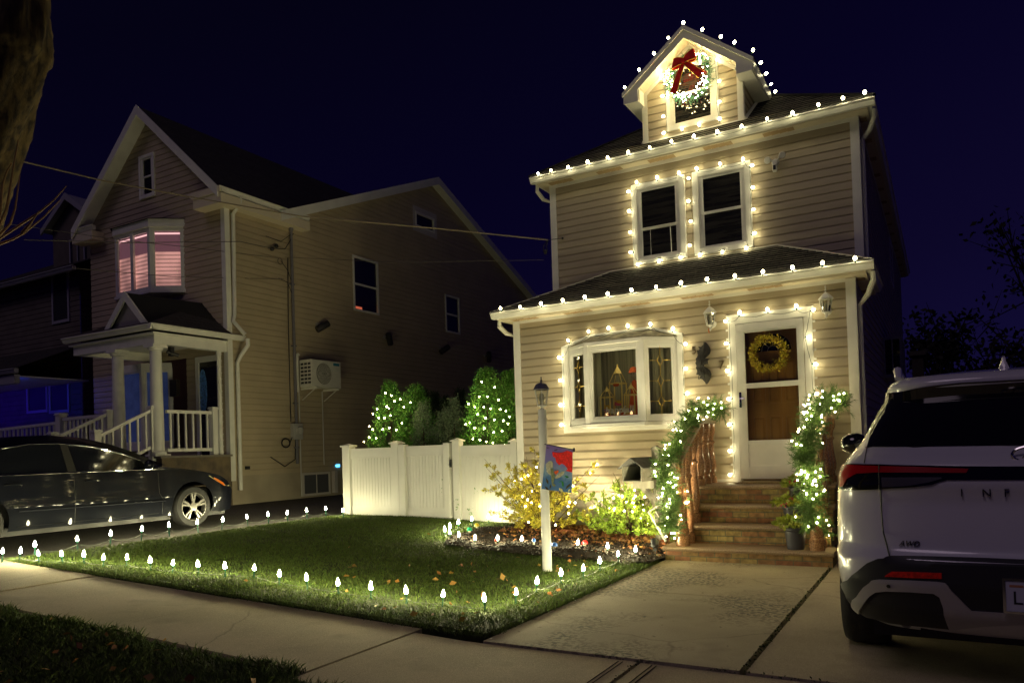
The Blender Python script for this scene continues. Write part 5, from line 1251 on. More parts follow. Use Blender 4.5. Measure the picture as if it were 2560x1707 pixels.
m = MB(); m.box((cx+.115, cy+.18, z0+.10), (cx+.215, cy+.28, z0+.42)); P = [(cx+.10, cy+.17, z0+.42), (cx+.23, cy+.17, z0+.42), (cx+.215, cy+.17, z0+.44), (cx+.165, cy+.17, z0+.47), (cx+.115, cy+.17, z0+.44)]; m.prism(P, (0, .12, 0)); m.build('post_top', M_grey, t)
m = MB(); m.tube([(cx+.20, cy+.22, .05), (cx+.18, cy+.22, .45), (cx+.165, cy+.22, .9), (cx+.165, cy+.22, 1.05)], [.085, .072, .06, .05], 8); m.tube([(cx-.05, cy+.05, z0-.02), (cx+.02, cy+.08, z0-.09), (cx+.12, cy+.18, z0-.26), (cx+.16, cy+.22, z0-.5)], [.05, .055, .05, .03], 6); m.box((cx-.09, cy-.02, z0-.10), (cx+.20, cy+.10, z0-.002)); m.build('post', M_grey, t)
# leaning white sticks
a, b, c = onY(*K_(1765, 722), 9.35), onY(*K_(1640, 798), 9.3), onY(*K_(1792, 1055), 9.2)
m = MB(); m.tube([a, b], .011, 4); m.tube([b, c], .016, 4); m.tube([onY(*K_(1700, 790), 9.3), onY(*K_(1762, 890), 9.26)], .006, 4)
tag(m.build('plant_stake', mat('bleached_stick', (.26, .25, .20), .8)), 'bent bleached wooden stake leaning beside the garland at the stoop', 'plant stake')
# ground spotlights (their lamps are on)
def ground_spot(px, Yv, label, tgt, pw):
    p = onY(px[0], px[1], Yv); z = zt(p.x, Yv)+.03; t = T('garden_spotlight', label, 'spotlight', (p.x, Yv, z), 'black spotlights in the bed'); d = (Vector(tgt)-Vector((p.x, Yv, z+.2))).normalized()
    m = MB(); m.tube([(p.x, Yv, z-.03), (p.x, Yv, z+.12)], .009, 5); m.box((p.x-.02, Yv-.02, z+.10), (p.x+.02, Yv+.02, z+.15)); m.build('spike', M_black, t)
    m = MB(); m.lathe([(.03, -.05), (.045, -.03), (.050, .06)], (p.x, Yv, z+.18), 12, d); m.f = m.f[:-1]; m.mi = m.mi[:-1]; m.uv = m.uv[:-1]; hd = m.build('lamp_head', M_black, t)
    m = MB(); m.lathe([(.038, 0), (.036, .004), (0, .005)], Vector((p.x, Yv, z+.18))+d*.03, 12, d); m.build('lens', mat('spot_lens', (1, .9, .7), .3, emis=(1, .86, .50), es=pw), hd)
ground_spot(K_(1155, 880), 9.95, 'black spotlight in the bed between the yellow and the green bush', (-4.6, 10.5, 3.2), 1800)
ground_spot(K_(1700, 1090), 8.72, 'black spotlight beside the bottom step of the stoop', (-3.9, 10.5, 2.6), 1300)
# mushrooms, brick, stones
def mushroom(px, Yv, col, label, s_=1.0, tilt=0):
    p = grd(*px); t = T('mushroom_ornament', label, 'garden ornament', (p.x, p.y, p.z), 'painted mushroom ornaments on the lawn edge'); m = MB(); z = zb(p.x, p.y)-.012 if bed_in(p.x, p.y) else p.z
    m.lathe([(.018, 0), (.014, .03), (.016, .05)], (p.x, p.y, z), 8); m.build('stem', mat('mushroom_stem', (.6, .52, .36), .6), t, smooth=True)
    m = MB(); m.lathe([(.040*s_, .045), (.043*s_, .055), (.035*s_, .078), (.018*s_, .092), (0, .096)], (p.x, p.y, z), 10); m.build('cap', mat('cap_%.2f%.2f' % (col[0], col[1]), col, .35), t, smooth=True)
mushroom(K_(1090, 1138), 0, (.60, .02, .02), 'red mushroom ornament by the bed, right of the lamp post', 1.05)
mushroom(K_(148, 975), 0, (.55, .42, .03), 'yellow mushroom ornament at the left tip of the bed', 1.0)
mushroom(K_(85, 1010), 0, (.01, .35, .16), 'green mushroom ornament at the left tip of the bed')
mushroom(K_(825, 1152), 0, (.04, .14, .5), 'blue mushroom ornament right beside the lamp post')
mushroom(K_(645, 1132), 0, (.03, .12, .45), 'tiny blue mushroom ornament left of the lamp post', .6)
mushroom(K_(318, 1108), 0, (.55, .05, .03), 'small red mushroom ornament among the stake lights of the bed', .6)
p = grd(*K_(945, 1020)); z = zb(p.x, p.y); m = MB(); m.box((p.x-.11, p.y-.05, z), (p.x+.11, p.y+.05, z+.055), rot=Matrix.Rotation(.45, 3, 'Z')@Matrix.Rotation(.12, 3, 'Y')); tag(m.build('loose_brick', mat('loose_brick_red', (.34, .13, .07), .9, var=.2), bevel=.006), 'single loose red brick lying on the mulch', 'brick')
for k, (px, r_) in enumerate(((K_(1728, 1215), .035), (K_(1575, 905), .05))):
    p = grd(*px); m = MB(); m.ball((p.x, p.y, zt(p.x, p.y)+.05), (r_*1.3, r_, r_*.7), 9, 6); tag(m.build('stone', mat('stone_pale', (.45, .38, .25), .9, var=.2), smooth='all'), ('small tan stone at the corner of path and bottom step', 'pale flat stone in the leaves under the green bush')[k], 'stone')
# flower pots
M_pot = mat('pot_black', (.035, .035, .05), .45)
def pot(cx, cy, z, r, h, label, seed, flowers=6, cm_=None, spread=1.0):
    random.seed(seed); np.random.seed(seed); t = T('flower_pot', label, 'flower pot', (cx, cy, z), 'potted plants on the steps')
    m = MB(); pr = [(r*.72, 0), (r*.75, .01), (r*.93, h*.82), (r*.99, h*.84), (r*1.04, h*.86), (r*1.06, h*.97), (r*1.02, h), (r*.95, h), (r*.93, h*.9), (0, h*.88)]; m.lathe(pr, (cx, cy, z), 20); m.build('pot', M_pot, t, smooth=True)
    m = MB(); m.lathe([(r*.92, h*.9), (0, h*.905)], (cx, cy, z), 12); m.build('soil', M_soil, t)
    pts, dd = [], []
    for _ in range(260):
        a = random.uniform(0, 6.28); q = r*1.5*random.random()**.6*spread; pts.append((cx+q*math.cos(a)-.02, cy+q*math.sin(a)-.01, z+h+.02+random.uniform(0, .11)*(1.2-q/(r*1.6*spread)))); dd.append((math.cos(a), math.sin(a), random.uniform(-.3, .6)))
    leaves('foliage', pts, .055, mat('geranium_leaf', (.25, .30, .03), .5, island=.4), t, aspect=.85, dirs=dd, jit=.6)
    m = MB()
    for _ in range(16): a = random.uniform(0, 6.28); m.tube([(cx, cy, z+h*.9), (cx+r*math.cos(a), cy+r*math.sin(a), z+h+.08)], .003, 4, False)
    m.build('stems', M_grn, t)
    if flowers:
        m = MB()
        for _ in range(flowers):
            a = random.uniform(0, 6.28); q = r*1.3; c3 = Vector((cx+q*math.cos(a), cy-abs(q*math.sin(a)), z+h+random.uniform(.0, .12)))
            for k in range(5): m.ball(c3+Vector(np.random.normal(size=3))*.012, .010, 5, 4)
        m.build('blossoms', cm_ or mat('blossom_pink', (.6, .03, .12), .6), t)
c = onY(*W_(1710, 945), 9.02); pot(c.x, 9.04, ZS[0], .125, .255, 'large black pot of yellow green foliage on the bottom step', 51, 0)
c = onY(*W_(1680, 620), 9.42); pot(c.x, 9.41, ZS[1], .115, .24, 'grey black pot with trailing geranium on the second step', 52, 4, spread=1.15)
c = onY(*W_(1700, 230), 9.66); pot(c.x+.03, 9.68, ZS[2], .10, .22, 'topmost black flower pot, high by the doormat', 53, 4, spread=1.1)
# ================================================================ TREE at the left edge, wires
t = T('street_tree', 'thick rough-barked leaning street tree trunk at the left edge with bare sprouts', 'tree', (-5.6, 2.45, zt(-5.6, 2.45)))
def trp(px, py, Yv=2.7): return onY(px, py, Yv)
edge = [(-90, 800), (-45, 650), (0, 500), (28, 430), (55, 330), (80, 240), (108, 150), (121, 110), (121, 40), (116, -40), (130, -200)]
m = MB(); ns = 40; path = []
for i in range(len(edge)-1):
    for k in range(6):
        u = k/6; path.append((lerp(edge[i][0], edge[i+1][0], u), lerp(edge[i][1], edge[i+1][1], u)))
pts3 = [trp(-60+0*0, 1500)]+[trp(p[0], p[1]) for p in path]
rad = .24; vs = []; nn = 36; rows = 0
zs_ = [zt(-5.6, 2.45)-.1]+[p.z for p in pts3[1:]]
for i, P in enumerate(pts3):
    if i == 0: q = Vector((pts3[1].x-.45, 2.7, zs_[0]))
    else: q = P
    rr_ = rad*(1.0 if i else 1.35); cx_ = q.x-rr_*1.3; cy_ = q.y-rr_*.35
    for k in range(nn):
        a = 2*math.pi*k/nn; rg_ = rr_*(1+.06*math.sin(k*5.1+i*.35)+.05*math.sin(k*2.3-i*.21)+random.uniform(-.02, .02)); vs.append((cx_+rg_*math.cos(a), cy_+rg_*math.sin(a), q.z))
n_r = len(pts3); m.add(vs, [[i*nn+k, i*nn+(k+1) % nn, (i+1)*nn+(k+1) % nn, (i+1)*nn+k] for i in range(n_r-1) for k in range(nn)])
barkm = mat('rough_bark', (.13, .09, .035), .95, col2=(.02, .013, .009), vscale=26, bump=1, bscale=22, stretch=(1, 1, .18)); m.build('trunk', barkm, t, smooth='all')
S6 = lambda x, y: (x*.4207, y*.4207)
tw = [[(-60, 1465), (0, 1450), (80, 1420), (150, 1380), (260, 1290), (355, 1190)], [(-60, 1440), (0, 1415), (100, 1350), (230, 1265), (320, 1190), (395, 1105)], [(-40, 1410), (0, 1395), (60, 1330), (90, 1240), (105, 1130), (118, 1040)], [(-40, 1370), (0, 1335), (40, 1240), (60, 1120), (85, 960), (110, 830)], [(-20, 1330), (0, 1265), (15, 1100), (40, 1020), (70, 970)], [(135, 1385), (180, 1330), (230, 1255)]]
for k, pl in enumerate(tw):
    m = MB(); Yv = 2.45-.06*k; P = [onY(*S6(*p), Yv) for p in pl]
    if k < 5: P = [Vector((-5.75, 2.4, P[0].z-.25))]+P
    m.tube(P, [.012-.009*i/(len(P)-1) for i in range(len(P))], 6); m.build('sprout', mat('sprout_bark', (.30, .17, .07), .7), t, smooth=True)
M_wire = mat('wire_grey', (.10, .09, .08), .6)
def wire(label, pts3, r, cat='overhead cable', mt=None, name='overhead_cable'):
    m = MB(); out2 = []
    for a, b in zip(pts3, pts3[1:]):
        for i in range(10): out2.append(a.lerp(b, i/10))
    out2.append(pts3[-1]); m.tube(out2, r, 5); return tag(m.build(name, mt or M_wire), label, cat, 'overhead cables')
def onr(px, py, Yv): return onY(px, py, Yv)
P = [onr(20, 398, 6.5), onr(64, 406, 6.9), onr(257, 452, 8.2), onr(462, 490, 9.3), onr(753, 541, 10.4), onr(1099, 572, 11.3), onr(1369, 600, 11.93)]
wire('twisted service cable crossing in front of both houses to the corner of the tan house', P, .013, mt=mat('bare_cable', (.30, .25, .15), .5))
t = T('cable_anchor', 'small black cable clamp and hanging coil at the left corner of the upper storey', 'cable clamp', (-5.9, 11.97, 5.1)); a = onY(*R_(605, 785), 11.95); b = onY(*R_(735, 770), Y2-.03)
m = MB(); m.tube([a, b], .006, 5); m.ball((b.x, b.y, b.z), .022, 6, 5); m.ball((a.x, a.y, a.z), .018, 6, 5); m.build('clamp', M_black, t)
m = MB(); c = onY(*R_(582, 880), 11.95); m.tube([a, c+Vector((-.03, 0, .1)), c+Vector((-.04, 0, 0)), c+Vector((0, 0, -.06)), c+Vector((.04, 0, 0)), c+Vector((.02, 0, .08)), a], .008, 5); m.ball((c.x, c.y, c.z-.02), (.035, .03, .05), 6, 5); m.build('coil', M_black, t)
XS = -12.74
def side(px, py, o=.02): return onX(px, py, XS+o)
wire('thin upper wire running to the left house conduit', [onr(60, 600, 7), onr(330, 607, 8.6), side(*C_f(0, 600), .3), side(*C_f(235, 650), .15)], .008)
wire('second thin wire running to the left house conduit', [onr(20, 560, 7), onr(300, 600, 8.6), onr(470, 618, 9.7), side(*C_f(285, 722), .1)], .006)
wire('lowest thin wire running to the left house wall', [onr(180, 670, 7.5), onr(430, 692, 9.4), side(*C_f(320, 875), .1)], .006)
wire('faint thin wire between the two houses', [side(*C_f(330, 715), .1), onr(1000, 656, 11), onr(1360, 650, 12)], .004)
# ================================================================ LEFT HOUSE
LH = T('beige_house', 'beige clapboard house across the driveway with steep front gable and white columned porch', 'house', (-15.1, 16, .5))
XW = -17.45; YL = 10.54; YE = 23.8; CX = -15.1; EVZ = 6.93
holes = [(14.42, 15.36, 5.06, 6.42), (18.45, 19.17, 5.0, 6.1), (17.12, 17.98, 7.86, 8.22)]
PK, PKZ, sg = 17.9, 9.28, (9.28-6.85)/5.75
w_ = MB()
siding(w_, (XS, 0, 0), (0, 1, 0), (1, 0, 0), 1.05, 6.60, YL, YE, holes, .127, .016)
siding(w_, (XS, 0, 0), (0, 1, 0), (1, 0, 0), 6.60, 9.2, lambda z: max(YL+1.3 if z < 6.9 else 0, PK-(PKZ-z)/sg), lambda z: min(YE, PK+(PKZ-z)/sg), holes, .127, .016)
def rc(pts, Y=YL): P = [onY(p[0], p[1], Y) for p in pts]; return min(p.x for p in P), max(p.x for p in P), min(p.z for p in P), max(p.z for p in P)
siding(w_, (0, YL, 0), XD, ND, 1.05, 9.05, lambda z: max(XW, CX-(9.2-z)/.93), lambda z: min(XS, CX+(9.2-z)/.93), [(-15.44, -15.0, 7.36, 8.2), (-16.3, -14.1, 5.1, 6.35), (-13.67, -12.98, 1.55, 3.55), (-16.1, -14.05, 1.6, 3.6)], .127, .016)
w_.poly([(XW, YL, .4), (XW, YE, .4), (XW, YE, 6.9), (XW, YL, 6.9)]); w_.build('wall', M_sideL, LH)
m = MB(); m.box((XW+.02, YL+.02, .2), (XS-.015, YE, 1.05)); m.build('foundation', mat('foundation_tan', (.42, .36, .26), .9, var=.1, vscale=2, bump=.2), LH)
r = MB(); AZ = 9.22; hw = 2.55; ez = AZ-hw*.90; y0 = 10.22
for s_ in (-1, 1):
    e0, e1, a0, a1 = (CX+s_*hw, y0, ez), (CX+s_*hw, YE+.3, ez), (CX, y0, AZ), (CX, YE+.3, AZ)
    if s_ > 0: e1 = (CX+hw, 12.15, ez); a1 = (CX, 17.6, AZ)
    roofpoly(r, [e0, e1, a1, a0], (0, 1, 0)); roofpoly(r, [(p[0], p[1], p[2]-.06) for p in (e0, e1, a1, a0)], (0, 1, 0))
# side gable roof: ridge at Y=PK running to -X
for s_ in (-1, 1):
    yo = PK+s_*(6.05); zo = PKZ+.10-6.05*sg
    roofpoly(r, [(XS+.28, yo, zo), (CX-.3, yo, zo), (CX-.3, PK, PKZ+.10), (XS+.28, PK, PKZ+.10)], XD)
r.build('roof', M_shinL, LH)
t1 = MB()
for s_ in (-1, 1):   # front rakes
    def Q(d, y, dz): return Vector((CX+s_*d, y, AZ-d*.90+dz))
    t1.prism([Q(0, y0-.02, .02), Q(hw+.02, y0-.02, .02), Q(hw+.02, y0-.02, -.20), Q(0, y0-.02, -.20)], (0, .03, 0))
    t1.prism([Q(0, y0+.01, -.10), Q(hw, y0+.01, -.10), Q(hw, y0+.01, -.13), Q(0, y0+.01, -.13)], (0, YL-y0-.02, 0))
    # side gable rakes with soffit
    def Z_(d, x, dz): return Vector((x, PK+s_*d, PKZ+.10-d*sg+dz))
    t1.prism([Z_(0, XS+.30, .02), Z_(6.08, XS+.30, .02), Z_(6.08, XS+.30, -.20), Z_(0, XS+.30, -.20)], (-.03, 0, 0))
    t1.prism([Z_(0, XS+.01, -.12), Z_(6.05, XS+.01, -.12), Z_(6.05, XS+.01, -.15), Z_(0, XS+.01, -.15)], (.26, 0, 0))
t1.build('rake_board', M_white, LH)
g = MB(); gutter_run(g, (XS+.28, 10.22, 6.93), (XS+.28, 12.72, 6.93), (1, 0, 0)); g.build('gutter', M_alum, LH); g = MB(); gutter_run(g, (-13.35, 10.22, 6.93), (XS+.28, 10.22, 6.93), (0, -1, 0)); g.build('gutter', M_alum, LH); g = MB(); gutter_run(g, (XW-.25, 10.22, 6.93), (-16.9, 10.22, 6.93), (0, -1, 0)); g.build('gutter', M_alum, LH)
g = MB(); g.box((XW-.25, 10.24, 6.60), (-16.9, YL-.01, 6.80)); g.build('soffit', M_sofft, LH); g = MB(); g.box((XS+.01, 10.24, 6.60), (XS+.27, 12.70, 6.80)); g.box((-13.33, 10.24, 6.60), (XS+.01, YL-.01, 6.80))
g.prism([(XS+.27, 10.21, 6.8), (XS+.27, 10.21, 6.93), (-13.5, 10.21, 6.93), (-13.33, 10.21, 6.8)], (0, .02, 0)); g.build('soffit', M_sofft, LH)
m = MB(); m.box((XS-.10, YL-.022, .95), (XS+.012, YL, 6.6)); m.box((XS, YL-.02, .95), (XS+.022, YL+.10, 6.6)); m.build('corner_post', M_white, LH)
dsp = MB(); dsp.tube([(XS+.24, 10.75, 6.83), (XS+.24, 10.75, 6.72), (XS+.07, 10.70, 6.50), (XS+.06, 10.68, 4.4), (XS+.09, 10.62, 4.25), (-12.52, 10.80, 3.98)], .04, 8); dsp.tube([(-12.50, 10.85, 3.90), (-12.50, 10.85, 3.76), (-12.62, 10.76, 3.55), (XS+.06, 10.72, 3.40), (XS+.06, 10.72, .75)], .042, 8)
dsp.build('downspout', M_alum, LH, smooth=True)
# windows on the side wall
def swin(y0, y1, z0, z1, dh=True, wide=.05, nm='side_window', frm=None):
    f = MB(); x = XS
    f.box((x-.03, y0, z0), (x+.035, y0+wide, z1)); f.box((x-.03, y1-wide, z0), (x+.035, y1, z1)); f.box((x-.03, y0+wide, z0), (x+.035, y1-wide, z0+wide)); f.box((x-.03, y0+wide, z1-wide), (x+.035, y1-wide, z1))
    if dh: f.box((x-.02, y0+wide, (z0+z1)/2-.03), (x+.02, y1-wide, (z0+z1)/2+.015)); 
    o = f.build(nm, frm or M_white, LH)
    g = MB(); g.poly([(x-.01, y0+wide, z0+wide), (x-.01, y1-wide, z0+wide), (x-.01, y1-wide, z1-wide), (x-.01, y0+wide, z1-wide)]); g.build('pane', M_glass, o)
    g = MB(); g.box((x-.5, y0-.4, z0-.6), (x-.48, y1+(1.6 if dh else .5), z1+(1.2 if dh else .1))); g.build('dark_interior', M_dark, o); return o
w1_ = swin(14.40, 15.38, 5.04, 6.44)
m = MB(); m.box((XS-.32, 14.62, 5.05), (XS-.30, 15.08, 5.25)); m.build('lit_lampshade', mat('red_lit_shade', (.5, .1, .05), .6, emis=(1, .20, .10), es=.30), w1_)
m = MB(); m.box((XS-.06, 14.46, 5.29), (XS-.05, 15.32, 6.38)); m.build('blind', mat('dark_blind', (.035, .03, .028), .8), w1_)
w2_ = swin(18.43, 19.19, 4.98, 6.11)
m = MB(); m.box((XS-.04, 18.47, 5.55), (XS-.03, 19.15, 6.07)); m.build('blind', mat('grey_blind', (.10, .11, .13), .8), w2_)
w3_ = swin(17.08, 18.0, 7.82, 8.25, False); m = MB(); m.box((XS+.001, 16.98, 7.68), (XS+.02, 17.08, 8.40)); m.box((XS+.001, 18.0, 7.68), (XS+.02, 18.12, 8.40)); m.box((XS+.001, 17.08, 7.68), (XS+.02, 18.0, 7.82)); m.box((XS+.001, 17.08, 8.25), (XS+.02, 18.0, 8.40)); m.build('casing', mat('pale_casing', (.6, .56, .52), .6), w3_)
# basement window
m = MB(); y0b, y1b, z0b, z1b = 12.55, 13.34, .55, .98
m.box((XS, y0b-.05, z0b-.05), (XS+.03, y1b+.05, z0b)); m.box((XS, y0b-.05, z1b), (XS+.03, y1b+.05, z1b+.05)); m.box((XS, y0b-.05, z0b), (XS+.03, y0b, z1b)); m.box((XS, y1b, z0b), (XS+.03, y1b+.05, z1b)); m.box((XS, (y0b+y1b)/2-.01, z0b), (XS+.025, (y0b+y1b)/2+.01, z1b)); m.box((XS, y1b+.12, z0b-.03), (XS+.10, y1b+.22, z1b+.06))
o = m.build('basement_window', MATS['pale_casing'], LH); g = MB(); g.box((XS+.001, y0b, z0b), (XS+.012, y1b, z1b)); g.build('pane', mat('frosted_pane', (.10, .10, .11), .35), o)
# front gable window
window(LH, -15.5, -14.95, 7.29, 8.27, YL-.012, .07, .035, .5, nm='window')
# upper bay window, lit behind a blind
bxs = (-16.35, -15.85, -14.62, -14.02); by = 10.12; bz0, bz1 = 5.02, 6.50
bf = MB(); pl = [(bxs[0], YL), (bxs[1], by), (bxs[2], by), (bxs[3], YL)]; inf = []
cM = onY(402, 620, by).x; cL = onY(346, 640, by).x
for (a, b) in zip(pl, pl[1:]): inf.append(face_frame(bf, a, b, bz0+.05, bz1-.05, .07))
bf.box(((bxs[1]+bxs[2])/2-.05, by-.01, bz0+.05), ((bxs[1]+bxs[2])/2+.05, by+.04, bz1-.05))
for z0_, z1_, o_ in ((bz0, bz0+.06, .03), (bz1-.06, bz1+.10, .04)): bf.prism([(bxs[0]-o_, YL, z1_), (bxs[1]-o_*.5, by-o_, z1_), (bxs[2]+o_*.5, by-o_, z1_), (bxs[3]+o_, YL, z1_)], (0, 0, z0_-z1_))
bo_ = bf.build('bay_window', M_white, LH)
g = MB(); g.add([(bxs[0]-.08, YL, bz1+.1), (bxs[1]-.05, by-.08, bz1+.1), (bxs[2]+.05, by-.08, bz1+.1), (bxs[3]+.08, YL, bz1+.1), (-14.75, YL, bz1+.27), (-15.65, YL, bz1+.27)], [[0, 1, 5], [1, 2, 4, 5], [2, 3, 4], [0, 3, 2, 1]]); g.build('bay_roof', M_shinL, bo_)
def pinkmat():
    m = bpy.data.materials.new('lit_blind'); m.use_nodes = True; n = m.node_tree; b = n.nodes['Principled BSDF']; b.inputs['Base Color'].default_value = (.5, .4, .36, 1)
    g_ = n.nodes.new('ShaderNodeNewGeometry'); s = n.nodes.new('ShaderNodeSeparateXYZ'); n.links.new(g_.outputs['Position'], s.inputs[0])
    mu = n.nodes.new('ShaderNodeMath'); mu.operation = 'MULTIPLY'; mu.inputs[1].default_value = 2*math.pi/.085; n.links.new(s.outputs[2], mu.inputs[0])
    si = n.nodes.new('ShaderNodeMath'); si.operation = 'SINE'; n.links.new(mu.outputs[0], si.inputs[0])
    mr = n.nodes.new('ShaderNodeMapRange'); mr.inputs[1].default_value = -1; mr.inputs[3].default_value = .085; mr.inputs[4].default_value = .20; n.links.new(si.outputs[0], mr.inputs[0])
    nz_ = n.nodes.new('ShaderNodeTexNoise'); nz_.inputs['Scale'].default_value = 1.6; n.links.new(g_.outputs['Position'], nz_.inputs['Vector']); m3 = n.nodes.new('ShaderNodeMapRange'); m3.inputs[1].default_value = .35; m3.inputs[2].default_value = .65; m3.inputs[3].default_value = .6; m3.inputs[4].default_value = 1.7; n.links.new(nz_.outputs[0], m3.inputs[0])
    m2 = n.nodes.new('ShaderNodeMath'); m2.operation = 'MULTIPLY'; n.links.new(mr.outputs[0], m2.inputs[0]); n.links.new(m3.outputs[0], m2.inputs[1])
    b.inputs['Emission Color'].default_value = (1, .46, .40, 1); n.links.new(m2.outputs[0], b.inputs['Emission Strength']); MATS['lit_blind'] = m; return m
M_pink = pinkmat(); M_pinkd = mat('lit_room_dim', (.2, .1, .1), .9, emis=(.9, .38, .50), es=.055); M_pinks = mat('lit_strip', (.5, .4, .4), .9, emis=(1, .55, .55), es=.55)
bl, dk, stp = MB(), MB(), MB()
for k, (a, u, n, L) in enumerate(inf):
    o_ = a+n*.07; zt2 = 6.02+.0*k
    def qd(mb, z0_, z1_, off=0): mb.poly([o_+n*off+u*.05+Vector((0, 0, z0_)), o_+n*off+u*(L-.05)+Vector((0, 0, z0_)), o_+n*off+u*(L-.05)+Vector((0, 0, z1_)), o_+n*off+u*.05+Vector((0, 0, z1_))])
    qd(bl, bz0+.1, 5.92); qd(dk, 5.92, bz1-.08, .02); qd(stp, 6.30, 6.335, .015)
bl.build('blind', M_pink, bo_); dk.build('lit_room', M_pinkd, bo_); stp.build('ceiling_light', M_pinks, bo_)
# fittings on the side wall
def updown(i, px, a, lab):
    p = side(px[0], px[1], .0); t = T('wall_spotlight', lab, 'wall light', (XS, p.y, p.z), 'dark cylinder lights on the side wall')
    m = MB(); m.lathe([(.06, 0), (.055, .03), (.02, .05)], (XS, p.y-.06, p.z+.05), 12, (1, 0, 0)); m.build('wall_plate', mat('plate_grey', (.4, .38, .34), .5), t)
    m = MB(); d = Vector((.35, math.sin(a), math.cos(a))).normalized(); c = Vector((XS+.13, p.y, p.z)); m.lathe([(.075, -.17), (.08, -.16), (.08, .15), (.075, .17), (.02, .17)], c, 14, d); m.tube([c, (XS+.02, p.y-.06, p.z+.05)], .02, 6); m.build('cylinder', mat('dark_cylinder', (.03, .028, .03), .45), t, smooth=True)
updown(0, C_f(578, 1228), 1.0, 'dark cylinder wall light nearest to the conduit')
updown(1, C_f(1070, 1320), -.75, 'second dark cylinder wall light, below and right of the red lit window')
updown(2, C_f(1478, 1395), .95, 'third dark cylinder wall light, below the small plain window')
updown(3, C_f(1805, 1450), -.6, 'farthest dark cylinder wall light, beside the tan house corner')
# AC unit
a, b = side(*D_f(800, 290), .5), side(*D_f(1018, 540), .5)
ay0, ay1, az0, az1 = a.y, b.y, 2.98, 3.60; axo = XS+.46; axi = XS+.10
t = T('air_conditioner', 'white air conditioner condenser unit on wall brackets beside the conduit', 'air conditioner', (XS, (ay0+ay1)/2, az0))
M_ac = mat('ac_white', (.70, .68, .60), .45, var=.05)
m = MB(); m.box((axi, ay0, az0), (axo, ay1, az1)); hsg = m.build('housing', M_ac, t, bevel=.012)
m = MB(); cy_, cz_ = lerp(ay0, ay1, .42), (az0+az1)/2
for k in range(9): rr_ = .035+k*.024; m.tube([(axo+.012, cy_+rr_*math.cos(2*math.pi*i/24), cz_+rr_*math.sin(2*math.pi*i/24)) for i in range(25)], .0028, 4, False)
for k in range(17): yy = cy_-.235+k*.029; hh = math.sqrt(max(0, .24**2-(yy-cy_)**2)); m.tube([(axo+.016, yy, cz_-hh), (axo+.016, yy, cz_+hh)], .003, 4)
m.build('fan_grille', M_ac, t)
m = MB(); m.lathe([(.245, 0), (.24, .004), (0, .004)], (axo, cy_, cz_), 24, (1, 0, 0)); m.build('fan_opening', mat('grille_dark', (.045, .042, .04), .7), t)
m = MB()
for i in range(3):
    for j in range(6): yf = ay0-.004; xx = axi+.04+i*.11; m.box((xx, yf, az0+.07+j*.085), (xx+.085, yf+.005, az0+.12+j*.085))
m.build('side_louvre', MATS['grille_dark'], t)
m = MB(); m.box((axo, ay1-.25, az1-.10), (axo+.003, ay1-.05, az1-.04)); m.build('badge', mat('ac_badge_blue', (.02, .20, .30), .5), t)
for yy in (ay0+.12, ay1-.14): m = MB(); m.box((XS, yy, az0-.05), (axo+.03, yy+.035, az0-.002)); m.tube([(XS+.02, yy+.017, az0-.28), (axo-.05, yy+.017, az0-.05)], .014, 4); m.build('bracket', M_ac, t)
m = MB(); m.tube([(XS+.05, ay0-.03, az0-.1), (XS+.05, ay0-.03, az1-.1), (XS+.05, ay0-.03, az1+.10), (XS+.06, ay0+.02, az1+.14)], .045, 8); m.build('pipe_cover', M_ac, t, smooth=True)
m = MB(); m.tube([(XS+.04, ay0+.02, az0-.05), (XS+.04, ay0+.02, .5)], .012, 5); m.tube([(XS+.04, ay1-.20, az0-.05), (XS+.04, ay1-.20, 1.2)], .012, 5); m.build('drain_pipe', mat('pipe_white', (.6, .6, .58), .4), t)
# conduit + meter
t = T('electric_meter', 'grey electric meter with tall conduit and looped cable on the side wall', 'electric meter', (XS, 12.25, 1.3)); M_cond = mat('conduit_grey', (.22, .21, .24), .5, metal=.2)
p0, p1, p2 = side(*C_f(395, 520), .07), side(*D_f(668, 735), .07), side(*D_f(655, 1015), .05); yc_ = (p0.y+p1.y)/2
m = MB(); m.tube([(XS+.07, yc_, 1.25), (XS+.07, yc_, 6.55)], .032, 8); m.lathe([(.04, 0), (.055, .05), (.04, .12), (0, .13)], (XS+.07, yc_, 6.52), 8); 
for z in (1.6, 2.6, 3.9, 5.3): m.box((XS, yc_-.05, z), (XS+.10, yc_+.05, z+.03))
m.build('conduit', M_cond, t, smooth=True)
m = MB(); m.box((XS, yc_-.13, 1.80), (XS+.12, yc_+.15, 2.16)); mo = m.build('meter_box', mat('meter_grey', (.45, .44, .42), .5), t, bevel=.01); m = MB(); m.lathe([(.085, 0), (.085, .05), (.075, .07), (0, .075)], (XS+.12, yc_+.02, 2.0), 16, (1, 0, 0)); m.build('dial', mat('meter_dial', (.55, .54, .5), .25), mo, smooth=True)
m = MB(); cc_ = Vector((XS+.06, yc_-.32, 1.72)); m.tube([cc_+Vector((0, .12*math.cos(a_*.5), .10*math.sin(a_*.5))) for a_ in range(14)], .014, 6); m.tube([cc_+Vector((0, .12, .0)), (XS+.06, yc_-.12, 1.86)], .010, 5); m.tube([(XS+.05, yc_-.02, 1.8), (XS+.05, yc_-.05, 1.35), (XS+.04, yc_-.35, 1.20), (XS+.04, yc_-.75, 1.42)], .012, 5)
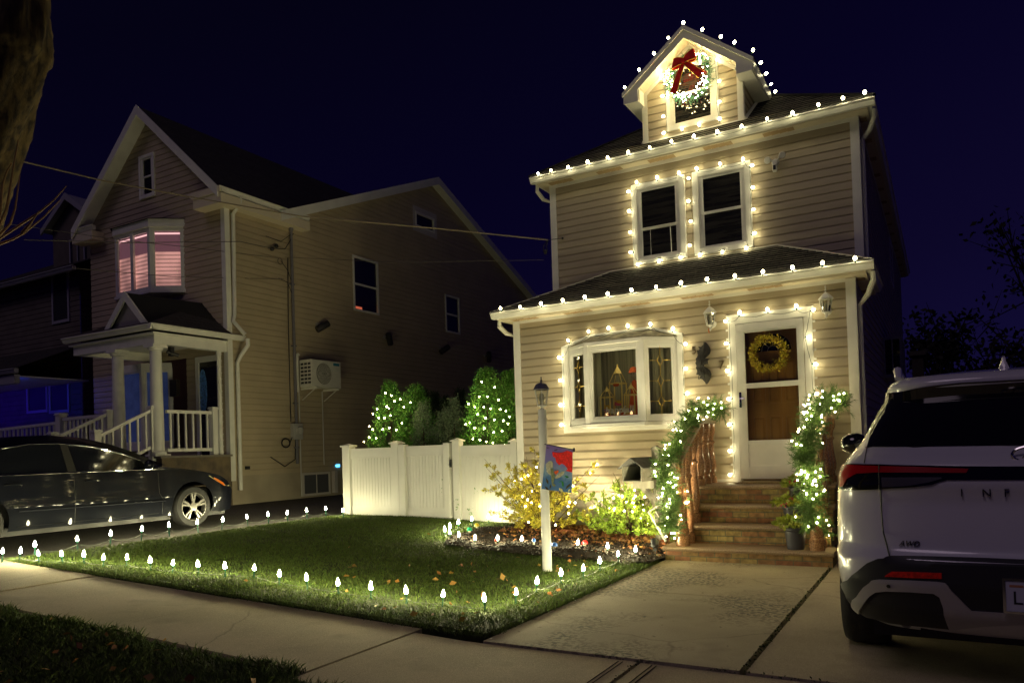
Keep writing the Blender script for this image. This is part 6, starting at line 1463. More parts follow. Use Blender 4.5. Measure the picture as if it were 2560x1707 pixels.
m.tube([(XS+.05, yc_-.10, 5.9), (XS+.04, yc_-.13, 4.5), (XS+.04, yc_-.14, 2.2)], .010, 5); m.tube([side(*C_f(295, 745), .05)+Vector((0, .07*math.cos(a_*.7), .07*math.sin(a_*.7))) for a_ in range(10)], .006, 5); m.tube([side(*C_f(300, 740), .05), side(*C_f(350, 810), .05), side(*C_f(383, 900), .06)], .007, 5); m.tube([side(*C_f(285, 870), .05), side(*C_f(350, 900), .05), side(*C_f(385, 990), .06)], .007, 5)
m.tube([side(*C_f(235, 650), .1), side(*C_f(330, 655), .1), side(*C_f(365, 600), .08), side(*C_f(392, 540), .07)], .010, 5); m.tube([side(*C_f(190, 560), .1), side(*C_f(300, 600), .1), side(*C_f(385, 540), .07)], .008, 5); m.ball(tuple(side(*C_f(268, 633), .1)), .05, 6, 5); m.ball(tuple(side(*C_f(236, 653), .1)), .05, 6, 5)
m.build('loose_cable', M_black, t)
p = side(*D_f(978, 1037), .0); m = MB(); m.box((XS, p.y-.06, p.z-.03), (XS+.03, p.y+.06, p.z+.03)); tag(m.build('night_light', mat('blue_glow', (.1, .3, .6), .4, emis=(.08, .45, 1), es=2.2)), 'small glowing blue light low on the side wall by the fence', 'light')
p = side(*D_f(330, 1050), .0); m = MB(); m.box((XS, p.y-.05, p.z-.04), (XS+.06, p.y+.05, p.z+.03)); tag(m.build('wall_vent', M_black), 'small black vent hood low on the beige wall near the front corner', 'vent')
# ---------------------------------------------------------------- porch
PF, PX0, PX1, PZ = 8.72, -15.55, -12.60, 3.86
PO = T('front_porch', 'white columned entry porch of the beige house with railing and small gable', 'porch', (-13.7, 9.5, .5))
m = MB(); m.box((PX0+.25, 8.95, .40), (-12.72, YL, 1.46)); m.build('base', mat('porch_stone', (.20, .15, .09), .9, col2=(.10, .08, .06), vscale=4, bump=.8, bscale=12), PO)
m = MB(); m.box((PX0+.22, 8.90, 1.461), (-12.68, YL-.001, 1.50)); m.build('floor', mat('porch_deck', (.20, .18, .15), .7), PO)
def beam(mb, o, z0, z1): mb.box((PX0+o, PF+o, z0), (PX1-o, PF+o+.16, z1)); mb.box((PX1-o-.16, PF+o+.16, z0), (PX1-o, YL, z1)); mb.box((PX0+o, PF+o+.16, z0), (PX0+o+.16, YL, z1))
m = MB(); beam(m, .16, 3.62, 3.80); m.box((PX0+.10, PF+.10, 3.80), (PX1-.10, YL, 3.83)); m.build('beam', M_white, PO)
m = MB(); gutter_run(m, (PX0, PF, 3.97), (PX1, PF, 3.97), (0, -1, 0)); gutter_run(m, (PX1, PF, 3.97), (PX1, YL+.35, 3.97), (1, 0, 0)); m.build('gutter', M_alum, PO)
r = MB(); tl, tr_ = (-14.6, YL, 4.72), (-13.65, YL, 4.70); fl_, fr2 = (PX0, PF, 3.97), (PX1, PF, 3.97)
roofpoly(r, [fl_, fr2, tr_, tl], XD); roofpoly(r, [fr2, (PX1, YL, 3.97), tr_], (0, 1, 0)); roofpoly(r, [fl_, tl, (PX0, YL, 3.97)], (0, 1, 0))
gx = -13.50; r.add([(gx, 8.80, 4.66), (gx-.62, 8.80, 4.02), (gx+.62, 8.80, 4.02), (gx, YL, 4.72), (gx-.62, YL, 4.12), (gx+.62, YL, 4.12)], [[0, 1, 4, 3], [2, 0, 3, 5]]); r.build('roof', M_shinL, PO)
m = MB()
for s_ in (-1, 1): m.prism([(gx, 8.78, 4.68), (gx+s_*.66, 8.78, 4.01), (gx+s_*.50, 8.78, 4.01), (gx, 8.78, 4.50)], (0, .04, 0))
m.build('gable_trim', M_white, PO); m = MB(); m.prism([(gx, 8.86, 4.55), (gx-.5, 8.86, 4.03), (gx+.5, 8.86, 4.03)], (0, .02, 0)); m.build('gable_panel', mat('gable_grey', (.30, .28, .27), .7), PO)
for x, y, r0_ in ((-12.93, 9.02, .118), (-14.12, 9.02, .118)):
    m = MB(); z0 = 1.50; m.box((x-.16, y-.16, z0), (x+.16, y+.16, z0+.04)); m.lathe([(.15, z0+.04), (.15, z0+.08), (r0_+.01, z0+.10), (r0_+.005, z0+.14), (r0_, z0+.6), (r0_-.014, 3.50), (r0_+.01, 3.51), (r0_+.01, 3.53), (r0_+.03, 3.56)], (x, y, 0), 24); m.box((x-.15, y-.15, 3.56), (x+.15, y+.15, 3.62)); m.build('column', M_white, PO, smooth=True)
m = MB(); m.lathe([(.05, 1.5), (.045, 2.4), (.04, 3.5), (.06, 3.56), (.05, 3.62)], (-12.80, 10.35, 0), 12); m.build('half_column', M_white, PO, smooth=True)
def newel(x, y, z0, z1, s=.06, parent=PO):
    m = MB(); m.box((x-s, y-s, z0), (x+s, y+s, z1)); m.box((x-s-.02, y-s-.02, z1), (x+s+.02, y+s+.02, z1+.02)); m.box((x-s-.008, y-s-.008, z1+.02), (x+s+.008, y+s+.008, z1+.045)); return m.build('newel_post', M_white, parent)
def railing(a, b, z0a, z0b, h, n, parent=PO):
    a, b = Vector((a[0], a[1], 0)), Vector((b[0], b[1], 0)); m = MB()
    def bar(o, t_, w_):
        d = (b-a).normalized(); s = Vector((-d.y, d.x, 0))*w_; P = [a-s+Vector((0, 0, z0a+o)), a+s+Vector((0, 0, z0a+o)), a+s+Vector((0, 0, z0a+o+t_)), a-s+Vector((0, 0, z0a+o+t_))]
        m.prism(P, (b-a)+Vector((0, 0, z0b-z0a)))
    bar(h-.06, .06, .035); bar(.08, .06, .028)
    for i in range(n):
        u = (i+.5)/n; p = a.lerp(b, u); z = lerp(z0a, z0b, u); m.box((p.x-.017, p.y-.017, z+.13), (p.x+.017, p.y+.017, z+h-.06))
    return m.build('railing', M_white, parent)
newel(-12.78, 10.17, 1.50, 2.42); railing((-12.84, 9.15), (-12.79, 10.11), 1.50, 1.50, .88, 6)
for XN, pa, pb in ((-12.95, B_(1192, 1140), B_(752, 1328)), (-14.20, B_(848, 1170), B_(415, 1345))):
    pa = onX(*pa, XN); pb = onX(*pb, XN); newel(XN, pa.y, 1.2, pa.z-.05); newel(XN, pb.y, .4, pb.z-.05)
    railing((XN, pa.y-.06), (XN, pb.y+.06), pa.z-.90, pb.z-.90, .82, 6)
newel(-16.1, 9.0, 1.0, 2.44, .08); railing((-14.28, 8.92), (-16.0, 9.0), 1.50, 1.50, .88, 11)
m = MB()
for i in range(5): m.box((-14.12, 7.75+i*.24, .45), (-13.04, 8.0+i*.24, .66+i*.2))
m.build('porch_steps', mat('porch_step', (.16, .14, .12), .8), PO)
# camera under the porch beam
m = MB(); m.box((-12.88, 9.25, 3.42), (-12.80, 9.33, 3.60)); m.tube([(-12.84, 9.2, 3.5), (-12.80, 9.42, 3.44)], .035, 8); tag(m.build('porch_camera', M_black), 'small dark camera under the porch beam of the beige house', 'camera')
# front door and tri-window behind the porch
x0, x1, z0, z1 = rc([B_(1420, 760), B_(1660, 720)]); x0, x1 = -13.72, -12.94
m = MB(); m.box((x0, YL-.05, 1.50), (x0+.10, YL+.02, 3.58)); m.box((x1-.08, YL-.05, 1.50), (x1, YL+.02, 3.58)); m.box((x0+.10, YL-.05, 3.46), (x1-.08, YL+.02, 3.58)); dr = m.build('door_frame', M_white, LH)
m = MB(); m.box((x0+.10, YL-.02, 1.50), (x1-.08, YL+.0, 3.46)); m.build('storm_glass', M_glassD, dr)
m = MB(); cxo = onY(*B_(1590, 1030), YL-.03); m.lathe([(.001, 0), (1, 0), (1, .008), (.001, .008)], (0, 0, 0), 28, (0, -1, 0)); m.v = [(cxo.x+v[0]*.125, YL-.022+v[1]*.8, cxo.z+v[2]*.47) for v in m.v]; m.build('oval_glass', mat('oval_blue_lit_glass', (.12, .30, .75), .35, var=.5, vscale=30), dr)  # blue LED light reflected in the oval is put into its base colour
bx0, bx1 = onY(*B_(800, 900), YL-.35).x, onY(*B_(1235, 900), YL-.35).x
m = MB(); zb0_, zb1_ = 1.75, 3.45; xs_ = [bx0, lerp(bx0, bx1, .30), lerp(bx0, bx1, .72), bx1]; pl = [(xs_[0], YL), (xs_[1], YL-.35), (xs_[2], YL-.35), (xs_[3], YL)]; inf2 = [face_frame(m, a, b, zb0_, zb1_, .07) for a, b in zip(pl, pl[1:])]
m.prism([(p[0], p[1], zb1_+.1) for p in pl], (0, 0, -.1)); m.prism([(p[0], p[1], zb0_) for p in pl], (0, 0, -.1)); tb = m.build('ground_floor_bay', M_white, LH)
m = MB()
for a, u, n, L in inf2: o_ = a+n*.05; m.poly([o_+u*.06+Vector((0, 0, zb0_+.06)), o_+u*(L-.06)+Vector((0, 0, zb0_+.06)), o_+u*(L-.06)+Vector((0, 0, zb1_-.06)), o_+u*.06+Vector((0, 0, zb1_-.06))])
m.build('blue_blind', mat('blue_lit_blind', (.10, .14, .30), .8, emis=(.07, .12, .40), es=.045, var=.3, vscale=4), tb)
m = MB(); p = onY(*B_(1375, 1010), YL-.05); m.box((p.x-.13, YL-.10, p.z-.16), (p.x+.10, YL-.01, p.z+.20)); tag(m.build('wall_mailbox', mat('dark_box', (.03, .022, .018), .5)), 'small dark letter box on the wall beside the porch door', 'letter box')
# ---------------------------------------------------------------- far left house with blue porch light
FH = T('dark_house', 'dark house at the far left with a blue lit porch and a small dormer', 'house', (-21.8, 14, .6)); M_dh = mat('dark_siding', (.12, .10, .085), .7, var=.15, vscale=3)
M_dt = mat('dull_trim', (.34, .33, .40), .6)
m = MB(); siding(m, (0, 10.7, 0), XD, ND, .6, 6.2, -25.5, -18.2, [], .127, .014); siding(m, (-18.2, 0, 0), (0, 1, 0), (1, 0, 0), .6, 6.2, 10.7, 22, [], .127, .014); m.build('wall', M_dh, FH)
r = MB(); roofpoly(r, [(-25.9, 10.3, 6.15), (-17.85, 10.3, 6.15), (-17.85, 16, 9.0), (-25.9, 16, 9.0)], XD); roofpoly(r, [(-25.9, 22.3, 6.15), (-17.85, 22.3, 6.15), (-17.85, 16, 9.0), (-25.9, 16, 9.0)], XD); r.prism([(-18.2, 10.7, 6.2), (-18.2, 22, 6.2), (-18.2, 16, 8.8)], (-.05, 0, 0))
roofpoly(r, [(-25.9, 8.9, 3.55), (-17.75, 8.9, 3.55), (-17.75, 10.7, 4.35), (-25.9, 10.7, 4.35)], XD); r.build('roof', M_shinL, FH)
m = MB(); gutter_run(m, (-25.9, 10.3, 6.15), (-17.85, 10.3, 6.15), (0, -1, 0)); gutter_run(m, (-25.9, 8.9, 3.57), (-17.75, 8.9, 3.57), (0, -1, 0)); m.box((-25.7, 9.0, 3.25), (-17.9, 9.12, 3.45)); m.build('gutter', M_dt, FH)
m = MB(); m.box((-25.7, 9.12, 3.40), (-17.9, 10.69, 3.43)); m.build('porch_ceiling', mat('porch_ceiling_white', (.6, .6, .65), .6), FH)
m = MB(); dx0, dx1 = onY(130, 500, 11.6).x, onY(232, 500, 11.6).x
m.prism([(dx0, 11.6, 6.2), (dx1, 11.6, 6.2), (dx1, 11.6, 7.9), ((dx0+dx1)/2, 11.6, 8.5), (dx0, 11.6, 7.9)], (0, 3.2, 0)); dmr = m.build('dormer', M_dh, FH)
m = MB(); 
for s_ in (-1, 1): c_ = (dx0+dx1)/2; h2 = (dx1-dx0)/2+.25; m.prism([(c_, 11.4, 8.62), (c_+s_*h2, 11.4, 7.82), (c_+s_*h2, 11.4, 7.68), (c_, 11.4, 8.44)], (0, .05, 0)); m.prism([(c_, 11.45, 8.60), (c_+s_*h2, 11.45, 7.80), (c_+s_*h2, 11.45, 7.76), (c_, 11.45, 8.56)], (0, 3.2, 0))
wx = onY(190, 545, 11.55).x; m.box((wx-.35, 11.55, 6.5), (wx-.30, 11.6, 7.4)); m.box((wx+.30, 11.55, 6.5), (wx+.35, 11.6, 7.4)); m.box((wx-.3, 11.55, 7.35), (wx+.3, 11.6, 7.4)); m.box((wx-.3, 11.55, 6.5), (wx+.3, 11.6, 6.55)); m.box((wx-.02, 11.56, 6.55), (wx+.02, 11.6, 7.35)); m.build('dormer_trim', M_dt, dmr)
def fwin(a, b, Y, nm):
    x0, x1, z0, z1 = rc([a, b], Y); f = MB(); f.box((x0, Y-.04, z0), (x0+.07, Y, z1)); f.box((x1-.07, Y-.04, z0), (x1, Y, z1)); f.box((x0+.07, Y-.04, z0), (x1-.07, Y, z0+.07)); f.box((x0+.07, Y-.04, z1-.07), (x1-.07, Y, z1)); o = f.build(nm, M_dt, FH); g = MB(); g.box((x0+.07, Y-.018, z0+.07), (x1-.07, Y-.008, z1-.07)); g.build('pane', mat('dull_pane', (.012, .012, .02), .6), o)
fwin(B_(215, 960), B_(385, 1190), 10.70, 'window'); fwin(B_(390, 940), B_(555, 1190), 10.70, 'window'); fwin(B_(410, 90), B_(555, 480), 10.70, 'window')
m = MB(); m.box((-25.7, 9.05, .5), (-17.9, 10.7, 1.25)); m.build('porch_floor', M_found, FH)
railing((-24.5, 9.1), (-16.2, 9.05), 1.30, 1.46, .86, 46, FH); newel(-19.9, 9.08, 1.2, 2.34, .08, FH)
m = MB(); m.tube([(-24.2, 9.145, 3.385), (-20.2, 9.145, 3.385)], .02, 6); tag(m.build('blue_light_strip', mat('blue_led', (.05, .02, .6), .4, emis=(.06, .008, 1), es=11)), 'blue light strip glowing under the porch roof of the dark far left house', 'string lights')
m = MB(); m.tube([(-19.3, 9.145, 3.385), (-18.1, 9.145, 3.385)], .02, 6); tag(m.build('blue_light_strip', mat('blue_led_right', (.05, .1, .6), .4, emis=(.04, .10, 1), es=9)), 'short blue light strip at the right end of the dark porch', 'string lights')
# ================================================================ SEDAN in the neighbouring driveway
M_car = mat('dark_blue_paint', (.005, .006, .011), .4, metal=0, coat=.3, spec=.05); M_tint = mat('car_glass', (.008, .009, .010), .04, spec=.7); M_rub = mat('tyre_rubber', (.018, .017, .017), .75, bump=.3, bscale=60); M_rim = mat('alloy_rim', (.36, .35, .33), .32, metal=.85); M_chr = mat('car_chrome', (.75, .75, .72), .12, metal=1); M_blk = mat('car_black_trim', (.012, .012, .013), .45)
def ip(x, pts): return float(np.interp(x, [p[0] for p in pts], [p[1] for p in pts]))
SC = T('dark_sedan', 'dark blue sedan parked in the driveway below the beige house, bulbs reflected in its side', 'car', (-11.2, 6.4, .34))
cxm, GZ = -11.2, .35
def cw_(y): return .90-.30*max(0, (y-8.0)/.78)**2.2-.12*max(0, (4.8-y)/.8)**2
HD = [(3.9, 1.22), (4.6, 1.30), (7.15, 1.30), (7.6, 1.285), (8.0, 1.235), (8.35, 1.16), (8.6, 1.05), (8.76, .90)]
def sidex(y, z):
    h = (z-.55)/.75; return cw_(y)-.045*(1-h)**2-.07*max(0, h-.45)**1.5*1.6-.005*math.cos(h*9)
AR = [(7.80, .69, .375), (4.72, .69, .375)]
def side_grid(s_):
    m = MB(); ys = list(np.arange(3.70, 8.80, .035)); nz_ = 22; idx = {}; vs = []; fs = []
    for i, y in enumerate(ys):
        zt_ = min(ip(y, HD)-.015, 1.295)
        zb2 = .57 if y < 8.3 else .57-.02
        for j in range(nz_+1):
            z = lerp(zb2, zt_, j/nz_); yy, zz = y, z
            for cy, cz, rr in AR:
                d = math.hypot(y-cy, z-cz)
                if d < rr and d > rr-.06: k = rr/d; yy, zz = cy+(y-cy)*k, cz+(z-cz)*k
            vs.append((cxm+s_*sidex(yy, zz), yy, zz))
    for i in range(len(ys)-1):
        for j in range(nz_):
            c = [(ys[a], lerp(.57, min(ip(ys[a], HD)-.015, 1.295), b/nz_)) for a, b in ((i, j), (i+1, j), (i+1, j+1), (i, j+1))]
            if any(math.hypot(p[0]-cy, p[1]-cz) < rr-.06 for p in c for cy, cz, rr in AR) or all(math.hypot(p[0]-cy, p[1]-cz) < rr for cy, cz, rr in AR[:1] for p in c) or all(math.hypot(p[0]-AR[1][0], p[1]-AR[1][1]) < AR[1][2] for p in c): continue
            q = [i*(nz_+1)+j, (i+1)*(nz_+1)+j, (i+1)*(nz_+1)+j+1, i*(nz_+1)+j+1]; fs.append(q if s_ > 0 else q[::-1])
    m.add(vs, fs); return m
body = side_grid(1); b2 = side_grid(-1); body.add(b2.v, b2.f)
ys = list(np.arange(7.05, 8.79, .06)); n = 9; vs = []
for y in ys:
    for k in range(n): u = -1+2*k/(n-1); zt_ = ip(y, HD); vs.append((cxm+u*sidex(y, min(zt_-.015, 1.295)), y, zt_-.015+.05*(1-abs(u)**3)))
body.add(vs, [[i*n+k, i*n+k+1, (i+1)*n+k+1, (i+1)*n+k] for i in range(len(ys)-1) for k in range(n-1)])
vs = []; ys2 = list(np.arange(3.70, 4.75, .1))
for y in ys2:
    for k in range(n): u = -1+2*k/(n-1); vs.append((cxm+u*sidex(y, ip(y, HD)-.02), y, ip(y, HD)-.015+.03*(1-abs(u)**3)))
body.add(vs, [[i*n+k, i*n+k+1, (i+1)*n+k+1, (i+1)*n+k] for i in range(len(ys2)-1) for k in range(n-1)])
# nose and tail faces
for y, f_ in ((8.775, 1), (3.705, -1)):
    vs = []; zs2 = [.55, .7, .85, ip(y, HD)-.015+.05]
    for z in zs2:
        for k in range(n): u = -1+2*k/(n-1); vs.append((cxm+u*sidex(y, min(z, ip(y, HD)-.02)), y+f_*.10*(1-u*u), z if z < .86 else z-.05*abs(u)**3))
    fs = [[j*n+k, (j+1)*n+k, (j+1)*n+k+1, j*n+k+1] for j in range(3) for k in range(n-1)]; body.add(vs, fs if f_ > 0 else [q[::-1] for q in fs])
bd = body.build('body', M_car, SC, smooth='all')
CH_ = [(4.55, 1.30), (4.75, 1.45), (5.07, 1.63), (5.43, 1.685), (5.8, 1.69), (6.24, 1.645), (6.66, 1.536), (7.04, 1.395), (7.28, 1.30)]
RF = [(4.2, 1.26), (4.6, 1.48), (5.0, 1.68), (5.4, 1.77), (5.8, 1.785), (6.23, 1.755), (6.58, 1.675), (6.95, 1.545), (7.35, 1.36), (7.5, 1.30)]
def ex(y): return sidex(y, 1.29)
def chx(y): return ex(y)-.01-.30*(ip(y, CH_)-1.29)
ys = list(np.arange(4.58, 7.27, .06))
for s_ in (-1, 1):
    vs = []; g = MB()
    for y in ys: vs += [(cxm+s_*(ex(y)-.01), y, 1.285), (cxm+s_*chx(y), y, ip(y, CH_))]
    fs = [[2*i, 2*i+2, 2*i+3, 2*i+1] for i in range(len(ys)-1)]; g.add(vs, fs if s_ > 0 else [q[::-1] for q in fs]); g.build('side_glass', M_tint, SC, smooth='all')
rf = MB(); ys = list(np.arange(4.3, 7.46, .05)); n = 11; vs = []
for y in ys:
    for k in range(n):
        u = -1+2*k/(n-1); yc2 = min(max(y, 4.58), 7.26); zt_ = ip(y, RF); zc = ip(yc2, CH_) if 4.58 < y < 7.26 else zt_-.02
        e_ = abs(u); x_ = chx(yc2)+(.0 if e_ == 1 else 0)
        z = lerp(zt_+.03, zc, max(0, (e_-.72)/.28)**1.6); vs.append((cxm+u*x_, y, z))
roof_f = [[i*n+k, i*n+k+1, (i+1)*n+k+1, (i+1)*n+k] for i in range(len(ys)-1) for k in range(n-1)]
rp_ = MB(); gp_ = MB(); rp_.v = vs; gp_.v = vs
for f in roof_f:
    yy = ys[f[0]//n]; k = f[0] % n; gl = (yy > 6.38 or yy < 5.0) and 0 < k < n-2; tgt = gp_ if gl else rp_
    tgt.f.append(f); tgt.mi.append(0); tgt.uv.append(None)
rp_.build('roof', M_car, SC, smooth='all'); gp_.build('windscreen', M_tint, SC, smooth='all')
for s_ in (-1, 1):
    m = MB(); m.tube([(cxm+s_*(chx(y)+.006), y, ip(y, CH_)) for y in np.arange(4.6, 7.26, .08)], .008, 5); m.tube([(cxm+s_*(ex(y)+.004), y, 1.288) for y in (4.5, 5.2, 6.0, 6.8, 7.3)], .009, 5); m.build('chrome_strip', M_chr, SC)
for s_ in (-1, 1):
    for (ya, yb2) in ((5.86, 5.98), (7.02, 7.08)):
        m = MB(); P = [(cxm+s_*(ex(ya)-.004), ya, 1.285), (cxm+s_*(ex(yb2)-.004), yb2, 1.285), (cxm+s_*(chx(yb2-.06)+.007), yb2-.06, ip(yb2-.06, CH_)), (cxm+s_*(chx(ya-.04)+.007), ya-.04, ip(ya-.04, CH_))]; m.poly(P if s_ > 0 else P[::-1]); m.build('pillar', M_blk, SC)
m = MB()
for s_ in (-1, 1):
    X3 = lambda y, z: (cxm+s_*(sidex(y, z)+.001), y, z)
    m.tube([X3(5.93, z) for z in np.arange(.6, 1.29, .08)], .004, 4); m.tube([X3(7.20+(.06 if z < .9 else 0), z) for z in np.arange(.6, 1.29, .08)], .004, 4); m.tube([X3(y, .62) for y in np.arange(5.2, 7.4, .2)], .004, 4)
m.build('door_seam', M_blk, bd)
for s_ in (-1, 1): m = MB(); m.tube([(cxm+s_*(sidex(y, .82)+.006), y, .822-.006*(y-5)) for y in np.arange(5.2, 7.40, .1)], .013, 5); m.build('side_moulding', mat('moulding_dark', (.02, .022, .03), .25), bd)
for yh in (6.18, 5.15):
    m = MB(); m.tube([(cxm+sidex(yh, 1.16)+.002, yh-.10, 1.165), (cxm+sidex(yh, 1.16)+.035, yh-.06, 1.17), (cxm+sidex(yh, 1.16)+.035, yh+.06, 1.168), (cxm+sidex(yh, 1.16)+.002, yh+.10, 1.16)], .012, 6); m.build('door_handle', M_car, bd, smooth=True)
def car_wheel(parent, X, Y, Z, R_w, wdt, s_, nm='wheel', spokes=5):
    m = MB(); rr = R_w*.68
    m.lathe([(rr, -wdt/2), (R_w*.93, -wdt/2), (R_w*.985, -wdt/2+.03), (R_w, -wdt*.28), (R_w, wdt*.28), (R_w*.985, wdt/2-.03), (R_w*.93, wdt/2), (rr, wdt/2)], (X, Y, Z), 40, (s_, 0, 0)); m.f = m.f[:-2]; m.mi = m.mi[:-2]; m.uv = m.uv[:-2]
    ty = m.build('tyre', M_rub, parent, smooth=True)
    m = MB(); m.lathe([(rr*1.0, wdt/2+.004), (rr*.96, wdt/2+.006), (rr*.93, wdt/2-.012), (rr*.92, -wdt/2+.02), (rr, -wdt/2)], (X, Y, Z), 40, (s_, 0, 0)); m.f = m.f[:-2]; m.mi = m.mi[:-2]; m.uv = m.uv[:-2]
    o = wdt/2-.01
    for k in range(spokes):
        for dd_ in (-.16, .16):
            a = 2*math.pi*k/spokes+.3; a1 = a+dd_; a0 = a+dd_*.55
            P = lambda r_, an, w2, h2: Vector((X+s_*(o+h2), Y+r_*math.cos(an)-w2*math.sin(an), Z+r_*math.sin(an)+w2*math.cos(an)))
            q = [P(.045, a0, -.013, .0), P(.045, a0, .013, .0), P(rr*.95, a1, .015, .008), P(rr*.95, a1, -.015, .008)]; m.prism(q, (-s_*.03, 0, 0))
    m.lathe([(.065, o-.03), (.065, o+.005), (.03, o+.012), (0, o+.012)], (X, Y, Z), 16, (s_, 0, 0)); m.build('rim', M_rim, ty, smooth=True)
    m = MB(); m.lathe([(rr*.90, o-.07), (0, o-.07)], (X, Y, Z), 24, (s_, 0, 0)); m.build('brake_disc', mat('brake_dark', (.02, .02, .02), .6), ty)
for y in (7.80, 4.72):
    for s_ in (-1, 1): car_wheel(SC, cxm+s_*.78, y, .675, .325, .21, s_)
m = MB(); m.box((cxm-.74, 4.3, .50), (cxm+.74, 8.5, .62)); m.box((cxm-.62, 4.2, .6), (cxm+.62, 8.5, .95)); m.build('underbody', M_blk, SC)
for s_ in (-1, 1):
    m = MB(); P = []
    for (y, z0, z1) in ((8.10, 1.14, 1.17), (8.28, 1.04, 1.135), (8.45, .97, 1.085), (8.64, .95, 1.01)): P.append((cxm+s_*(sidex(y, z0)+.006), y, z0)); P.append((cxm+s_*(sidex(y, z1)-.012), y, z1+.012))
    fs = [[2*i, 2*i+2, 2*i+3, 2*i+1] for i in range(3)]; m.add(P, fs if s_ > 0 else [q[::-1] for q in fs]); hl = m.build('headlight', mat('headlight_lens', (.62, .56, .30), .12, coat=1), SC)
    m = MB(); P = []
    for (y, z0, z1) in ((8.20, 1.085, 1.12), (8.30, 1.03, 1.08), (8.45, .965, 1.01)): P.append((cxm+s_*(sidex(y, z0)+.012), y, z0)); P.append((cxm+s_*(sidex(y, z1)+.006), y, z1))
    fs = [[2*i, 2*i+2, 2*i+3, 2*i+1] for i in range(2)]; m.add(P, fs if s_ > 0 else [q[::-1] for q in fs]); m.build('indicator', mat('amber_lens', (.75, .20, .02), .25), hl)
    m = MB(); m.ball((cxm+s_*(.98), 6.98, 1.36), (.09, .06, .075), 10, 7); m.tube([(cxm+s_*.88, 7.0, 1.31), (cxm+s_*.95, 6.99, 1.33)], .02, 5); m.build('mirror', M_car, SC, smooth='all')
m = MB()
for y, xo in ((5.75, -.3), (5.75, .3)): m.ball((cxm+xo, y, 1.42), (.12, .05, .12), 8, 6); m.box((cxm+xo-.22, y-.06, .9), (cxm+xo+.22, y+.06, 1.32))
m.build('seat', mat('seat_tan', (.12, .10, .06), .8), SC)
# ================================================================ WHITE SUV
XC = .40
SU = T('white_suv', 'white SUV with black rear light bar parked in the right driveway', 'car', (XC, 7.1, 0))
YR_ = [(.30, 4.84), (.36, 4.74), (.45, 4.66), (.6, 4.61), (.735, 4.61), (.76, 4.69), (.9, 4.70), (1.05, 4.72), (1.14, 4.70), (1.25, 4.73), (1.34, 4.86), (1.5, 5.00), (1.66, 5.16), (1.69, 5.10), (1.74, 5.11), (1.77, 5.2)]
HW_ = [(.30, .84), (.36, .90), (.45, .955), (.6, .985), (.8, .995), (1.05, .99), (1.2, .965), (1.30, .91), (1.36, .86), (1.5, .79), (1.66, .70), (1.70, .71), (1.74, .68), (1.77, .63)]
CD_ = [(.3, .45), (.7, .50), (1.2, .50), (1.36, .45), (1.77, .35)]
EXN = .60
def surf(u, z):
    w0 = ip(z, HW_); yr = ip(z, YR_); c = ip(z, CD_); s_ = -1 if u >= 0 else 1; a = abs(u)
    if a <= 1: th = a*math.pi/2; x = w0*math.sin(th)**EXN if a > 0 else 0; y = yr+c*(1-max(0, math.cos(th))**EXN)
    else:
        t_ = a-1; y = yr+c+t_*(9.35-yr-c); x = w0*(1-.28*max(0, (t_-.72)/.28)**2.2)
    return Vector((XC+s_*x, y, z))
def nrm_s(u, z):
    e_ = .004; a = surf(u+e_, z)-surf(u-e_, z); b = surf(u, z+e_)-surf(u, z-e_); n_ = b.cross(a); n_.normalize()
    c = surf(u, z); 
    if n_.dot(c-Vector((XC, 7.0, z))) < 0: n_ = -n_
    return n_
def p2uz(px, py, u=.5, z=.9):
    best = None
    for uu in np.linspace(0, 1.0, 21):
        for zz in np.linspace(.32, 1.75, 24):
            q = proj(surf(uu, zz)); d = (q[0]-px)**2+(q[1]-py)**2
            if best is None or d < best[0]: best = (d, uu, zz)
    _, u, z = best
    for _ in range(14):
        q = proj(surf(u, z)); qu = proj(surf(u+.002, z)); qz = proj(surf(u, z+.002))
        a, b, c, d = (qu[0]-q[0])/.002, (qz[0]-q[0])/.002, (qu[1]-q[1])/.002, (qz[1]-q[1])/.002; dt = a*d-b*c
        if abs(dt) < 1e-6: break
        ex_, ey = px-q[0], py-q[1]; u = min(1.15, max(0, u+max(-.1, min(.1, (d*ex_-b*ey)/dt)))); z = min(1.76, max(.31, z+max(-.05, min(.05, (-c*ex_+a*ey)/dt))))
    return u, z
M_suv = mat('white_paint', (.72, .71, .76), .22, coat=1, spec=.5); M_gb = mat('gloss_black', (.008, .008, .009), .07, coat=1)
zl = sorted(set([.30, .36, .42, .5, .58, .66, .735, .76, .8, .9, 1.0, 1.05, 1.1, 1.14, 1.2, 1.25, 1.3, 1.34, 1.38, 1.44, 1.5, 1.56, 1.62, 1.66, 1.69, 1.72, 1.74, 1.77]))
ul = list(np.linspace(-1, 1, 57)); side_u = list(np.linspace(1, 2, 110))[1:]; ul = [-u for u in side_u[::-1]]+ul+side_u
WA = [(5.78, .37, .445), (8.72, .37, .445)]
sv = MB(); vs = []; keep = []
zl2 = []
for a, b in zip(zl, zl[1:]):
    k = max(1, int((b-a)/.035)); zl2 += [lerp(a, b, i/k) for i in range(k)]
zl2.append(zl[-1])
for u in ul:
    for z in zl2:
        p = surf(u, z)
        if abs(u) > .9:
            for cy, cz, rr in WA:
                d = math.hypot(p.y-cy, p.z-cz)
                if d < rr and d > rr-.06: k = rr/d; p = Vector((p.x, cy+(p.y-cy)*k, cz+(p.z-cz)*k))
        vs.append(p)
nzz = len(zl2); fs = []
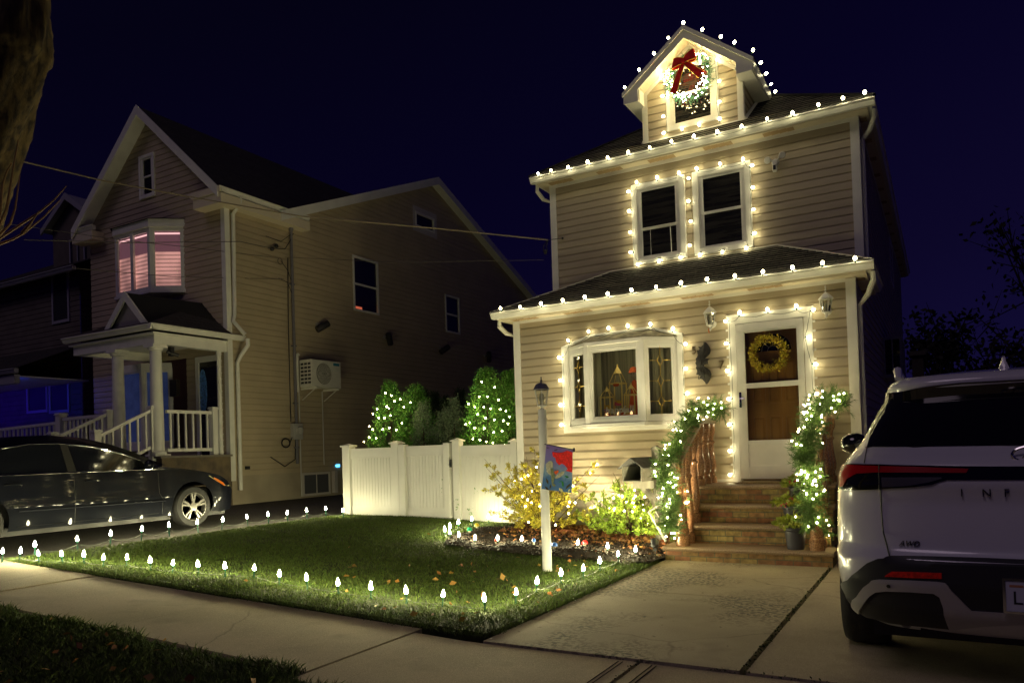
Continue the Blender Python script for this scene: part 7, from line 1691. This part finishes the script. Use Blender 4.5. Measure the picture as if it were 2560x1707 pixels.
for i in range(len(ul)-1):
    for j in range(nzz-1):
        q = [i*nzz+j, i*nzz+j+1, (i+1)*nzz+j+1, (i+1)*nzz+j]
        c = [surf(ul[a], zl2[b]) for a, b in ((i, j), (i, j+1), (i+1, j+1), (i+1, j))]
        if any(abs(u) > .9 for u in (ul[i],)) and any(any(math.hypot(p.y-cy, p.z-cz) < rr-.06 for p in c) or all(math.hypot(p.y-cy, p.z-cz) < rr for p in c) for cy, cz, rr in WA): continue
        fs.append(q)
sv.add(vs, fs)
# roof cap
rows = 7; n = len(ul); loops = []
for r_ in range(rows):
    t_ = r_/(rows-1); L_2 = []
    for u in ul:
        p = surf(u, 1.77); yy = lerp(p.y, min(max(p.y, 5.6), 8.4), t_); L_2.append(Vector((XC+(p.x-XC)*(1-t_)**.8, yy, 1.77+.035*math.sin(t_*math.pi/2)-(.0 if p.y < 7.2 else .0))))
    loops.append(L_2)
n0 = [v for l in loops for v in l]; sv.add(n0, [[a*n+i, a*n+i+1, (a+1)*n+i+1, (a+1)*n+i] for a in range(rows-1) for i in range(n-1)])
# bonnet slope: lower everything forward of the windscreen
def fwd(v):
    v = Vector(v)
    zmax = ip(v.y, [(0, 9), (6.6, 9), (6.9, 1.80), (7.8, 1.30), (8.6, 1.20), (9.2, 1.08), (9.4, .9)])
    if v.z > zmax: v.z = zmax-.0+.04*(1-((v.x-XC)/.95)**2)*(1 if zmax < 1.31 else 0)
    return tuple(v)
sv.v = [fwd(v) for v in sv.v]
svb = sv.build('body', M_suv, SU, smooth='all')
def spanel(name, pairs, m_, off=.006, parent=None, mirror=True, close=True, rows=5, dens=4):
    """pairs of photo pixels (top,bottom) across the left half of the tail; last pair may be ('c') to run on to the centre line"""
    T_ = []; 
    for a, b in pairs: T_.append((p2uz(*a), p2uz(*b)))
    if close: (ut, zt2), (ub, zb2) = T_[-1]; T_.append(((0, zt2), (0, zb2)))
    R_4 = []
    for (a, b), (c, d) in zip(T_, T_[1:]):
        for i in range(dens): t_ = i/dens; R_4.append(((lerp(a[0], c[0], t_), lerp(a[1], c[1], t_)), (lerp(b[0], d[0], t_), lerp(b[1], d[1], t_))))
    R_4.append(T_[-1]); m = MB()
    for sg_ in ((1, -1) if mirror else (1,)):
        vs = []
        if not close and sg_ < 0: m.build(name, m_, parent or SU, smooth=True); m = MB()
        for a, b in R_4:
            for j in range(rows+1):
                t_ = j/rows; u, z = lerp(a[0], b[0], t_), lerp(a[1], b[1], t_); p = surf(u*sg_ if u else 0, z)+nrm_s(max(u, .001)*sg_, z)*off; vs.append(p)
        k = rows+1; n_c = len(R_4); fs = [[i*k+j, (i+1)*k+j, (i+1)*k+j+1, i*k+j+1] for i in range(n_c-1) for j in range(rows)]
        # rim so the panel has thickness
        bn = [surf((a[0] if True else 0)*sg_, a[1]) for a, b in R_4]; 
        m.add(vs, fs if sg_ < 0 else [q[::-1] for q in fs])
        lp = [i*k for i in range(n_c)]+[(n_c-1)*k+j for j in range(1, k)]+[i*k+rows for i in range(n_c-2, -1, -1)]+[j for j in range(rows-1, 0, -1)]
        P = [vs[i] for i in lp]; c_ = Vector((XC, 7, 0)); Q = [p+(Vector((c_.x, c_.y, p.z))-p).normalized()*(off+.004) for p in P]; nn_ = len(P)
        m.add(P+Q, [[i, (i+1) % nn_, (i+1) % nn_+nn_, i+nn_] for i in range(nn_)])
    return m.build(name, m_, parent or SU, smooth=True)
spanel('rear_window', [(L_(735, 455), L_(512, 1006)), (L_(830, 418), L_(640, 1006)), (L_(1100, 372), L_(1000, 1003)), (L_(1500, 326), L_(1500, 998)), (L_(2161, 290), L_(2161, 985))], M_gb, .006)
spanel('light_bar', [(L_(246, 1190), L_(215, 1435)), (L_(300, 1186), L_(285, 1464)), (L_(640, 1192), L_(640, 1450)), (L_(1000, 1200), L_(1000, 1425)), (L_(1180, 1203), L_(1185, 1402)), (L_(1350, 1206), L_(1350, 1357)), (L_(2161, 1212), L_(2161, 1355))], M_gb, .008)
M_tail = mat('taillight_red', (.42, .006, .008), .2, coat=.6); M_refl = mat('reflector_red', (.85, .02, .01), .3, var=.3, vscale=60)
spanel('taillight', [(L_(252, 1200), L_(222, 1425)), (L_(300, 1198), L_(262, 1420)), (L_(330, 1200), L_(300, 1350)), (L_(420, 1205), L_(400, 1290)), (L_(600, 1210), L_(600, 1278)), (L_(1000, 1218), L_(1000, 1280)), (L_(1575, 1238), L_(1550, 1282))], M_tail, .013, close=False, rows=3)
spanel('reversing_lamp', [(L_(660, 1330), L_(665, 1425)), (L_(900, 1332), L_(900, 1412)), (L_(1150, 1330), L_(1150, 1385)), (L_(1290, 1330), L_(1290, 1345))], mat('smoked_lens', (.07, .065, .085), .2), .013, close=False, rows=2)
M_cl = mat('bumper_black', (.020, .020, .026), .55)
spanel('bumper', [(M_(186, 800), M_(200, 850)), (M_(225, 765), M_(235, 930)), (M_(300, 700), M_(290, 1000)), (M_(370, 640), M_(345, 1028)), (M_(450, 605), M_(430, 1060)), (M_(540, 597), M_(540, 1090)), (M_(800, 602), M_(800, 1118)), (M_(1005, 608), M_(1005, 1138)), (M_(1300, 618), M_(1300, 1110)), (M_(1577, 630), M_(1577, 1090))], M_cl, .012, rows=16)
spanel('bumper_trim', [(M_(262, 985), M_(318, 1015)), (M_(300, 890), M_(355, 940)), (M_(350, 815), M_(395, 885)), (M_(410, 770), M_(440, 853)), (M_(470, 763), M_(520, 845)), (M_(700, 770), M_(700, 850)), (M_(900, 780), M_(880, 862)), (M_(970, 790), M_(925, 890)), (M_(1060, 885), M_(955, 975)), (M_(1170, 995), M_(1005, 1138)), (M_(1577, 1020), M_(1577, 1092))], mat('silver_trim', (.52, .51, .53), .35, metal=.3), .022, rows=6)
0 and spanel('exhaust_surround', [(M_(330, 1015), M_(385, 1030)), (M_(365, 945), M_(420, 960)), (M_(400, 893), M_(445, 905)), (M_(440, 862), M_(470, 885))], mat('steel_edge', (.35, .33, .28), .3, metal=.8), .012, close=False, rows=1)
spanel('reflector', [(M_(512, 735), M_(514, 742)), (M_(560, 702), M_(560, 742)), (M_(700, 704), M_(700, 750)), (M_(943, 712), M_(943, 757))], M_refl, .020, close=False, rows=3)
def sline(name, px, r, m_, off=.001, parent=None):
    uz = [p2uz(*p) for p in px]
    for sg_ in (1, -1): m = MB(); m.tube([surf(u*sg_, z)+nrm_s(u*sg_, z)*off for u, z in uz], r, 4); m.build(name, m_, parent or svb)
sline('tailgate_seam', [L_(640, 1452), M_(470, 100), M_(475, 220), M_(490, 400), M_(540, 594)], .004, M_black, .002)
sline('pillar_seam', [L_(655, 500), L_(600, 640), L_(555, 800), L_(515, 960), L_(500, 1012), L_(470, 1175)], .004, M_black, .001)
sline('tail_seam', [L_(638, 1195), L_(640, 1450)], .004, M_black, .016)
sline('window_gasket', [L_(400, 1014), L_(510, 1010), L_(1000, 1007), L_(2150, 990)], .004, M_black, .004)
u, z = p2uz(*M_(540, 803)); m = MB(); c = surf(u, z)+nrm_s(u, z)*.0235; m.lathe([(.0095, 0), (.011, .0), (.011, .002), (.0095, .002)], c, 16, nrm_s(u, z)); m.build('parking_sensor', M_black, svb)
# lettering, badge, plate
M_let = mat('badge_chrome', (.10, .10, .11), .25, metal=.9)
def ontail(name, txt, size, x, zc, gap=None):
    def ty(xx): w0 = ip(zc, HW_); th = math.asin(min(1, (abs(xx-XC)/w0))**(1/EXN)); return ip(zc, YR_)+ip(zc, CD_)*(1-math.cos(th)**EXN)-.007
    if gap:
        for i, ch in enumerate(txt):
            me = text_mesh(ch, size, .004); place_text(name, me, M_let, (x+gap*i, ty(x+gap*i), zc-size*.35), SU, (math.pi/2-.0, 0, 0))
    else: place_text(name, text_mesh(txt, size, .004, shear=.35, sp_=1.05), M_let, (x, ty(x)-.004, zc-size*.35), SU, (math.pi/2, 0, -.13))
ontail('rear_letter', 'INFINITI', .058, .068, 1.093, .098)
ontail('drive_letters', 'AWD', .040, -.236, .812)
m = MB(); m.tube([(XC+.088*math.cos(a), 4.755-.0+.0*math.sin(a), 1.29+.042*math.sin(a)) for a in np.linspace(0, 2*math.pi, 33)], .0075, 6); m.tube([(XC-.05, 4.765, 1.255), (XC-.01, 4.755, 1.32)], .005, 5); m.tube([(XC+.05, 4.765, 1.255), (XC+.01, 4.755, 1.32)], .005, 5); m.build('emblem', M_chr, SU, smooth=True)
m = MB(); m.box((XC-.155, 4.585, .495), (XC+.155, 4.593, .652)); pl_ = m.build('licence_plate', mat('plate_white', (.55, .56, .66), .35), SU, bevel=.003)
m = MB()
for a, b in (((XC-.165, 4.580, .485), (XC-.152, 4.598, .665)), ((XC+.152, 4.580, .485), (XC+.165, 4.598, .665)), ((XC-.152, 4.580, .485), (XC+.152, 4.598, .497)), ((XC-.152, 4.580, .652), (XC+.152, 4.598, .665))): m.box(a, b)
m.build('plate_frame', M_chr, pl_)
place_text('plate_characters', text_mesh('LU', .095, .001), M_black, (XC-.125, 4.583, .535), pl_); place_text('plate_header', text_mesh('NEW YORK', .026, .001), M_black, (XC-.065, 4.583, .63), pl_)
m = MB(); m.box((XC-.135, 4.5835, .620), (XC-.075, 4.5855, .632)); m.build('plate_sticker', mat('sticker_orange', (.45, .20, .10), .5), pl_)
for y in (5.78, 8.72):
    for s_ in (-1, 1): car_wheel(SU, XC+s_*.895, y, .372, .385, .275, s_)
for cy, cz, rr in WA:
    for s_ in (-1, 1):
        m = MB(); P = []
        for i in range(25):
            a = -.12+(math.pi+.24)*i/24; yy, zz = cy+(rr-.012)*math.cos(a), cz+(rr-.012)*math.sin(a); zz = max(.32, zz)
            w0 = ip(zz, HW_)
            P.append((XC+s_*(w0-.004), yy, zz))
        m.tube(P, .028, 6); m.build('arch_moulding', M_cl, SU, smooth=True)
m = MB(); m.box((XC-.80, 4.95, .24), (XC+.80, 9.1, .42)); m.box((XC-.70, 5.0, .42), (XC+.70, 9.0, 1.1)); m.box((XC-.55, 4.84, .28), (XC+.55, 4.98, .46)); m.build('underbody', M_blk, SU)
m = MB(); m.tube([(XC-.62, 4.85, .345), (XC-.62, 5.2, .345)], .035, 10); m.tube([(XC-.62, 5.2, .345), (XC-.5, 5.6, .36)], .025, 8); m.build('exhaust_pipe', mat('steel_dull', (.2, .2, .2), .4, metal=.8), SU, smooth=True)
m = MB()   # side windows
for s_ in (1, -1):
    m = MB(); zz = [1.40, 1.46, 1.52, 1.58, 1.64]; us = [u for u in side_u if 5.25 < surf(u, 1.5).y < 7.3]; vs = [surf(u*s_, z)+nrm_s(u*s_, z)*.004 for u in us for z in zz]; vs = [Vector(fwd(v)) for v in vs]
    fs = [[i*5+j, i*5+j+1, (i+1)*5+j+1, (i+1)*5+j] for i in range(len(us)-1) for j in range(4)]; m.add(vs, fs if s_ > 0 else [q[::-1] for q in fs]); m.build('side_window', M_gb, SU, smooth='all')
for s_ in (-1, 1):
    m = MB(); m.tube([(XC+s_*.63, 5.28, 1.765), (XC+s_*.635, 5.33, 1.82), (XC+s_*.64, 5.6, 1.835), (XC+s_*.64, 6.8, 1.83), (XC+s_*.62, 7.1, 1.78)], [.02, .026, .02, .02, .02], 8); m.build('roof_rail', M_suv, SU, smooth=True)
    m = MB(); X4 = XC+s_*1.10; m.ball((X4, 7.45, 1.36), (.12, .10, .095), 14, 9); m.tube([(XC+s_*.92, 7.5, 1.30), (XC+s_*1.04, 7.47, 1.33)], .035, 6); m.build('mirror', M_gb, SU, smooth='all')
m = MB(); fx_, fy_ = onY(*L_(1950, 195), 5.55).x, 5.55
P0 = [(0, -.10), (.015, -.08), (.03, -.04), (.10, .03), (.105, .055), (.03, .10), (0, .16)]
sec = [(-.10, .0, .03), (-.06, .02, .028), (-.02, .062, .02), (.02, .075, .014), (.05, .07, .012), (.09, .03, .016), (.12, .0, .018)]
vs = []
for (dy, h_, w2) in [(-.09, .004, .004), (-.07, .06, .022), (-.055, .088, .016), (-.03, .098, .013), (0, .088, .014), (.05, .045, .022), (.10, .012, .02), (.13, .004, .004)]:
    zr = 1.775+.012; vs += [(fx_-w2*1.6, fy_+dy+.05, zr), (fx_-w2*.5, fy_+dy+.05, zr+h_), (fx_+w2*.5, fy_+dy+.05, zr+h_), (fx_+w2*1.6, fy_+dy+.05, zr)]
m.add(vs, [[i*4+k, i*4+k+1, (i+1)*4+k+1, (i+1)*4+k] for i in range(7) for k in range(3)]+[[0, 1, 2, 3], [31, 30, 29, 28]]); m.build('antenna_fin', M_suv, SU, smooth=True)
# ================================================================ BACKGROUND right
M_bt = mat('night_foliage', (.016, .015, .012), .9, island=.4)
def bg_tree(label, base, crown, nb, nl, seed, tr_=.16, leaf=.30):
    random.seed(seed); np.random.seed(seed); b = Vector(base); t = T('tree', label, 'tree', b, 'trees behind the driveway'); m = MB(); pts = []
    cc = Vector(crown[0]); R_5 = crown[1]
    top = Vector((b.x+(cc.x-b.x)*.5, b.y, lerp(b.z, cc.z, .75))); m.tube([b, top], [tr_, tr_*.6], 7)
    for i in range(nb):
        a = random.uniform(0, 6.283); q = cc+Vector((math.cos(a)*R_5[0]*random.uniform(.3, 1), math.sin(a)*R_5[0]*.6*random.random(), random.uniform(-.7, 1)*R_5[1])); s0 = b.lerp(top, random.uniform(.45, 1)); mid = s0.lerp(q, .5)+Vector((random.uniform(-.3, .3), 0, random.uniform(-.1, .5)))
        m.tube([s0, mid, q], [tr_*.35, tr_*.2, .015], 5)
        for _ in range(3): e_ = q+Vector(np.random.normal(size=3))*R_5[0]*.22; m.tube([q.lerp(mid, .3), e_], [.03, .008], 4); 
        for _ in range(int(nl/nb)): pts.append(q+Vector(np.random.normal(size=3))*R_5[0]*.16)
    m.build('branches', mat('night_bark', (.02, .016, .014), 1), t); leaves('foliage', pts, leaf, M_bt, t, aspect=.6)
p = onY(2338, 935, 38); q = onY(2345, 865, 38); bg_tree('sparse small tree silhouetted against the sky behind the driveway', (p.x, 38, 0), ((q.x, 38, q.z), (2.0, 1.3)), 18, 700, 71)
p = onY(2335, 935, 38)
q = onY(2600, 745, 36); bg_tree('large tree silhouette at the right edge above the white SUV', (q.x+1.2, 36, 0), ((q.x, 36, q.z), (2.9, 3.4)), 24, 600, 72, .25)
q = onY(2520, 915, 40); bg_tree('low dark tree behind the roof of the white SUV', (q.x, 40, 0), ((q.x, 40, q.z), (3.2, 1.0)), 16, 600, 73)
q = onY(2430, 930, 42); bg_tree('low dark tree between the two taller trees', (q.x, 42, 0), ((q.x, 42, q.z), (2.4, .8)), 12, 700, 74)
x0, x1, z0, z1 = rc([V_(560, 1215), V_(695, 1460)], 30); t = T('brick_chimney', 'dark square chimney block rising beside the far corner of the tan house', 'chimney', ((x0+x1)/2, 30, 0)); m = MB(); m.box((x0, 30, 0), (x1, 31, z1-.15)); m.build('shaft', mat('dark_brick', (.035, .025, .02), .9), t); m = MB(); m.box((x0-.08, 29.9, z1-.15), (x1+.08, 31.1, z1)); m.build('cap', mat('dark_brick_cap', (.05, .04, .035), .9), t)
t = T('back_house', 'low dark house roof behind the driveway, left of the chimney', 'house', (onY(2290, 930, 34).x, 34, 0)); xa = onY(2255, 935, 34).x; xb = onY(2420, 935, 34).x; m = MB(); m.box((xa, 34, 0), (xb, 40, 2.2)); m.build('wall', M_dh, t); m = MB(); zt_ = onY(2300, 940, 34).z; m.prism([(xa-.3, 33.8, 2.2), (xb+.3, 33.8, 2.2), ((xa+xb)/2, 33.8, max(2.6, zt_))], (0, 6.3, 0)); m.build('roof', M_shinL, t)
